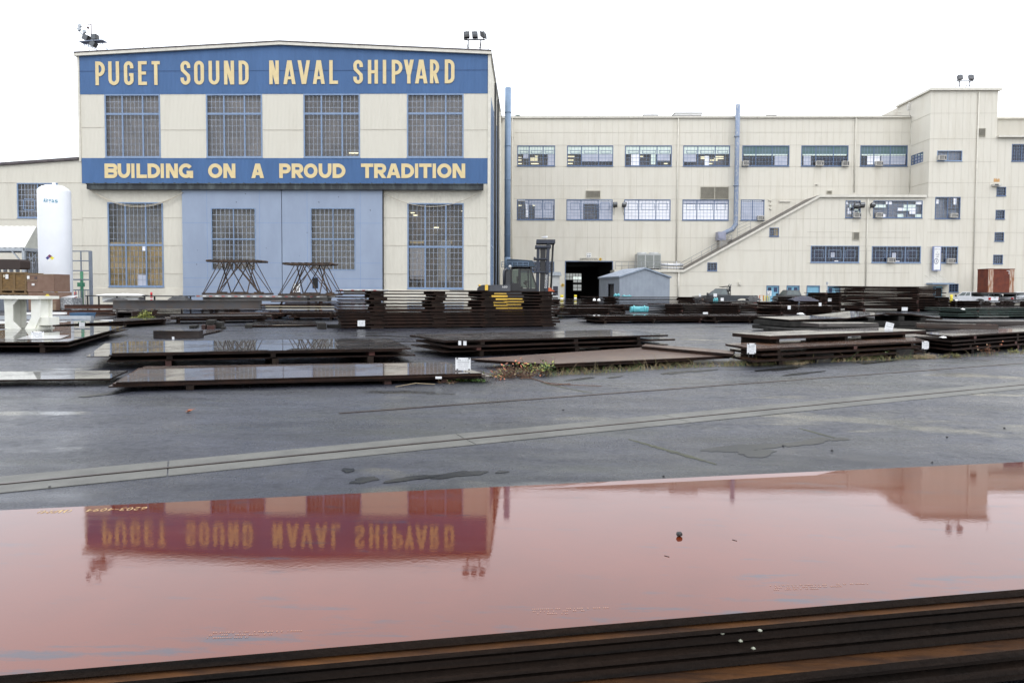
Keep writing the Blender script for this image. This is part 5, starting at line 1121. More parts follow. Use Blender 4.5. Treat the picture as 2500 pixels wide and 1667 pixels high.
stack('the thin pile behind the gapped stack', quad(860, 40, 1380, 43, 3), .72, [(.07, .05), (.07, .05), (.07, .05), (.07, .05)], st_dark, st_black, seed=42, jit=.6, sp=(.2, .8))
stack('the low pile between gate and teal bundle', quad(1370, 49, 1560, 50, 3), .72, [(.05, .06), (.05, .07), (.05, .06), (.05, .07)], st_pale, st_dark, seed=43, jit=.6, sp=(.2, .8))
stack('the rough pile under the long channel beam', quad(520, 38.5, 700, 39.2, 2.5), .34, [(.05, .05), (.05, .05), (.04, .04)], st_brown, st_rust, seed=44, jit=.5, sp=(.2, .8))
stack('the small pile left of the far-right stack', quad(2262, 20.6, 2345, 21.6, 2.2), .40, [(.04, .07), (.04, .07), (.04, .06)], st_brown, st_dark, seed=45, jit=.3, sp=(.3, .8))
# teal wrapped bundles
teal = mat('teal_wrap', (.12, .40, .43), .6, c2=(.08, .36, .42), scale=6, bump=.6, bscale=8)
def bundle(x0, x1, D, z0, z1, dep, lab):
    a, b = ground_at(x0, D), ground_at(x1, D + .3); rr = random.Random(int(x0)); q = MB(); n = 10; rings = []
    for k in range(n + 1):
        c = a.lerp(b, k / n); h = (z1 - z0) / 2; pts = []
        for j in range(10):
            t = 2 * math.pi * j / 10; cx, cz = math.cos(t), math.sin(t); f = 1 / max(abs(cx), abs(cz)) ** .75
            pts.append((c.x + rr.uniform(-.03, .03), c.y + dep / 2 + cx * f * dep / 2 * rr.uniform(.9, 1.05), z0 + h + cz * f * h * .9 * rr.uniform(.9, 1.06)))
        rings.append(pts)
    for k in range(n):
        for j in range(10): q.face([rings[k][j], rings[k][(j + 1) % 10], rings[k + 1][(j + 1) % 10], rings[k + 1][j]], 0, True)
    q.face(rings[0][::-1]); q.face(rings[-1])
    root = q.build('wrapped_bundle', teal); tag(root, lab, 'wrapped bundle')
    for fx in (.18, .8):
        s_ = MB(); c = a.lerp(b, fx); s_.tube([(c.x, c.y - .04, z0 + .05), (c.x, c.y - .06, z1 - .04), (c.x, c.y + dep * .5, z1 + .03)], .03, 5); s_.build('tie_strap', mat('teal_strap', (.20, .62, .66), .6), root)
bundle(1541, 1583, 48.0, .22, .70, .8, 'bright teal tarp-wrapped bundle in front of the grey shed')
bundle(1500, 1512, 57, 1.29, 1.52, .6, 'small teal wrap on the left end of the stack before the grey shed')
bundle(1743, 1752, 57.4, .95, 1.20, .4, 'small teal wrap hanging at the right end of the long stack')
bundle(1520, 1541, 57.6, 1.29, 1.40, .8, 'flat teal tarp strip on top of the stack before the grey shed')

# ------------------------------------------------------------------ placards
inkg = mat('placard_ink', (.16, .17, .19), .8)
def placard(x0, x1, y0, y1, D, lab, tilt=0.0, rows=0, clips=False):
    a, b, c, d = rect(x0, x1, y0, y1, D); root = empty('placard', ((a + b) / 2, D, c), lab, 'placard', 'white placards on the plate stacks')
    q = MB(); ca, sa = math.cos(tilt), math.sin(tilt); cx, cz = (a + b) / 2, (c + d) / 2; h, w_ = (d - c) / 2, (b - a) / 2
    q.obox((cx, D, cz), (w_ * ca, .0, -w_ * sa), (0, .006, 0), (h * sa, 0, h * ca)); q.build('board', mat('placard_white', (.74, .75, .76), .5, c2=(.62, .63, .64), scale=6), root)
    if rows:
        t = MB(); rr = random.Random(int(x0))
        for k in range(rows):
            v = h * (.62 - 1.35 * k / max(1, rows - 1)); u = -w_ * .72
            while u < w_ * .68:
                l_ = rr.uniform(.06, .16) * w_; uu = u + l_ / 2
                if rr.random() < .86: t.obox((cx + uu * ca + v * sa, D - .008, cz - uu * sa + v * ca), (l_ / 2 * ca, 0, -l_ / 2 * sa), (0, .001, 0), (h * .028 * sa, 0, h * (.05 if k < 2 else .03) * ca))
                u += l_ + w_ * .045
        t.build('text_lines', inkg, root)
    if clips:
        for sx in (-1, 1):
            for sz in (-1, 1): t = MB(); t.box((cx + sx * w_ * .78 - .012, D - .012, cz + sz * h * .9 - .01), (cx + sx * w_ * .78 + .02, D - .007, cz + sz * h * .9 + .012)); t.build('clip', black, root)
        t = MB(); t.box((cx - w_ * .6, D + .01, c - .08), (cx - w_ * .52, D + .03, c)); t.box((cx + w_ * .3, D + .01, c - .08), (cx + w_ * .38, D + .03, c)); t.build('stand', black, root)
placard(1112, 1149, 873.5, 903.6, 12.95, 'large white printed placard at the right end of the front-left rusty stack', rows=5, clips=True)
placard(1824, 1845.5, 838, 864, 15.5, 'white printed placard on the low stack, right of the brambles', rows=5, clips=True)
placard(2251, 2267.5, 832.5, 852.5, 18.3, 'white printed placard near the dry tuft at right', rows=4, clips=True)
placard(2161, 2181, 787.5, 806.5, 20.4, 'tilted white placard leaning on the thick plate at right', tilt=.22, rows=3)
placard(77, 107, 809, 832, 19.2, 'weathered white placard on the far-left stack before the white trestle', rows=6, clips=True)
placard(193.5, 206.5, 786.5, 796.5, 25.9, 'small white placard on the long slanted left stack', rows=3)
placard(873, 891, 782, 796.5, 30.0, 'white placard at the lower left of the tall gapped stack', rows=4)
placard(1119, 1126, 832, 842.5, 17.2, 'left one of two small white tags on the middle front stack')
placard(1131, 1139, 832.5, 843, 17.3, 'right one of two small white tags on the middle front stack')
placard(1063, 1078.5, 919, 924.5, 12.4, 'white tag on the lower edge of the front-left rusty stack')
placard(1716, 1728, 762, 773.5, 46.5, 'white placard before the black stack right of the teal bundle')
placard(1742, 1750.5, 716.5, 724.5, 57, 'white placard by the dark flatbed truck')
placard(1759.5, 1767, 727, 734.5, 49.8, 'white placard at the left end of the scrap heap')
placard(1923, 1930.5, 746, 755, 46.8, 'white placard in the middle of the scrap heap')
placard(1999, 2005.5, 739, 747, 46.8, 'white placard at the right of the scrap heap')
placard(2201.5, 2216, 750, 758.5, 62.5, 'grey-white placard at the foot of the tall black stack')
placard(2021.5, 2030, 728.5, 735.5, 59.5, 'faded grey placard on the shorter black stack')
placard(1706.5, 1711.5, 717, 723.5, 70, 'small white sign left of the dark flatbed truck')
placard(420, 425.5, 822, 830, 22.9, 'tiny white tag on the floor before the thick slab')

# ------------------------------------------------------------------ foreground stack of plates
fgm = steelmat('foreground_rust', (.112, .018, .0045), (.085, .013, .0035), scale=.7, cr=.02, b=.0)
n = fgm.node_tree; pb = [x for x in n.nodes if x.type == 'BSDF_PRINCIPLED'][0]
pb.inputs['Coat Weight'].default_value = 0; pb.inputs['IOR'].default_value = 1.55; pb.inputs['Roughness'].default_value = .045; pb.inputs['Specular IOR Level'].default_value = .5; pb.inputs['Specular Tint'].default_value = (1, .79, .74, 1)
for x in n.nodes:
    if x.type == 'HUE_SAT': hs = x
for l_ in list(n.links):
    if l_.to_node == hs and l_.to_socket.name == 'Value': n.links.remove(l_)
hs.inputs['Value'].default_value = 1.0
nd = n.nodes.new; lk = n.links.new
tcx = nd('ShaderNodeTexCoord'); mpx = nd('ShaderNodeMapping'); mpx.inputs['Rotation'].default_value = (0, 0, R(-10.5)); mpx.inputs['Scale'].default_value = (.8, 4.5, 1); lk(tcx.outputs['Object'], mpx.inputs[0])
zn = nd('ShaderNodeTexNoise'); zn.inputs['Scale'].default_value = 2.2; zn.inputs['Detail'].default_value = 9; zn.inputs['Roughness'].default_value = .72; lk(mpx.outputs[0], zn.inputs['Vector'])
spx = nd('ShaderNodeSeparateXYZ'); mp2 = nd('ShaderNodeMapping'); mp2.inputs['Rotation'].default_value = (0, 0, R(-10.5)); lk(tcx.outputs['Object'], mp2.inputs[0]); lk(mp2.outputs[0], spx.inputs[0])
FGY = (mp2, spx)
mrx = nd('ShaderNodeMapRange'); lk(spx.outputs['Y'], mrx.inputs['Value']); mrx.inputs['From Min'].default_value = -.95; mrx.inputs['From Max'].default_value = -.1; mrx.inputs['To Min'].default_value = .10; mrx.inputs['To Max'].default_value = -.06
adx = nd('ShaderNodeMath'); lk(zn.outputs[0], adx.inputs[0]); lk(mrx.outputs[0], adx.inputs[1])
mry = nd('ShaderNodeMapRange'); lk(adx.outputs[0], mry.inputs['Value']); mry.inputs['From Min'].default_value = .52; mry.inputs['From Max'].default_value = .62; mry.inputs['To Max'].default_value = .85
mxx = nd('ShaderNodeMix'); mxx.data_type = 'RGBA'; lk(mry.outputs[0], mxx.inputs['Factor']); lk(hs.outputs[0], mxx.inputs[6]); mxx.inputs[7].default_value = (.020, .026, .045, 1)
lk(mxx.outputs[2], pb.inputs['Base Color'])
# water film ripples disturb the reflection only
wn = nd('ShaderNodeTexNoise'); wn.inputs['Scale'].default_value = 45; wn.inputs['Detail'].default_value = 3; lk(tcx.outputs['Object'], wn.inputs['Vector'])
wb = nd('ShaderNodeBump'); wb.inputs['Strength'].default_value = .12; wb.inputs['Distance'].default_value = .0006; lk(wn.outputs[0], wb.inputs['Height']); [n.links.remove(l2) for l2 in list(n.links) if l2.to_socket == pb.inputs['Normal']]; lk(wb.outputs[0], pb.inputs['Normal'])
rn = nd('ShaderNodeTexNoise'); rn.inputs['Scale'].default_value = 1.1; rn.inputs['Detail'].default_value = 8; rn.inputs['Roughness'].default_value = .7; lk(mpx.outputs[0], rn.inputs['Vector'])
rmr = nd('ShaderNodeMapRange'); lk(rn.outputs[0], rmr.inputs['Value']); rmr.inputs['From Min'].default_value = .42; rmr.inputs['From Max'].default_value = .68; rmr.inputs['To Min'].default_value = .02; rmr.inputs['To Max'].default_value = .085; lk(rmr.outputs[0], pb.inputs['Roughness'])
gn = nd('ShaderNodeTexVoronoi'); gn.inputs['Scale'].default_value = 55; lk(tcx.outputs['Object'], gn.inputs['Vector'])
gmr = nd('ShaderNodeMapRange'); lk(gn.outputs['Distance'], gmr.inputs['Value']); gmr.inputs['From Min'].default_value = .05; gmr.inputs['From Max'].default_value = .11; gmr.inputs['To Min'].default_value = .35; gmr.inputs['To Max'].default_value = 1
gmx = nd('ShaderNodeMix'); gmx.data_type = 'RGBA'; gmx.blend_type = 'MULTIPLY'; gmx.inputs['Factor'].default_value = 1; lk(mxx.outputs[2], gmx.inputs[6]); lk(gmr.outputs[0], gmx.inputs[7]); lk(gmx.outputs[2], pb.inputs['Base Color'])
ZF = .45
TILT = .0075
nA, nB = on(0, 1648, ZF), on(2500, 1437, ZF); fA, fB = on(0, 1245, ZF - .014), on(2500, 1127, ZF - .014)
_e = (nB - nA).normalized(); _m = Vector((-_e.y, _e.x, 0))
def pz(p): return ZF - TILT * (Vector((p[0], p[1], 0)) - Vector((nA.x, nA.y, 0))).dot(_m)
def onp(px, py):
    z = ZF
    for _ in range(4): z = pz(on(px, py, z))
    return on(px, py, z)
dn_ = (nB - nA).normalized(); df = (fB - fA).normalized(); nn = Vector((-dn_.y, dn_.x, 0))
A0, B0 = nA - dn_ * 2.2, nB + dn_ * 2.2; C0, D0 = fB + df * 2.2, fA - df * 2.2
def fg_plate(z1, th, push, topm, label, curl=False, ext=0.0, depth_cut=0):
    q = MB(); nx, ny = 60, 24
    a, b = A0 - nn * push - dn_ * ext, B0 - nn * push + dn_ * ext
    def pt(u, v, z):
        p = a.lerp(b, u).lerp(D0.lerp(C0, u), v)
        h = 0
        if curl:
            xx = u; e = max(0, (v - .955) / .045); h = .0024 * e * math.exp(-((xx - .60) / .075) ** 2) 
        return (p.x, p.y, z + h + pz(p) - ZF)
    for k in range(nx):
        u0, u1 = k / nx, (k + 1) / nx
        for j in range(ny):
            v0, v1 = j / ny, (j + 1) / ny
            if j == ny - 1 and curl: v0 = .955
            if j == ny - 2 and curl: v1 = .955
            q.face([pt(u0, v0, z1), pt(u1, v0, z1), pt(u1, v1, z1), pt(u0, v1, z1)], 0)
        q.face([pt(u0, 0, z1 - th), pt(u1, 0, z1 - th), pt(u1, 0, z1), pt(u0, 0, z1)], 1); q.face([pt(u1, 1, z1 - th), pt(u0, 1, z1 - th), pt(u0, 1, z1), pt(u1, 1, z1)], 1)
    for u in (0, 1): q.face([pt(u, 0, z1 - th), pt(u, 1, z1 - th), pt(u, 1, z1), pt(u, 0, z1)], 1)
    q.face([pt(0, 0, z1 - th), pt(1, 0, z1 - th), pt(1, 1, z1 - th), pt(0, 1, z1 - th)], 1)
    o = q.build('steel_plate', [topm, fge], origin=(0.2, 3.0, z1)); return tag(o, label, 'steel plate', 'steel plates of the foreground stack')
fge = mat('foreground_edge', (.005, .004, .0035), .8, c2=(.017, .0095, .006), scale=5, streak=(.15, .15, 4), bump=.4, bscale=30, spec=.2)  # near-black colour carries the shade under the overhanging plates
fgl = mat('foreground_ledge', (.11, .042, .009), .6, c2=(.03, .013, .006), scale=3, streak=(.5, 3, 1), bump=.3, bscale=20, coat=.2, coatr=.35)
# the near-left placard and the reflective look of the top sheet
zq = ZF
fg_plate(zq, .030, 0, fgm, 'wide orange-brown wet plate mirroring the buildings, on top of the foreground stack', curl=True)
lay = [(.041, .018, .028), (.085, .030, -.004), (.128, .020, .022), (.170, .035, .006), (.215, .030, .075), (.262, .022, .035), (.305, .030, .050), (.350, .030, .02)]
for i, (dz, th, push) in enumerate(lay):
    fg_plate(ZF - dz, th, push, fgl if i in (0, 4) else fge, f"{ORD[i + 1]} plate of the foreground stack, only its dark rusty edge showing" if i < 7 else 'lowest plate of the foreground stack, almost on the ground', ext=(.0, .3, -.2, .4, .1, .2, 0, .3)[i])
for k, u in enumerate((.08, .36, .62, .90)):
    p = A0.lerp(B0, u); q = MB(); q.slab([p + nn * .1, p + dn_ * .12 + nn * .1, p + dn_ * .12 + nn * 1.6, p + nn * 1.6], .004, ZF - .395); tag(q.build('timber_spacer', timber), f"{['left', 'centre-left', 'centre-right', 'right'][k]} ground timber under the foreground stack", 'spacer', 'timber spacers between steel plates')
dropm = mat('wet_fleck', (.32, .33, .26), .2)
for i, (x, y) in enumerate(((1757, 1534), (1848, 1527), (1801, 1552), (1832, 1570))):
    dd_ = (.072, .052, .098, .12)[i]; q = MB(); p = on(x, y, ZF - dd_); q.lathe((p.x, p.y - .035, p.z), [(.002, -.006), (.010, 0), (.002, .006)], 8); tag(q.build('paint_fleck', dropm), ['left', 'right', 'middle', 'lowest'][i] + ' one of four pale flecks on the foreground plate edges', 'paint fleck')
# chalk writing, seen upside down, belongs to the plate: laid on it as thin paint
chalk = mat('chalk_yellow', (.50, .38, .19), .8, c2=(.25, .12, .05), scale=40)
def chalktext(txt, xa, ya, xb, yb, hgt, nm):
    a, b = onp(xa, ya), onp(xb, yb); q = MB(); L_ = (a - b).length; words(txt, 0, L_, 0, hgt, 0, q, 0, 0.0, .0001, gap=.22)
    ex = (a - b).normalized(); ey = Vector((-ex.y, ex.x, 0)); ey = ey if ey.y < 0 else -ey
    q.v = [tuple(b + ex * v[0] + ey * v[2] + Vector((0, 0, .0012 - v[1]))) for v in q.v]
    return tag(q.build(nm, chalk), 'yellow chalk writing upside down near the far left edge of the foreground plate' if nm == 'chalk_writing' else 'faint stencilled code near the near edge of the foreground plate', 'chalk writing')
o = chalktext('6203-4094   (11PM)', 100, 1246, 362, 1237, .055, 'chalk_writing')
faint = mat('faint_stencil', (.26, .09, .03), .3, c2=(.20, .055, .018), coat=.6)
for (x0, x1, y, ang, lab) in ((515, 735, 1545, 0, 'left'), (1300, 1490, 1488, 0, 'middle'), (1880, 2120, 1430, 0, 'right')):
    a, b = onp(x0, y), onp(x1, y - (x1 - x0) * .02); ex = (b - a).normalized(); ey = Vector((-ex.y, ex.x, 0)); q = MB(); rr = random.Random(x0)
    for r_i in range(3):
        u = 0; L_ = (b - a).length * (1, .7, .45)[r_i]
        while u < L_:
            w_ = rr.uniform(.002, .005)
            if rr.random() < .65:
                p = a + ex * u - ey * r_i * .02; q.slab([p, p + ex * w_, p + ex * w_ + ey * .008, p + ey * .008], pz(p) + .0006, pz(p) + .0011)
            u += w_ + .004
    tag(q.build('stencil_marks', faint), f"{lab} one of three faint stencilled marks near the plate's front edge", 'stencil marks')
# stone and twigs on the plate
p = onp(1658, 1309); q = MB(); rr = random.Random(4)
bmx = bmesh.new(); bmesh.ops.create_icosphere(bmx, subdivisions=2, radius=1)
for v in bmx.verts: v.co *= rr.uniform(.85, 1.1)
for f_ in bmx.faces: q.face([(p.x + v.co.x * .017, p.y + v.co.y * .014, p.z + .0125 + v.co.z * .0135) for v in f_.verts])
tag(q.build('stone', mat('black_stone', (.015, .015, .017), .6, c2=(.05, .05, .05), scale=60)), 'small black stone lying on the wet foreground plate', 'stone')
for i, (x0, y0, x1, y1) in enumerate(((1788, 1317, 1799, 1320), (1622, 1356, 1634, 1359))):
    q = MB(); a, b = onp(x0, y0) + Vector((0, 0, .001)), onp(x1, y1) + Vector((0, 0, .001)); m_ = (a + b) / 2; q.tube([a, m_, b], .0018, 5); tag(q.build('twig', black), ('small dark twig right of the black stone on the foreground plate', 'small dark twig left of the black stone on the foreground plate')[i], 'twig')
leafm = mat('dead_leaf', (.17, .08, .045), .8, c2=(.09, .045, .03), scale=20)
leafo = mat('orange_leaf', (.42, .13, .04), .7, c2=(.25, .07, .03), scale=20)
def leaf(p, s_, m, lab, lift=.02, rz=0.0):
    q = MB(); n = 9; top = []; rr = random.Random(int(p.x * 100))
    for k in range(n):
        t = 2 * math.pi * k / n; r_ = s_ * (1 if k % 2 else .55) * rr.uniform(.8, 1.1); top.append((p.x + r_ * math.cos(t + rz), p.y + r_ * math.sin(t + rz), p.z + lift * rr.uniform(.2, 1.5)))
    c = (p.x, p.y, p.z + .003)
    for k in range(n): q.face([c, top[k], top[(k + 1) % n]])
    q.tube([(p.x, p.y, p.z + .004), (p.x + s_ * 1.2, p.y + s_ * .5, p.z + lift * 1.6)], .0018 + s_ * .01, 4)
    return tag(q.build('leaf', m), lab, 'leaf')
leaf(on(2185, 1658, .012), .075, leafm, 'curled brown dead leaf on the ground at the bottom right, before the stack', .055)
leaf(on(461, 1006, .004), .06, leafo, 'single orange leaf on the wet asphalt at left', .03)
peb = 0
for (x, y, wh) in ((1620, 1161, 'nearest the far plate edge'), (1912, 1087, 'by the dark puddle'), (2031, 1098, 'right of the puddle'), (2452, 1044, 'near the right border'), (2312, 1066, 'small, on the right pavement'), (2276, 1127, 'just beyond the plate at right'), (1375, 1000, 'between the two rails'), (121, 1187, 'on the concrete strip at left')):
    p = on(x, y, .01); q = MB(); r_ = .009 * (1.3 if y < 1100 else 1)
    for f_ in bmx.faces: q.face([(p.x + v.co.x * r_ * 1.3, p.y + v.co.y * r_, max(.001, .008 + v.co.z * r_ * .8)) for v in f_.verts])
    tag(q.build('pebble', MATS['black_stone']), f"small black pebble {wh}", 'pebble', 'pebbles on the pavement')
# ------------------------------------------------------------------ vehicles
def moveroot(root, loc, rz): root.location = loc; root.rotation_euler.z = rz
tyre = mat('tyre', (.02, .02, .02), .8); rimm = mat('rim', (.35, .35, .36), .4, metal=.5); redl = mat('tail_light', (.45, .02, .02), .3); lens = mat('clear_lens', (.6, .6, .6), .2)
platem = mat('licence_plate', (.6, .62, .65), .5)
def wheel(parent, x, y, r=.36, w_=.24):
    q = MB(); q.tube([(x, y - w_ / 2, r), (x, y - w_ / 2 + .03, r), (x, y + w_ / 2 - .03, r), (x, y + w_ / 2, r)], [r * .9, r, r, r * .9], 18); t = q.build('wheel', tyre, parent)
    q = MB(); q.tube([(x, y - w_ / 2 - .012, r), (x, y + w_ / 2 + .012, r)], r * .58, 14); q.build('rim', rimm, t)
def pickup(label, paint, loc, rz, rack=False, sc=1.0, group=None):
    root = empty('pickup_truck', (0, 0, 0), label, 'pickup truck', group)
    q = MB(); w_ = .88
    q.prism([(-.42, .42), (1.25, .42), (1.3, .62), (1.55, .78), (1.85, .78), (2.1, .62), (2.15, .42), (2.58, .45), (2.62, .80), (2.5, 1.02), (1.3, 1.12), (-.42, 1.12)], -w_, w_)
    for s_ in (-1, 1): q.prism([(-2.6, .55), (-2.05, .55), (-1.95, .76), (-1.7, .86), (-1.3, .86), (-1.05, .76), (-.95, .45), (-.425, .45), (-.425, 1.12), (-2.6, 1.12)], s_ * w_, s_ * (w_ - .09))
    q.box((-2.55, -w_ + .1, .62), (-.43, w_ - .1, .70)); q.build('body', paint, root)
    q = MB(); q.box((-2.66, -w_ + .08, .58), (-2.602, w_ - .08, 1.10)); q.box((-2.668, -.18, .98), (-2.6601, .18, 1.05), 1); tg = q.build('tailgate', [paint, black], root)
    q = MB(); q.box((-2.675, -.2, .62), (-2.661, .2, .74)); q.build('licence_plate', platem, tg)
    q = MB(); q.box((-2.78, -w_, .42), (-2.603, w_, .54)); q.build('bumper', galv, root)
    q = MB(); B = [(-.42, -w_ + .03, 1.12), (1.32, -w_ + .03, 1.12), (1.32, w_ - .03, 1.12), (-.42, w_ - .03, 1.12)]; T = [(-.30, -.66, 1.68), (.62, -.66, 1.68), (.62, .66, 1.68), (-.30, .66, 1.68)]
    q.face(T)
    for k in range(4): q.face([B[k], B[(k + 1) % 4], T[(k + 1) % 4], T[k]])
    cb = q.build('cab', paint, root)
    def panel(k, m0, m1, h0, h1, name='window'):
        a, b, c, d = [Vector(v) for v in (B[k], B[(k + 1) % 4], T[(k + 1) % 4], T[k])]
        f = lambda u, v: a.lerp(b, u).lerp(d.lerp(c, u), v)
        n = (b - a).cross(d - a).normalized() * .012; n = n if n.dot(f(.5, .5) - Vector((.3, 0, 1.3))) > 0 else -n
        q = MB(); q.face([f(m0, h0) + n, f(m1, h0) + n, f(m1, h1) + n, f(m0, h1) + n]); q.build(name, carglass, cb)
    panel(0, .04, .40, .12, .88); panel(0, .44, .92, .12, .88); panel(2, .08, .56, .12, .88); panel(2, .60, .96, .12, .88); panel(1, .06, .94, .1, .92, 'windscreen'); panel(3, .08, .92, .14, .86, 'rear_window')
    for s_ in (-1, 1):
        q = MB(); q.box((-2.612, s_ * (w_ - .02), .74), (-2.45, s_ * (w_ + .012), 1.02)); q.box((-2.672, s_ * (w_ - .10), .74), (-2.604, s_ * (w_ + .004), 1.02)); q.build('tail_light', redl, root)
        q = MB(); q.box((1.15, s_ * (w_ + .02), 1.1), (1.28, s_ * (w_ + .24), 1.32)); q.build('mirror', black, root)
        q = MB(); q.box((2.52, s_ * .55, .78), (2.63, s_ * .85, .95)); q.build('headlight', lens, root)
    for x in (-1.5, 1.7):
        for s_ in (-1, 1): wheel(root, x, s_ * (w_ - .12))
    if rack:
        q = MB()
        for s_ in (-.72, .72):
            for x in (-.45, -.32): q.tube([(x, s_, 1.1), (x, s_, 1.88)], .03, 6)
            q.tube([(-.4, s_, 1.88), (.3, s_, 1.80)], .03, 6); q.tube([(-.4, s_, 1.88), (-.5, s_ * 1.02, 2.05)], .03, 6)
        for zz in (1.45, 1.65, 1.88): q.tube([(-.45, -.72, zz), (-.45, .72, zz)], .03, 6)
        for k in range(4): q.tube([(-.45, -.5 + k * .33, 1.45), (-.45, -.5 + k * .33, 1.88)], .018, 5)
        q.build('rack', black, root)
    root.scale = (sc, sc, sc); moveroot(root, loc, rz); return root
carglass = mat('car_window', (.05, .07, .07), .08, c2=(.08, .10, .10), spec=.8)
truckw = mat('truck_white', (.76, .77, .80), .3, coat=.5); truckd = mat('truck_dark_grey', (.035, .040, .046), .4, coat=.5)
def gp(px, D): return ground_at(px, D)
pickup('leftmost white pickup truck, tail towards the yard, by the white post', truckw, gp(2368, 97), R(118), sc=1.15, group='white pickup trucks')
pickup('white pickup truck partly under the rusty container, second from left', truckw, gp(2426, 98), R(113), sc=1.15, group='white pickup trucks')
pickup('white pickup truck at the right border of the view', truckw, gp(2480, 97), R(112), sc=1.15, group='white pickup trucks')
pickup('black pickup truck with a ladder rack, in front of the small square window', truckd, gp(1766, 72), R(158), rack=True, sc=1.24)
pickup('dark grey pickup truck seen from behind, before the blue doors', truckd, gp(1931, 86), R(95), sc=1.2)
# rusty container on a low flatbed
rc = mat('rust_container', (.16, .035, .015), .8, c2=(.10, .022, .012), scale=1.2); rw = mat('rust_white_streak', (.50, .40, .33), .8, c2=(.25, .09, .03), scale=1.8, streak=(3, 1, .5), lo=.4, hi=.6)
a, b, c, d = rect(2412, 2476, 656, 714, 95); ct_ = empty('rusty_container', ((a + b) / 2, 95, c), 'tall rusty open-topped steel box with white streaked ends, raised on a flatbed', 'container')
q = MB(); q.box((a, 95, c), (b, 97.2, d - .08)); q.box((a - .05, 94.95, d - .08), (b + .05, 97.25, d)); q.build('box', rc, ct_)
q = MB(); q.box((a + .02, 94.97, c), (a + (b - a) * .20, 94.998, d - .09)); q.build('streaked_panel', rw, ct_); q = MB(); q.box((a + (b - a) * .82, 94.97, c), (b - .02, 94.998, d - .09)); q.build('streaked_panel', rw, ct_)
q = MB(); x_ = a + (b - a) * .70; q.box((x_, 94.98, d - .30), (x_ + .36, 94.998, d - .24)); q.box((x_ + .30, 94.98, d - .75), (x_ + .36, 94.998, d - .301)); q.build('chalk_mark', white, ct_)
q = MB(); q.box((a - 1.2, 94.5, c - .22), (b + 2, 97.6, c - .004)); q.box((a - .8, 94.8, .95), (a - .6, 97, c - .22)); q.box((b, 94.8, .95), (b + .2, 97, c - .22)); q.box((a - 1, 94.7, .75), (b + 1.5, 97.2, .95))
tr_ = q.build('flatbed_truck', black); tag(tr_, 'black flatbed under the rusty steel box', 'flatbed'); 
for x_ in (a, b): wheel(tr_, x_ - tr_.location.x, 94.9 - tr_.location.y, .42, .3)
for ch in tr_.children: ch.location = (0, 0, 0)
# ------------------------------------------------------------------ forklift
DK = 47.0
fl = empty('forklift', (X(1260, DK, 700), DK + 1.2, 0), 'large black and yellow forklift with raised mast behind the tall gapped stack', 'forklift')
fx = lambda p, y=700: X(p, DK, y); fz = lambda p: Z(p, DK, 1260)
flg = mat('forklift_grey', (.035, .039, .052), .45, c2=(.05, .054, .066), coat=.3); fly = mat('forklift_yellow', (.75, .48, .06), .4, c2=(.66, .41, .05)); fld = mat('forklift_dark', (.02, .02, .022), .5); mastm = mat('mast_blue_grey', (.028, .036, .058), .5, c2=(.018, .022, .034), scale=3)
def poly(pts, y0, y1, q, m=0): q.prism([(fx(x, y), fz(y)) for x, y in pts], y0, y1, m)
q = MB(); poly([(1172, 712), (1335, 712), (1335, 748), (1172, 748)], DK + .15, DK + 2.3, q); q.build('chassis', fld, fl)
q = MB(); poly([(1193, 716), (1236, 716), (1240, 726), (1289, 726), (1284, 757), (1243, 757), (1233, 737), (1194, 728)], DK + .02, DK + .145, q); poly([(1193, 716), (1236, 716), (1240, 726), (1289, 726), (1284, 757), (1243, 757), (1233, 737), (1194, 728)], DK + 2.31, DK + 2.43, q); q.build('side_panel', fly, fl)
q = MB(); poly([(1165, 752), (1165, 705), (1170, 699), (1178, 696), (1194, 696), (1194, 752)], DK, DK + 2.5, q); q.build('counterweight', fld, fl)
q = MB(); poly([(1184, 709), (1184, 697), (1187, 695), (1191.5, 695), (1191.5, 709)], DK - .06, DK - .004, q); q.build('lug', fly, fl)
q = MB(); q.tube([(fx(1169), DK + 1.2, fz(702)), (fx(1169), DK + 1.2, fz(697)), (fx(1167), DK + 1.3, fz(695.5)), (fx(1165), DK + 1.35, fz(698))], .05, 6); q.build('lug', fly, fl)
q = MB(); poly([(1194.5, 712), (1194.5, 697.5), (1200, 695.5), (1246, 695.5), (1246, 712)], DK + .05, DK + 2.4, q); hd = q.build('hood', flg, fl)
q = MB(); words('130', fx(1226.5), fx(1238.5), fz(702.8), fz(698.6), DK + .04, q, 0, 0); q.build('model_number', white, hd)
cabp = [(1246, 712), (1247, 657), (1252, 653), (1295, 653), (1309, 698), (1309, 712)]
cabf = MB()
for y in (DK + .30, DK + 1.9):
    for i in range(len(cabp)):
        a, b = cabp[i], cabp[(i + 1) % len(cabp)]; cabf.bar((fx(*a), y, fz(a[1])), (fx(*b), y, fz(b[1])), .10, .10)
    cabf.bar((fx(1268), y, fz(712)), (fx(1268), y, fz(654)), .16, .10); cabf.bar((fx(1290), y, fz(712)), (fx(1289), y, fz(654)), .09, .08); cabf.bar((fx(1247), y, fz(700)), (fx(1268), y, fz(700)), .07, .5)
cabf.box((fx(1248), DK + .25, fz(655)), (fx(1297), DK + 1.95, fz(651.5))); cabf.box((fx(1247), DK + .3, fz(712)), (fx(1309), DK + 1.9, fz(704)))
cb = cabf.build('cab', fld, fl)
for (pts) in ([(1249, 702), (1249, 657), (1266, 656), (1266, 702)], [(1270, 703), (1270, 656), (1288, 656), (1288, 703)], [(1291, 703), (1291, 657), (1296, 657), (1307, 699), (1307, 703)]):
    q = MB(); q.face([(fx(x, y), DK + .28, fz(y)) for x, y in pts]); q.face([(fx(x, y), DK + 1.92, fz(y)) for x, y in pts]); q.build('window', glass_g, cb)
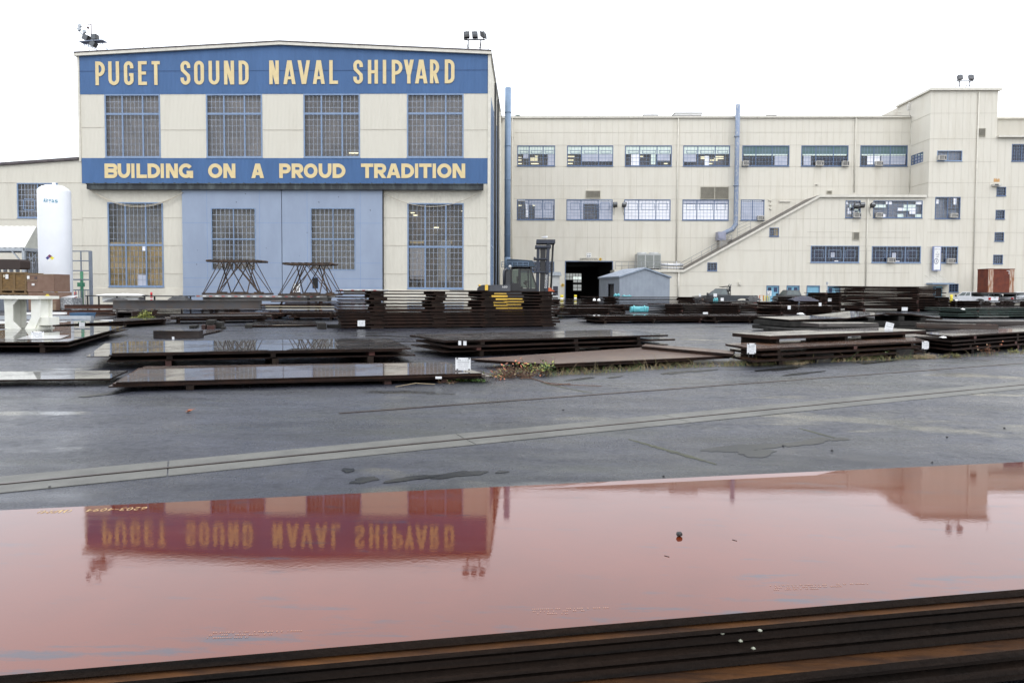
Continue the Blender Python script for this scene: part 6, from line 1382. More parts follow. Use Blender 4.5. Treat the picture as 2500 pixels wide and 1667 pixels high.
q = MB(); q.box((fx(1262), DK + .8, fz(704)), (fx(1276), DK + 1.4, fz(698))); q.prism([(fx(1262), fz(698)), (fx(1260), fz(674)), (fx(1264), fz(674)), (fx(1267), fz(698))], DK + .82, DK + 1.38); q.tube([(fx(1287), DK + 1.1, fz(704)), (fx(1284), DK + 1.1, fz(690))], .04, 6); q.tube([(fx(1280), DK + 1.1, fz(687)), (fx(1286), DK + 1.1, fz(692))], .16, 10, caps=False); q.build('seat', fld, cb)
q = MB(); c_ = (fx(1244.5), DK + .5, fz(650)); q.lathe(c_, [(.001, -.1), (.09, -.06), (.10, .06), (.001, .1)], 10); q.build('beacon', lens, cb)
q = MB(); q.box((fx(1295), DK + .2, fz(656)), (fx(1299), DK + .45, fz(649))); q.build('headlamp', fld, cb)
for (x0, x1) in ((1227, 1246),):
    q = MB(); q.prism([(fx(1226), fz(696)), (fx(1226), fz(664)), (fx(1231), fz(657)), (fx(1245), fz(657)), (fx(1245), fz(696))], DK + .8, DK + 1.9); q.tube([(fx(1230), DK + .6, fz(696)), (fx(1230), DK + .6, fz(660)), (fx(1238), DK + .6, fz(656))], .10, 8); q.build('air_intake', flg, fl)
ms_ = MB()
for y in (DK + .35, DK + 1.85):
    poly([(1308, 742), (1311, 602), (1318, 602), (1316, 742)], y, y + .16, ms_); poly([(1330, 742), (1336, 590), (1343, 590), (1338, 742)], y - .05, y + .14, ms_)
    poly([(1318, 740), (1321, 606), (1333, 606), (1329, 740)], y + .05, y + .10, ms_, 1)
ms_.box((fx(1309), DK + .2, fz(593)), (fx(1355), DK + 2.1, fz(584))); ms_.box((fx(1306), DK + .22, fz(604)), (fx(1345), DK + 2.05, fz(598.5)))
ms_.box((fx(1303), DK + .24, fz(632.5)), (fx(1338), DK + 2.05, fz(629.5))); ms_.box((fx(1304), DK + .24, fz(665)), (fx(1337), DK + 2.05, fz(662.5))); ms_.box((fx(1302.5), DK + .2, fz(632)), (fx(1307), DK + .32, fz(627)))
for x in (1322, 1328): ms_.tube([(fx(x), DK + 1.0, fz(740)), (fx(x), DK + 1.0, fz(600))], .09, 8, 1)
msb = ms_.build('mast', [mastm, fld], fl)
q = MB(); q.tube([(fx(1351), DK + .5, fz(592)), (fx(1345), DK + .5, fz(742))], .055, 6); q.tube([(fx(1351), DK + 1.8, fz(592)), (fx(1345), DK + 1.8, fz(742))], .055, 6); q.build('lift_chain', fld, msb)
q = MB(); words('DOOSAN', 0, fz(671) - fz(702.5), 0, .17, DK + .28, q, 0, 0); ox, oz = fx(1335.5), fz(702.5)
q.v = [(ox - v[2] + (v[0]) * .06, v[1], oz + v[0]) for v in q.v]; q.build('maker_name', white, msb)
q = MB(); q.box((fx(1338), DK + .3, fz(712)), (fx(1346), DK + 1.9, fz(702))); q.prism([(fx(1346), fz(712)), (fx(1346), fz(704)), (fx(1356), fz(711)), (fx(1356), fz(712))], DK + .4, DK + 1.8); q.build('carriage', mat('carriage_red', (.50, .10, .03), .5), fl)
for y in (DK + .7, DK + 1.5): q = MB(); q.box((fx(1344), y, .12), (fx(1390), y + .16, .2)); q.box((fx(1344), y, .2), (fx(1348), y + .16, 1.2)); q.build('fork', fld, fl)
for (x, r_) in ((1203, .55), (1312, .62)):
    for y in (DK + .25, DK + 2.1):
        q = MB(); c0 = fx(x); q.tube([(c0, y - .2, r_), (c0, y - .14, r_), (c0, y + .24, r_), (c0, y + .3, r_)], [r_ * .88, r_, r_, r_ * .88], 20); t_ = q.build('wheel', tyre, fl); q = MB(); q.tube([(c0, y - .22, r_), (c0, y + .32, r_)], r_ * .5, 12); q.build('rim', fly, t_)
# gull
p = at(1331, 583.8, DK + .5); q = MB(); bmx2 = bmesh.new(); bmesh.ops.create_icosphere(bmx2, subdivisions=3, radius=1)
gull_w = mat('gull_white', (.80, .80, .80), .7); gull_g = mat('gull_grey', (.35, .36, .39), .7)
vb = []
for v in bmx2.verts:
    x, y, z = v.co
    bx = x * .20; bz = z * .085; by = y * .085
    if x > .35: k = (x - .35) / .65; bz = bz * (1 - .35 * k) + .10 * k * k; 
    if x < -.2: k = (-.2 - x) / .8; bx -= .10 * k; bz *= 1 - .75 * k; by *= 1 - .55 * k
    vb.append((p.x + bx, p.y + by, p.z + .12 + bz))
for f_ in bmx2.faces:
    zc = sum(v.co.z for v in f_.verts) / 3; xc = sum(v.co.x for v in f_.verts) / 3; q.face([vb[v.index] for v in f_.verts], 1 if (zc > .15 and xc < .4) else 0, True)
q.tube([(p.x + .04, p.y - .02, p.z), (p.x + .03, p.y - .02, p.z + .06)], .008, 5, 2); q.tube([(p.x + .04, p.y + .03, p.z), (p.x + .03, p.y + .03, p.z + .06)], .008, 5, 2); q.tube([(p.x + .19, p.y, p.z + .20), (p.x + .25, p.y, p.z + .19)], [.016, .004], 6, 2)
tag(q.build('gull', [gull_w, gull_g, mat('beak', (.5, .3, .06), .6)], origin=p), 'white and grey gull sitting on top of the forklift mast', 'gull')
# ------------------------------------------------------------------ trestles on a flatbed trailer
rust2 = mat('trestle_rust', (.030, .021, .016), .75, c2=(.085, .048, .026), scale=3, lo=.45, hi=.65)
def trestle(x0, x1, b0, b1, yt, yb, D, label, zb):
    zt = Z(yt, D, (x0 + x1) / 2); a, b = X(x0, D, yt), X(x1, D, yt); c, d = X(b0, D, yb), X(b1, D, yb)
    root = empty('trestle', ((a + b) / 2, D + 1, zb), label, 'trestle', 'rusty steel trestles on the trailer')
    q = MB()
    for y in (D, D + 1.6): q.box((a, y, zt), (b, y + .18, zt + .13)); 
    for k in range(7): xx = a + (b - a) * (k + .1) / 7; q.box((xx, D - .02, zt + .13), (xx + .25, D + 1.8, zt + .20))
    for s_ in (a, b): q.tube([(s_, D - .1, zt + .1), (s_, D + 1.9, zt + .1)], .09, 8)
    q.build('top_frame', [rust2], root)
    w1, w2 = b - a, d - c
    for (y0, y1) in ((D + .1, D - .3), (D + 1.7, D + 2.1)):
        for (u, v) in ((.22, .01), (.33, .03), (.62, .30) if y0 < D + 1 else (.64, .28), (.40, .72) if y0 < D + 1 else (.35, .75), (.66, .96), (.80, .99), (.50, .02) if y0 > D + 1 else (.52, .98)):
            q = MB(); q.bar((a + w1 * u, y0, zt), (c + w2 * v, y1, zb + .15), .06, .06); q.build('leg', rust2, root)
    for (u, v) in ((.27, .27), (.75, .75)):
        q = MB(); q.bar((a + w1 * u, D + .1, zt), (c + w2 * v, D + 2.0, zb + .15), .07); q.bar((a + w1 * u, D + 1.7, zt), (c + w2 * v, D - .2, zb + .15), .07); q.build('cross_brace', rust2, root)
    q = MB()
    for y in (D - .35, D + 2.05): q.box((c - .05, y, zb), (d + .05, y + .12, zb + .15))
    for s_ in (c, d): q.box((s_ - .1, D - .22, zb + .01), (s_ + .1, D + 2.04, zb + .13))
    for fx_ in (.18, .42, .55, .82): q.box((c + w2 * fx_, D + .3, zb + .01), (c + w2 * fx_ + .35, D + 1.5, zb + .24))
    q.build('base_frame', [rust2], root)
trestle(506, 630, 499, 642, 640, 716, 54, 'left rusty steel trestle with crossed legs, before the left door leaf', 1.30)
trestle(693, 806, 684, 816, 647, 721, 52.5, 'right rusty steel trestle with crossed legs, before the right door leaf', 1.28)
def trailer(x0, x1, D, z1, label, wheels, m=None):
    a, b = ground_at(x0, D).x, ground_at(x1, D).x; root = empty('flatbed_trailer', ((a + b) / 2, D, 0), label, 'trailer')
    q = MB(); q.box((a, D - .5, z1 - .16), (b, D + 2.1, z1)); q.box((a + .2, D + .2, z1 - .45), (b - .2, D + .35, z1 - .161)); q.box((a + .2, D + 1.3, z1 - .45), (b - .2, D + 1.45, z1 - .161)); q.build('deck', m or mat('deck_grey', (.30, .29, .28), .6, c2=(.2, .19, .18)), root)
    n_ = int((b - a) / .5)
    q = MB()
    for k in range(n_): q.box((a + .05 + k * .5, D - .512, z1 - .11), (a + .05 + k * .5 + .25, D - .502, z1 - .05), k % 2)
    q.build('reflector_tape', [mat('tape_red', (.45, .03, .03), .4), white], root)
    for x in wheels:
        for y in (D - .3, D + 1.9): wheel(root, x - 0, y, .48, .3)
    q = MB(); q.box((b - 1.6, D - .3, .05), (b - 1.45, D - .15, z1 - .16)); q.box((b - 1.6, D + 1.6, .05), (b - 1.45, D + 1.75, z1 - .16)); q.box((b - 1.7, D - .4, 0), (b - 1.35, D - .05, .05)); q.box((b - 1.7, D + 1.5, 0), (b - 1.35, D + 1.85, .05)); q.build('landing_leg', black, root)
    return root
def trwheels(x0, D, n=2): a = ground_at(x0, D).x; return [a + .8 + k * 1.2 for k in range(n)]
def fixwheel(root):
    for ch in root.children:
        if ch.name.startswith('wheel'): pass
t1 = trailer(487, 803, 53.6, 1.27, 'long grey flatbed trailer with red and white tape, carrying the two trestles', [])
t2 = trailer(833, 936, 61, 1.80, 'white flatbed trailer end behind the tall gapped stack', [], mat('deck_white', (.62, .62, .60), .5))
for (t_, x0, D) in ((t1, 487, 53.6), (t2, 850, 61)):
    for xx in trwheels(x0, D):
        for y in (D - .3, D + 1.9):
            q = MB(); q.tube([(xx, y - .14, .48), (xx, y - .1, .48), (xx, y + .1, .48), (xx, y + .14, .48)], [.42, .48, .48, .42], 16); w__ = q.build('wheel', tyre, t_); q = MB(); q.tube([(xx, y - .15, .48), (xx, y + .15, .48)], .26, 12); q.build('rim', rimm, w__)
# ------------------------------------------------------------------ grey shed
ribg = bluegrey; c0 = ground_at(1511, 84); ang = R(11); ux = Vector((math.cos(ang), math.sin(ang), 0)); uy = Vector((-math.sin(ang), math.cos(ang), 0))
ze = Z(673, 84, 1511); zp = Z(654, 85, 1576); gw = 6.5; gl_ = 8.5
sh = empty('metal_shed', c0 + ux * gw / 2 + uy * gl_ / 2, 'blue-grey gabled metal shed with a tall dark doorway on its left side', 'shed')
P = lambda u, v, z: tuple(c0 + ux * u + uy * v + Vector((0, 0, z)))
q = MB(); n_ = 26
for k in range(n_):
    u0, u1 = gw * k / n_, gw * (k + 1) / n_; h = lambda u: ze + (zp - ze) * (1 - abs(u / gw * 2 - 1)); d_ = .03 if k % 2 else 0; d2 = 0 if k % 2 else .03
    q.face([P(u0, -d_ if 0 else (0.03 * (k % 2)), 0), P(u1, 0.03 * ((k + 1) % 2), 0), P(u1, 0.03 * ((k + 1) % 2), h(u1)), P(u0, 0.03 * (k % 2), h(u0))])
q.face([P(gw, 0, 0), P(gw, gl_, 0), P(gw, gl_, ze), P(gw, 0, ze)]); q.face([P(0, gl_, 0), P(gw, gl_, 0), P(gw, gl_, ze), P(gw / 2, gl_, zp), P(0, gl_, ze)])
dv0, dv1, dz_ = 1.9, 4.6, 2.75
for (v0, v1, z0_, z1_) in ((0, dv0, 0, ze), (dv1, gl_, 0, ze), (dv0, dv1, dz_, ze)): q.face([P(0, v0, z0_), P(0, v1, z0_), P(0, v1, z1_), P(0, v0, z1_)])
q.build('wall', bluegrey, sh)
q = MB(); o_ = .18
for s_ in (0, 1):
    ua, ub = (-.15, gw / 2) if s_ == 0 else (gw + .15, gw / 2); za_, zb__ = ze - .05, zp + .03
    q.face([P(ua, -o_, za_), P(ub, -o_, zb__), P(ub, gl_ + o_, zb__), P(ua, gl_ + o_, za_)]); q.face([P(ua, -o_, za_ - .18), P(ub, -o_, zb__ - .18), P(ub, -o_, zb__), P(ua, -o_, za_)], 1)
    q.face([P(ua, -o_, za_ - .18), P(ua, gl_ + o_, za_ - .18), P(ua, gl_ + o_, za_), P(ua, -o_, za_)], 1)
    for k in range(9): v = gl_ * (k + .5) / 9; q.bar(P(ua, v, za_ + .03), P(ub, v, zb__ + .03), .05, .05)
q.build('roof', [mat('shed_roof', (.40, .44, .50), .4), mat('shed_trim', (.24, .29, .36), .5)], sh)
q = MB(); q.face([P(.25, dv0, .02), P(.25, dv1, .02), P(.25, dv1, dz_), P(.25, dv0, dz_)], 0)
for k in (dv0, dv1): q.bar(P(-.02, k, 0), P(-.02, k, dz_), .1, .1, 1)
q.bar(P(-.02, dv0, dz_), P(-.02, dv1, dz_), .1, .1, 1); q.build('doorway', [mat('shed_inside', (.06, .055, .055), .9), bluegrey], sh)
for (x, lab) in ((1515, 0),): pass
# small white booth by the gate
a, b, c, d = rect(1345, 1366, 664, 712, 92); q = MB(); q.box((a, 92, 0), (b, 94, d - .5)); q.prism([(a - .2, d - .5), (a - .2, d - .35), (a + .4, d), (b + .1, d), (b + .3, d - .5)], 91.7, 94.3, 1); q.box((a + .3, 91.98, 1.2), (b - .2, 91.998, 2.4), 2); tag(q.build('guard_booth', [mat('booth_white', (.55, .56, .55), .6), galv, bl_dark]), 'small pale booth with a pitched cap between the mast and the gate', 'booth')
# banded bollards, markers, posts
yel = mat('bollard_yellow', (.75, .60, .03), .5); redm = mat('marker_red', (.60, .03, .04), .5)
def post(name, px, D, r_, z1, bands, label, cat='bollard', px_dy=0):
    p = ground_at(px, D); q = MB(); ms = []; z = 0
    for h, m in bands:
        if m not in ms: ms.append(m)
        q.tube([(p.x, p.y, z), (p.x, p.y, z + h * z1)], r_ * (1.0 if m is not white else 1.02), 12, ms.index(m)); z += h * z1
    return tag(q.build(name, ms, origin=p), label, cat)
post('bollard', 1371, 70, .17, 1.35, ((.25, yel), (.2, white), (.2, yel), (.15, white), (.2, yel)), 'yellow and white banded bollard left of the open gate')
post('bollard', 1404, 72, .14, 1.35, ((.2, yel), (.2, white), (.2, yel), (.2, white), (.2, yel)), 'yellow and white banded bollard before the open gate')
post('bollard', 2320, 92, .16, 1.55, ((1, yel),), 'plain yellow bollard left of the white pickups')
post('marker_post', 2332, 62, .09, 1.15, ((1, white),), 'plain white post before the leftmost white pickup')
for px, D, lab in ((186, 66, 'red tubular marker with white bands right of the metal bin'), (158, 68, 'red and white marker half hidden behind the metal bin'), (371, 68, 'red and white marker before the lower left hall window')):
    post('marker_post', px, D, .10, 1.42, ((.5, redm), (.08, white), (.10, redm), (.08, white), (.24, redm)), lab, 'marker post')
for (px, D, z1, m, lab) in ((1853, 96, 1.3, MATS['carriage_red'], 'left'), (1863, 96, 1.25, yel, 'middle'), (1867, 96.5, 1.1, yel, 'right')):
    p = ground_at(px, D); q = MB(); q.tube([(p.x, p.y, 0), (p.x, p.y, z1), (p.x + .5, p.y, z1), (p.x + .5, p.y, 0)], .06, 6); tag(q.build('pipe_guard', m, origin=p), f"{lab} one of three small pipe guards beside the door numbered 17", 'pipe guard')
p = ground_at(1714, 88); q = MB(); q.lathe(p, [(.2, 0), (.2, .03), (.12, .05), (.02, .8), (.001, .8)], 12); tag(q.build('traffic_cone', mat('cone_orange', (.7, .13, .03), .5), origin=p), 'orange traffic cone left of the black truck with the rack', 'traffic cone')
p = ground_at(1921.5, 74); q = MB(); q.lathe(p, [(.26, 0), (.26, .04), (.15, .06), (.03, 1.05), (.001, 1.05)], 12); tag(q.build('traffic_cone', mat('cone_orange', (.7, .13, .03), .5), origin=p), 'orange traffic cone at the tail of the dark grey truck', 'traffic cone')
p = ground_at(2016.5, 96); q = MB(); q.tube([(p.x, p.y, 0), (p.x, p.y, 2.9)], .06, 6); q.box((p.x - .12, p.y - .1, 2.9), (p.x + .12, p.y + .1, 3.2)); tag(q.build('signal_post', galv, origin=p), 'slim grey post with a small box between two blue doors', 'post')
# ------------------------------------------------------------------ left side: tank, canopy, crates
YTk = 58.0; tc_ = Vector((X(134.5, YTk, 580), YTk, 0)); tr = 35.6 * YTk / FPX; z_s = Z(467, YTk, 134); z_t = Z(452, YTk, 134)
tk = empty('gas_tank', tc_, 'tall white cylindrical gas tank with blue lettering beside the hall', 'gas tank')
q = MB(); q.lathe(tc_, [(tr * .97, .9), (tr, 1.0), (tr, z_s - .05), (tr * .985, z_s + .05), (tr * .85, z_s + .25), (tr * .55, z_s + .46), (tr * .2, z_t), (.001, z_t + .02)], 48); q.lathe(tc_, [(.12, z_t - .05), (.12, z_t + .2), (.001, z_t + .22)], 10); q.build('shell', tankw, tk)
q = MB(); q.lathe(tc_, [(tr * .96, .0), (tr * .96, .9)], 40); q.build('skirt', mat('skirt_grey', (.10, .11, .12), .6), tk)
for s_ in (-1,): q = MB(); q.tube([(tc_.x + s_ * tr * .95, tc_.y, z_s - .2), (tc_.x + s_ * tr * 1.0, tc_.y, z_s + .25), (tc_.x + s_ * tr * .85, tc_.y, z_s + .45), (tc_.x + s_ * tr * .75, tc_.y, z_s + .3)], .05, 6); q.build('lifting_eye', tankw, tk)
def wrap(q, dz=0):
    q.v = [(v[0], tc_.y - math.sqrt(max(.01, tr * tr - (v[0] - tc_.x) ** 2)) - .012 + (v[1] - YTk) * .2, v[2]) for v in q.v]; return q
q = MB(); words('Airgas', X(106.5, YTk - tr, 489), X(133.5, YTk - tr, 489), Z(494, YTk - tr, 120), Z(484.5, YTk - tr, 120), YTk, q, 0, .02); wrap(q).build('lettering', mat('teal_lettering', (.03, .25, .36), .5), tk)
c_ = at(120.5, 630, YTk - tr); q = MB(); k = .16
for (dx_, dz_2, mi) in ((0, k, 0), (-k, 0, 1), (k, 0, 2), (0, -k, 3)):
    cx, cz = c_.x + dx_, c_.z + dz_2; q.face([(cx - k * .94, YTk, cz), (cx, YTk, cz - k * .94), (cx + k * .94, YTk, cz), (cx, YTk, cz + k * .94)], mi)
wrap(q).build('hazard_diamond', [mat('haz_red', (.18, .03, .10), .5), mat('haz_blue', (.05, .05, .22), .5), mat('haz_yellow', (.75, .65, .05), .5), white], tk)
# steel frame and green valve right of the tank
q = MB(); Yl = 62
for x in (173, 197, 218.5, 222): q.bar((X(x, Yl), Yl, 0), (X(x, Yl), Yl, Z(613, Yl, x)), .14 if x > 215 else .09)
for y in (613.5, 637, 661, 683, 708): q.bar((X(173, Yl), Yl, Z(y, Yl, 200)), (X(222, Yl), Yl, Z(y, Yl, 200)), .10)
for k in range(8): x = 160 + k * 7.5; q.bar((X(x, Yl - .5), Yl - .5, .1), (X(x, Yl - .5), Yl - .5, Z(708, Yl, 200)), .05)
q.bar((X(157, Yl - .5), Yl - .5, 0), (X(157, Yl - .5), Yl - .5, Z(682, Yl, 150)), .16); q.bar((X(157, Yl - .5), Yl - .5, Z(682, Yl, 150)), (X(222, Yl - .5), Yl - .5, Z(682, Yl, 150)), .07)
tag(q.build('cage', mat('frame_blue_grey', (.20, .23, .28), .5)), 'open blue-grey steel frame with cross bars right of the white tank', 'cage')
q = MB(); g_ = at(200, 705, 61.7); q.tube([(g_.x, g_.y, .2), (g_.x, g_.y, Z(663, 61.7, 200))], .13, 8); q.box((g_.x - .3, g_.y - .2, Z(700, 61.7, 200)), (g_.x + .15, g_.y + .2, Z(690, 61.7, 200))); tag(q.build('valve_pipe', mat('valve_green', (.05, .22, .12), .5)), 'green upright valve pipe inside the steel frame', 'pipe')
# canopy
cn = empty('canopy', (X(20, 62), 63.5, 0), 'open canopy with white ribbed roof and grey posts at the left edge', 'canopy')
xe = X(59.5, 62, 605); xw = xe - 9; ze_, zr_ = Z(605, 62, 62), Z(553, 63.6, 90)
q = MB(); n_ = 34
for k in range(n_):
    a, b = xw + (xe - xw) * k / n_, xw + (xe - xw) * (k + 1) / n_; h0, h1 = .05 * (k % 2), .05 * ((k + 1) % 2)
    q.face([(a, 62, ze_ + h0), (b, 62, ze_ + h1), (b, 63.6, zr_ + h1), (a, 63.6, zr_ + h0)]); q.face([(a, 65.2, ze_), (b, 65.2, ze_), (b, 63.6, zr_), (a, 63.6, zr_)])
q.build('roof', mat('canopy_white', (.74, .74, .69), .5), cn)
q = MB(); q.face([(xe, 62, ze_), (xe, 65.2, ze_), (xe, 63.6, zr_)]); q.build('gable', mat('canopy_gable', (.50, .50, .44), .6), cn)
q = MB()
q.bar((xw, 62.1, ze_ - .15), (xe, 62.1, ze_ - .15), .2, .3); q.bar((xe, 62, ze_ - .15), (xe, 65.2, ze_ - .15), .2, .3); q.bar((xw, 65.1, ze_ - .15), (xe, 65.1, ze_ - .15), .2, .3); q.build('beam', galv, cn)
for (x, y) in ((xe - .12, 62.1), (xe - .12, 65.1), (xw, 62.1)): q = MB(); q.bar((x, y, 0), (x, y, ze_ - .3), .24); q.build('post', galv, cn)
q = MB(); q.bar((xe - .2, 62.1, ze_ - 1.5), (xe - 1.25, 62.1, ze_ - .3), .10); q.bar((xe - .12, 62.3, ze_ - 1.5), (xe - .12, 63.8, ze_ - .3), .10); q.build('brace', galv, cn)
q = MB()
for k in range(16): x = xw + (xe + .9 - xw) * k / 16; q.tube([(x, 65.6, 0), (x, 65.6, ze_ - 1.1)], .17, 8)
tag(q.build('cylinder_bank', mat('cylinder_grey', (.28, .29, .32), .4, c2=(.20, .21, .23))), 'row of upright grey cylinders standing under the canopy', 'cylinder rack')
# crates
wy = mat('crate_yellow_wood', (.20, .115, .035), .7, c2=(.10, .058, .022), scale=3, streak=(1, 1, 3)); wyd = mat('crate_batten', (.17, .105, .042), .7, c2=(.11, .068, .03), scale=3)
cb_ = mat('crate_brown', (.20, .125, .09), .75, c2=(.17, .10, .07), scale=2); cbd = mat('crate_brown_board', (.26, .19, .13), .75, c2=(.20, .14, .09), scale=3); paper = mat('paper_label', (.75, .74, .72), .6)
Dc = 52
def zc(y): return Z(y, Dc, 60)
def xc(x): return X(x, Dc, 700)
cr = empty('wooden_crate', (xc(20), Dc + 1, zc(720)), 'yellow-brown wooden crate with battens, topmost at the left edge under the dark box', 'crate')
q = MB(); q.box((xc(-60), Dc, zc(708)), (xc(67), Dc + 1.8, zc(666))); q.build('box', wy, cr)
q = MB()
for x in (-28, 2, 34, 62): q.box((xc(x), Dc - .05, zc(706)), (xc(x + 4.5), Dc - .002, zc(668)))
q.box((xc(-60), Dc - .06, zc(668.5)), (xc(68), Dc - .004, zc(664.5))); q.box((xc(-60), Dc - .06, zc(710)), (xc(68), Dc - .004, zc(706.2))); q.build('batten', wyd, cr)
q = MB(); q.box((xc(-60), Dc - .05, zc(720)), (xc(68), Dc + 1.8, zc(714.5))); 
for x in (-30, 0, 30, 60): q.box((xc(x), Dc - .05, zc(714.4)), (xc(x + 5), Dc + 1.8, zc(708.2)))
q.build('pallet', wyd, cr)
q = MB(); q.box((xc(15.5), Dc - .07, zc(681)), (xc(22.5), Dc - .052, zc(670))); q.build('paper_label', paper, cr)
q = MB(); q.box((xc(10), Dc - .07, zc(677)), (xc(14), Dc - .052, zc(671))); q.build('paper_label', mat('paper_tan', (.55, .48, .35), .6), cr)
for (x0, x1, y0, y1, y00, nm, lab) in ((69, 135, 669, 712.5, 0, 'upper', 'smooth brown shipping crate stacked beside the yellow-brown crate, upper one'), (71, 139, 713.5, 757, 0, 'lower', 'lower brown shipping crate with a yellow sticker, standing on the ground')):
    root = empty('shipping_crate', (xc((x0 + x1) / 2), Dc + .8, max(0, zc(y1))), lab, 'crate')
    zb0 = max(0.0, zc(y1)); q = MB(); q.box((xc(x0), Dc - .1, zb0), (xc(x1), Dc + 1.7, zc(y0))); q.build('box', cb_, root)
    q = MB(); xm = x0 + 26; f = Dc - .1
    if nm == 'upper': q.box((xc(xm), f - .03, zb0 + .02), (xc(x1 - .5), f - .002, zc(y0) - .02), 1); q.box((xc(x0), f - .05, zc(686)), (xc(xm - .5), f - .004, zc(684)), 0); q.box((xc(x0), f - .05, zc(671.5)), (xc(x1), f - .032, zc(669)), 0)
    else:
        q.box((xc(xm), f - .04, zc(742)), (xc(x1), f - .004, zc(739.5))); q.box((xc(xm), f - .04, zc(737.5)), (xc(x1), f - .004, zc(735.5))); q.box((xc(xm), f - .03, zb0 + .02), (xc(x1 - 1), f - .003, zc(742.5)))
    q.build('board', [cbd, cb_], root)
    if nm == 'upper':
        for (a, b, c, d) in ((70, 76, 673.5, 681), (81, 88, 692, 697)): q = MB(); q.box((xc(a), f - .06, zc(d)), (xc(b), f - .051, zc(c))); q.build('paper_label', paper, root)
        q = MB(); 
        for x in (88.5, 92): q.box((xc(x), f - .056, zc(681.5)), (xc(x + 1.6), f - .0515, zc(675.5)))
        q.build('stencil', bl_dark, root)
    else:
        q = MB(); q.prism([(xc(112), zc(721)), (xc(124), zc(721)), (xc(122), zc(727)), (xc(114), zc(727))], f - .02, f - .004); q.prism([(xc(115), zc(718)), (xc(121), zc(718)), (xc(121), zc(720.5)), (xc(115), zc(720.5))], f - .02, f - .004); q.build('yellow_sticker', yel, root)
        q = MB(); q.box((xc(120), f - .055, zc(742)), (xc(125.5), f - .042, zc(735))); q.build('paper_label', paper, root)
q = MB(); q.prism([(xc(-60), zc(663.9)), (xc(-60), zc(633)), (xc(41), zc(633)), (xc(43.5), zc(638)), (xc(43.5), zc(654)), (xc(41), zc(657)), (xc(-60), zc(657))], Dc + .3, Dc + 1.4); tag(q.build('dark_steel_box', mat('dark_brown_steel', (.035, .022, .018), .7), origin=(xc(0), Dc + .8, zc(664))), 'dark brown steel box lying on top of the yellow-brown crate', 'steel box')
q = MB(); q.box((xc(-60), Dc + .1, 0), (xc(70), Dc + 1.9, zc(721))); 
for k in range(8): q.box((xc(10 + k * 7), Dc + .07, zc(732)), (xc(13 + k * 7), Dc + .098, zc(730)), 1)
tag(q.build('grey_container', [mat('container_blue_grey', (.12, .135, .165), .6), bl_dark]), 'blue-grey bin under the yellow-brown crate behind the white trestle', 'container')
a, b = xc(140), xc(170); q = MB(); q.box((a, Dc + .3, .15), (b, Dc + 1.5, zc(727))); q.face([(a - .03, Dc + .27, zc(727) + .01), (b + .05, Dc + .27, zc(727) + .01), (b - .3, Dc + 1.5, zc(721)), (a - .03, Dc + 1.5, zc(721))], 1); q.box((a, Dc + .4, 0), (a + .15, Dc + 1.4, .15)); q.box((b - .15, Dc + .4, 0), (b, Dc + 1.4, .15))
tag(q.build('metal_bin', [mat('bin_grey', (.24, .25, .26), .5, metal=.3, c2=(.50, .51, .52), scale=7, lo=.5, hi=.6), mat('bin_lid', (.62, .64, .66), .4)]), 'scratched grey metal bin with a pale lid right of the brown crates', 'bin')
p = ground_at(139, Dc + 2.5); q = MB(); q.tube([(p.x, p.y, 0), (p.x, p.y, 2.5)], .12, 10); tag(q.build('bollard', yel, origin=p), 'yellow bollard just behind the lower brown crate', 'bollard')
# white trestle in the left foreground
Dw = 23.4; wx = lambda x, y=760: X(x, Dw, y); wz = lambda y: Z(y, Dw, 50)
ww = mat('frame_white_paint', (.74, .74, .68), .45, c2=(.66, .66, .58), scale=2)
wt_ = empty('steel_trestle', (wx(50), Dw + .4, 0), 'white painted steel trestle with two gusseted posts at the left edge', 'steel trestle')
q = MB(); q.box((wx(-40), Dw - .15, wz(730)), (wx(102), Dw + .9, wz(723))); q.build('top_plate', ww, wt_)
def pl(pts, y0, y1, nm):
    q = MB(); q.prism([(wx(x, y), wz(y)) for x, y in pts], y0, y1); return q.build(nm, ww, wt_)
for y_ in (Dw,):
    pl([(9, 730.3), (44, 730.3), (31.5, 745), (31.5, 785), (50, 803), (12, 803), (11, 760)], y_, y_ + .06, 'post'); pl([(75.5, 730.3), (97, 730.3), (97, 774), (84, 803), (60, 803), (76, 775)], y_, y_ + .06, 'post')
pl([(10, 731), (31, 731), (31, 803), (12, 803)], Dw + .6, Dw + .66, 'post'); pl([(76, 731), (96, 731), (96, 803), (76, 803)], Dw + .6, Dw + .66, 'post')
q = MB(); q.box((wx(14), Dw + .061, wz(803)), (wx(20), Dw + .599, wz(731))); q.build('web', ww, wt_); q = MB(); q.box((wx(84), Dw + .061, wz(803)), (wx(90), Dw + .599, wz(731))); q.build('web', ww, wt_)
q = MB(); q.prism([(wx(-40), wz(812)), (wx(98), wz(800)), (wx(98), wz(813)), (wx(30), wz(825)), (wx(-40), wz(833))], Dw - .12, Dw + .7); bb = q.build('base_beam', ww, wt_)
q = MB(); c_ = at(5, 819.5, Dw - .13); q.tube([(c_.x, Dw - .14, c_.z), (c_.x, Dw - .121, c_.z)], .055, 14); q.build('pipe_hole', dark_int, bb)
q = MB(); q.box((wx(85), Dw + .1, wz(794)), (wx(113), Dw + .65, wz(775))); q.build('bracket', ww, wt_)
q = MB(); q.bar((wx(36, 775), Dw + .9, wz(768)), (wx(76, 735), Dw + .9, wz(735)), .09); q.bar((wx(38, 770), Dw + .9, wz(770)), (wx(66, 794), Dw + .9, wz(795)), .09); q.build('brace', black, wt_)
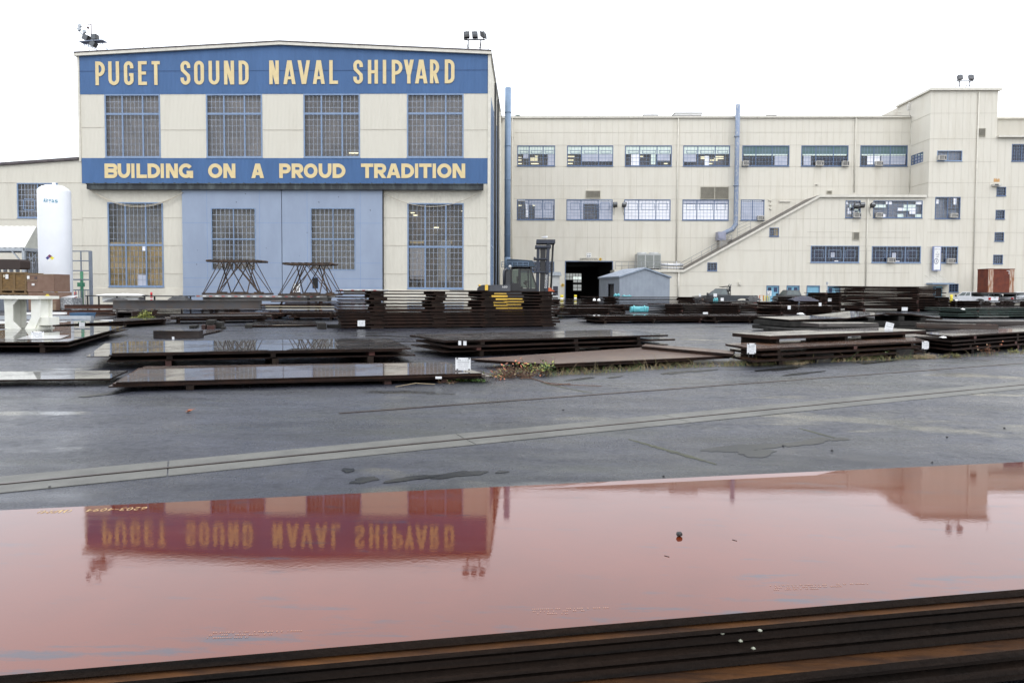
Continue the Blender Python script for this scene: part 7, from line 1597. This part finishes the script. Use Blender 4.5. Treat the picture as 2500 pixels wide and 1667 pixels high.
for (x0, x1, D, z0, z1, m, lab) in ((-30, 222, 31, .27, .42, galv, 'upper long silver beam behind the white trestle'), (-30, 205, 30, .08, .22, white, 'lower long white beam behind the white trestle'), (30, 160, 32.2, .45, .55, white, 'short white beam lying on top of the silver one'), (-30, 190, 28.5, .01, .06, black, 'thin dark bar on the ground before the white beams')):
    beam('steel_beam', x0, D, x1, D + .8, z0, z1, .35, m, lab)
p = ground_at(200, 36.5); q = MB(); q.slab([(p.x - .38, p.y - .2), (p.x + .38, p.y - .2), (p.x + .38, p.y + .4), (p.x - .38, p.y + .4)], .02, .06); 
T0, T1 = [(p.x - .40, p.y - .22), (p.x + .40, p.y - .22), (p.x + .40, p.y + .42), (p.x - .40, p.y + .42)], [(p.x - .48, p.y - .3), (p.x + .48, p.y - .3), (p.x + .48, p.y + .5), (p.x - .48, p.y + .5)]
for k in range(4): a, b, c, d = T0[k], T0[(k + 1) % 4], T1[(k + 1) % 4], T1[k]; q.face([(a[0], a[1], .02), (b[0], b[1], .02), (c[0], c[1], .42), (d[0], d[1], .42)])
tag(q.build('plastic_tub', mat('tub_blue', (.07, .14, .24), .5)), 'blue plastic tub behind the silver beams at left', 'tub')
# table with tarp
Dt = 52; tx = lambda x: X(x, Dt, 720); tz = lambda y: Z(y, Dt, 300)
tb = empty('work_frame', (tx(300), Dt + .6, 0), 'long low black frame table by the lower left hall window', 'frame table')
q = MB(); q.box((tx(208), Dt, tz(724)), (tx(452), Dt + 1.6, tz(721.5))); q.build('top', black, tb)
for x in (210, 282, 350, 440):
    for y in (Dt + .05, Dt + 1.45): q = MB(); q.box((tx(x), y, 0), (tx(x) + .09, y + .09, tz(724))); q.build('leg', black, tb)
def heap(name, x0, x1, y0, y1, D, m, lab, cat, seed=1, n=26, dep=1.2):
    rr = random.Random(seed); q = MB(); a, b, c, d = rect(x0, x1, y0, y1, D); g_ = []
    for k in range(n + 1):
        row = []; u = k / n; x = a + (b - a) * u; env = min(1, math.sin(math.pi * min(.98, max(.02, u))) ** .4)
        for j in range(7):
            v = j / 6; prof = math.sin(math.pi * v) ** .5; row.append((x + rr.uniform(-.03, .03), D + dep * v, c + (d - c) * env * prof * rr.uniform(.78, 1.05)))
        g_.append(row)
    for k in range(n):
        for j in range(6): q.face([g_[k][j], g_[k + 1][j], g_[k + 1][j + 1], g_[k][j + 1]], 0, True)
    q.face([r_[0] for r_ in g_][::-1]); return tag(q.build(name, m), lab, cat)
heap('white_tarp', 233, 345, 716, 721.4, Dt + .2, white, 'crumpled white tarp lying on the black frame table', 'tarp', 3)
q = MB(); a, b, c, d = rect(250, 338, 725, 736, Dt + .4); q.box((a, Dt + .4, max(.0, c)), (b, Dt + 1.2, d)); q.box((a + .1, Dt + .38, c + .05), (b - .9, Dt + .399, d - .03)); tag(q.build('white_box', white), 'white boxed bundle under the black frame table', 'box')
heap('cable_heap', 405, 453, 721, 735, 50, black, 'tangled black cable heap left of the sliding doors', 'cable heap', 5, 30)
heap('cable_heap', 250, 300, 727, 738, 49, black, 'black tarp heap in front of the white bundle', 'tarp heap', 6, 22)
heap('scrap_heap', 1940, 2000, 722.5, 735, 55, MATS['dark_furniture'], 'grey and black folded scrap sheets left of the shorter black stack', 'scrap heap', 8, 26, 1.6)
heap('scrap_heap', 1830, 1860, 722, 734, 58, black, 'twisted black scrap behind the middle of the scrap heap', 'scrap heap', 9, 14, 1.2)
heap('white_bag', 2350, 2357, 752, 756, 46.4, white, 'small white bag on the green-edged stack', 'bag', 10, 6, .25)
heap('white_glove', 2299, 2311, 820, 825, 18.75, white, 'crumpled white scrap of cloth on the edge of the far-right gapped stack', 'cloth', 11, 8, .1)
heap('white_bag', 1951, 1965, 763, 768, 29.3, white, 'white crumpled bag on the left end of the bent plate', 'bag', 12, 8, .3)
for (x, y, D, lab) in ((1451, 731, 57, 'left'), (1462, 731.5, 57, 'right')):
    heap('white_bag', x - 3, x + 4, y - 3, y + 3, D, white, f"{lab} small white wrapped end at the left of the stack before the grey shed", 'wrapped end', 13, 6, .3)

# ------------------------------------------------------------------ plants
gr = [mat('leaf_green', (.055, .115, .025), .6, c2=(.09, .15, .04), scale=30), mat('leaf_yellow', (.34, .33, .06), .6, c2=(.22, .26, .05), scale=30), mat('leaf_red', (.42, .09, .06), .6, c2=(.50, .20, .08), scale=30), mat('stem_brown', (.16, .085, .05), .8, c2=(.10, .055, .035), scale=30), mat('grass_olive', (.11, .12, .04), .8, c2=(.20, .15, .07), scale=30), mat('straw', (.38, .30, .18), .8, c2=(.26, .2, .12), scale=30), mat('pale_leaf', (.30, .34, .20), .7, c2=(.2, .25, .13), scale=30)]
def lf(q, p, s_, m, rr):
    a = rr.uniform(0, 6.28); t = rr.uniform(-.5, .9); d = Vector((math.cos(a) * math.cos(t), math.sin(a) * math.cos(t), math.sin(t))); n = Vector((-math.sin(a), math.cos(a), rr.uniform(-.5, .5))).normalized(); p = Vector(p)
    q.face([p, p + d * s_ * .45 + n * s_ * .3, p + d * s_, p + d * s_ * .45 - n * s_ * .3], m)
def plant(name, px0, px1, D, h, n_st, n_lf, ls, lm, sm_, lab, seed, lean=.25, stem=.006, dep=.5, zb=0, cat='weed', tag_=True, q=None):
    rr = random.Random(seed); own = q is None; q = q or MB(); a, b = ground_at(px0, D), ground_at(px1, D)
    for k in range(n_st):
        p = a.lerp(b, rr.random()) + Vector((0, rr.uniform(0, dep), zb)); hh = h * rr.uniform(.45, 1.1); dr = Vector((rr.gauss(0, lean), rr.gauss(0, lean * .5), 1)); pts = [p]
        for j in range(1, 4): pts.append(p + dr * hh * j / 3 + Vector((rr.gauss(0, .04), rr.gauss(0, .04), -hh * .05 * j * j * rr.random())))
        q.tube(pts, [stem, stem * .9, stem * .7, stem * .3], 4, sm_, False)
        for j in range(n_lf):
            t = rr.uniform(.25, 1.0); i = min(2, int(t * 3)); c = pts[i].lerp(pts[i + 1], t * 3 - i); lf(q, c + Vector((rr.gauss(0, ls * .6), rr.gauss(0, ls * .6), rr.gauss(0, ls * .4))), ls * rr.uniform(.6, 1.2), rr.choice(lm), rr)
    if own: return tag(q.build(name, gr), lab, cat)
plant('bramble', 1208, 1300, 13.3, .22, 120, 3, .045, [3, 3, 3, 4, 5, 0], 3, 'sprawling brown bramble with red and green leaves before the front row of plates', 21, lean=.9, dep=.5, cat='bramble', q=(bq := MB()))
plant('b', 1215, 1320, 13.5, .48, 12, 9, .07, [2, 2, 1, 0, 3], 3, '', 22, lean=.25, dep=.4, q=bq, stem=.004); plant('b', 1295, 1345, 13.6, .34, 16, 12, .07, [0, 0, 0, 1], 3, '', 23, lean=.35, dep=.3, q=bq); plant('b', 1190, 1225, 13.0, .2, 10, 8, .05, [1, 2, 0], 3, '', 24, lean=.9, dep=.3, q=bq)
tag(bq.build('bramble', gr), 'sprawling brown bramble with red, orange and green leaves in front of the stacks', 'bramble')
q = MB(); a, b = ground_at(1270, 13.2), ground_at(1395, 12.3); pts = [a.lerp(b, k / 8) + Vector((0, .25 * math.sin(k * .9), .012)) for k in range(9)]; q.tube(pts, .009, 5); q.tube([pts[4], pts[4] + Vector((.5, -.4, .01)), pts[4] + Vector((1.0, -.5, .01))], .006, 4); tag(q.build('runner_vine', gr[3]), 'thin brown vine running right over the asphalt from the bramble', 'vine')
plant('low_plant', 1105, 1182, 12.7, .10, 34, 7, .065, [0, 0, 6, 1], 0, 'low green leafy plant under the right end of the front-left rusty stack', 25, lean=.8, dep=.35)
plant('low_plant', 1068, 1112, 12.4, .06, 12, 5, .04, [3, 3, 0, 5], 3, 'small brownish leaf litter left of the green plant', 26, lean=.9, dep=.2)
q = MB(); p = ground_at(965, 11.9); e = ground_at(1062, 12.2); q.tube([p + Vector((0, 0, .012)), p.lerp(e, .5) + Vector((0, .06, .05)), e + Vector((0, 0, .02))], .007, 5); tag(q.build('dry_stalk', gr[5]), 'pale dry stalk lying under the front-left rusty stack', 'stalk')
plant('weed', 326, 343, 36, .45, 9, 26, .10, [1, 1, 0], 4, 'left one of two yellow-green weeds beside the dark box section', 27, lean=.12, dep=.3, stem=.008)
plant('weed', 346, 368, 36, .62, 12, 30, .11, [1, 1, 0], 4, 'right, taller yellow-green weed before the long channel beam', 28, lean=.14, dep=.4, stem=.008)
plant('weed', 2135, 2165, 17.9, .20, 14, 14, .06, [0, 0, 6], 0, 'fresh green weed with pale tips at the foot of the right plates', 29, lean=.25, dep=.2)
plant('weed', 1893, 1914, 16.2, .28, 8, 10, .045, [2, 3, 1], 3, 'reddish upright weed below the thick-plate pile', 30, lean=.3, dep=.15)
plant('dry_tuft', 2240, 2290, 18.0, .16, 80, 1, .03, [5, 3], 5, 'dry brown tuft below the right-hand white placard', 31, lean=1.2, dep=.3, stem=.004, cat='dry tuft')
plant('weed', 2300, 2350, 18.3, .12, 20, 8, .04, [4, 1, 0, 3], 4, 'small mixed weeds right of the dry tuft', 32, lean=.4, dep=.2)
plant('weed', 2405, 2440, 19.2, .36, 9, 10, .05, [3, 2, 5], 3, 'rust-coloured weeds before the far-right gapped stack', 33, lean=.3, dep=.2)
plant('weed', 2470, 2500, 19.9, .12, 14, 8, .04, [4, 1], 4, 'small olive weeds at the right border', 34, lean=.4, dep=.2)
plant('dry_tuft', 1930, 1965, 16.2, .10, 40, 1, .03, [5, 4], 5, 'pale dry tuft on the pavement right of the reddish weed', 35, lean=1.0, dep=.2, stem=.003, cat='dry tuft')
plant('dry_tuft', 1785, 1803, 17, .30, 14, 1, .02, [5], 5, 'thin dry stems rising left of the bramble-side white placard', 36, lean=.3, dep=.1, stem=.002, cat='dry tuft')
q = MB()
for (p0, p1, D0, D1, n_, h) in ((1330, 1480, 13.7, 14.3, 190, .18), (1480, 1640, 14.3, 15.2, 230, .17), (1640, 1830, 15.2, 16.0, 260, .17), (1830, 2060, 15.9, 17.0, 320, .15), (2060, 2240, 17.0, 17.8, 240, .15), (2240, 2520, 17.8, 19.7, 260, .12)):
    rr = random.Random(p0)
    for k in range(n_):
        t = rr.random(); a = ground_at(p0 + (p1 - p0) * t, D0 + (D1 - D0) * t) + Vector((0, rr.gauss(0, .07) + .05, 0)); hh = h * rr.uniform(.1, 1.0) * (2.4 if rr.random() < .04 else 1); dx_ = rr.gauss(0, 1.0) * hh; w_ = .004
        m_ = rr.choice([4, 4, 4, 5, 0, 3]); b_ = a + Vector((dx_ * .4, 0, hh * .6)); c_ = a + Vector((dx_, rr.gauss(0, .02), hh))
        q.face([a - Vector((w_, 0, 0)), a + Vector((w_, 0, 0)), b_ + Vector((w_ * .7, 0, 0)), b_ - Vector((w_ * .7, 0, 0))], m_); q.face([b_ - Vector((w_ * .7, 0, 0)), b_ + Vector((w_ * .7, 0, 0)), c_], m_)
tag(q.build('grass', gr, origin=ground_at(1900, 16)), kind='stuff')
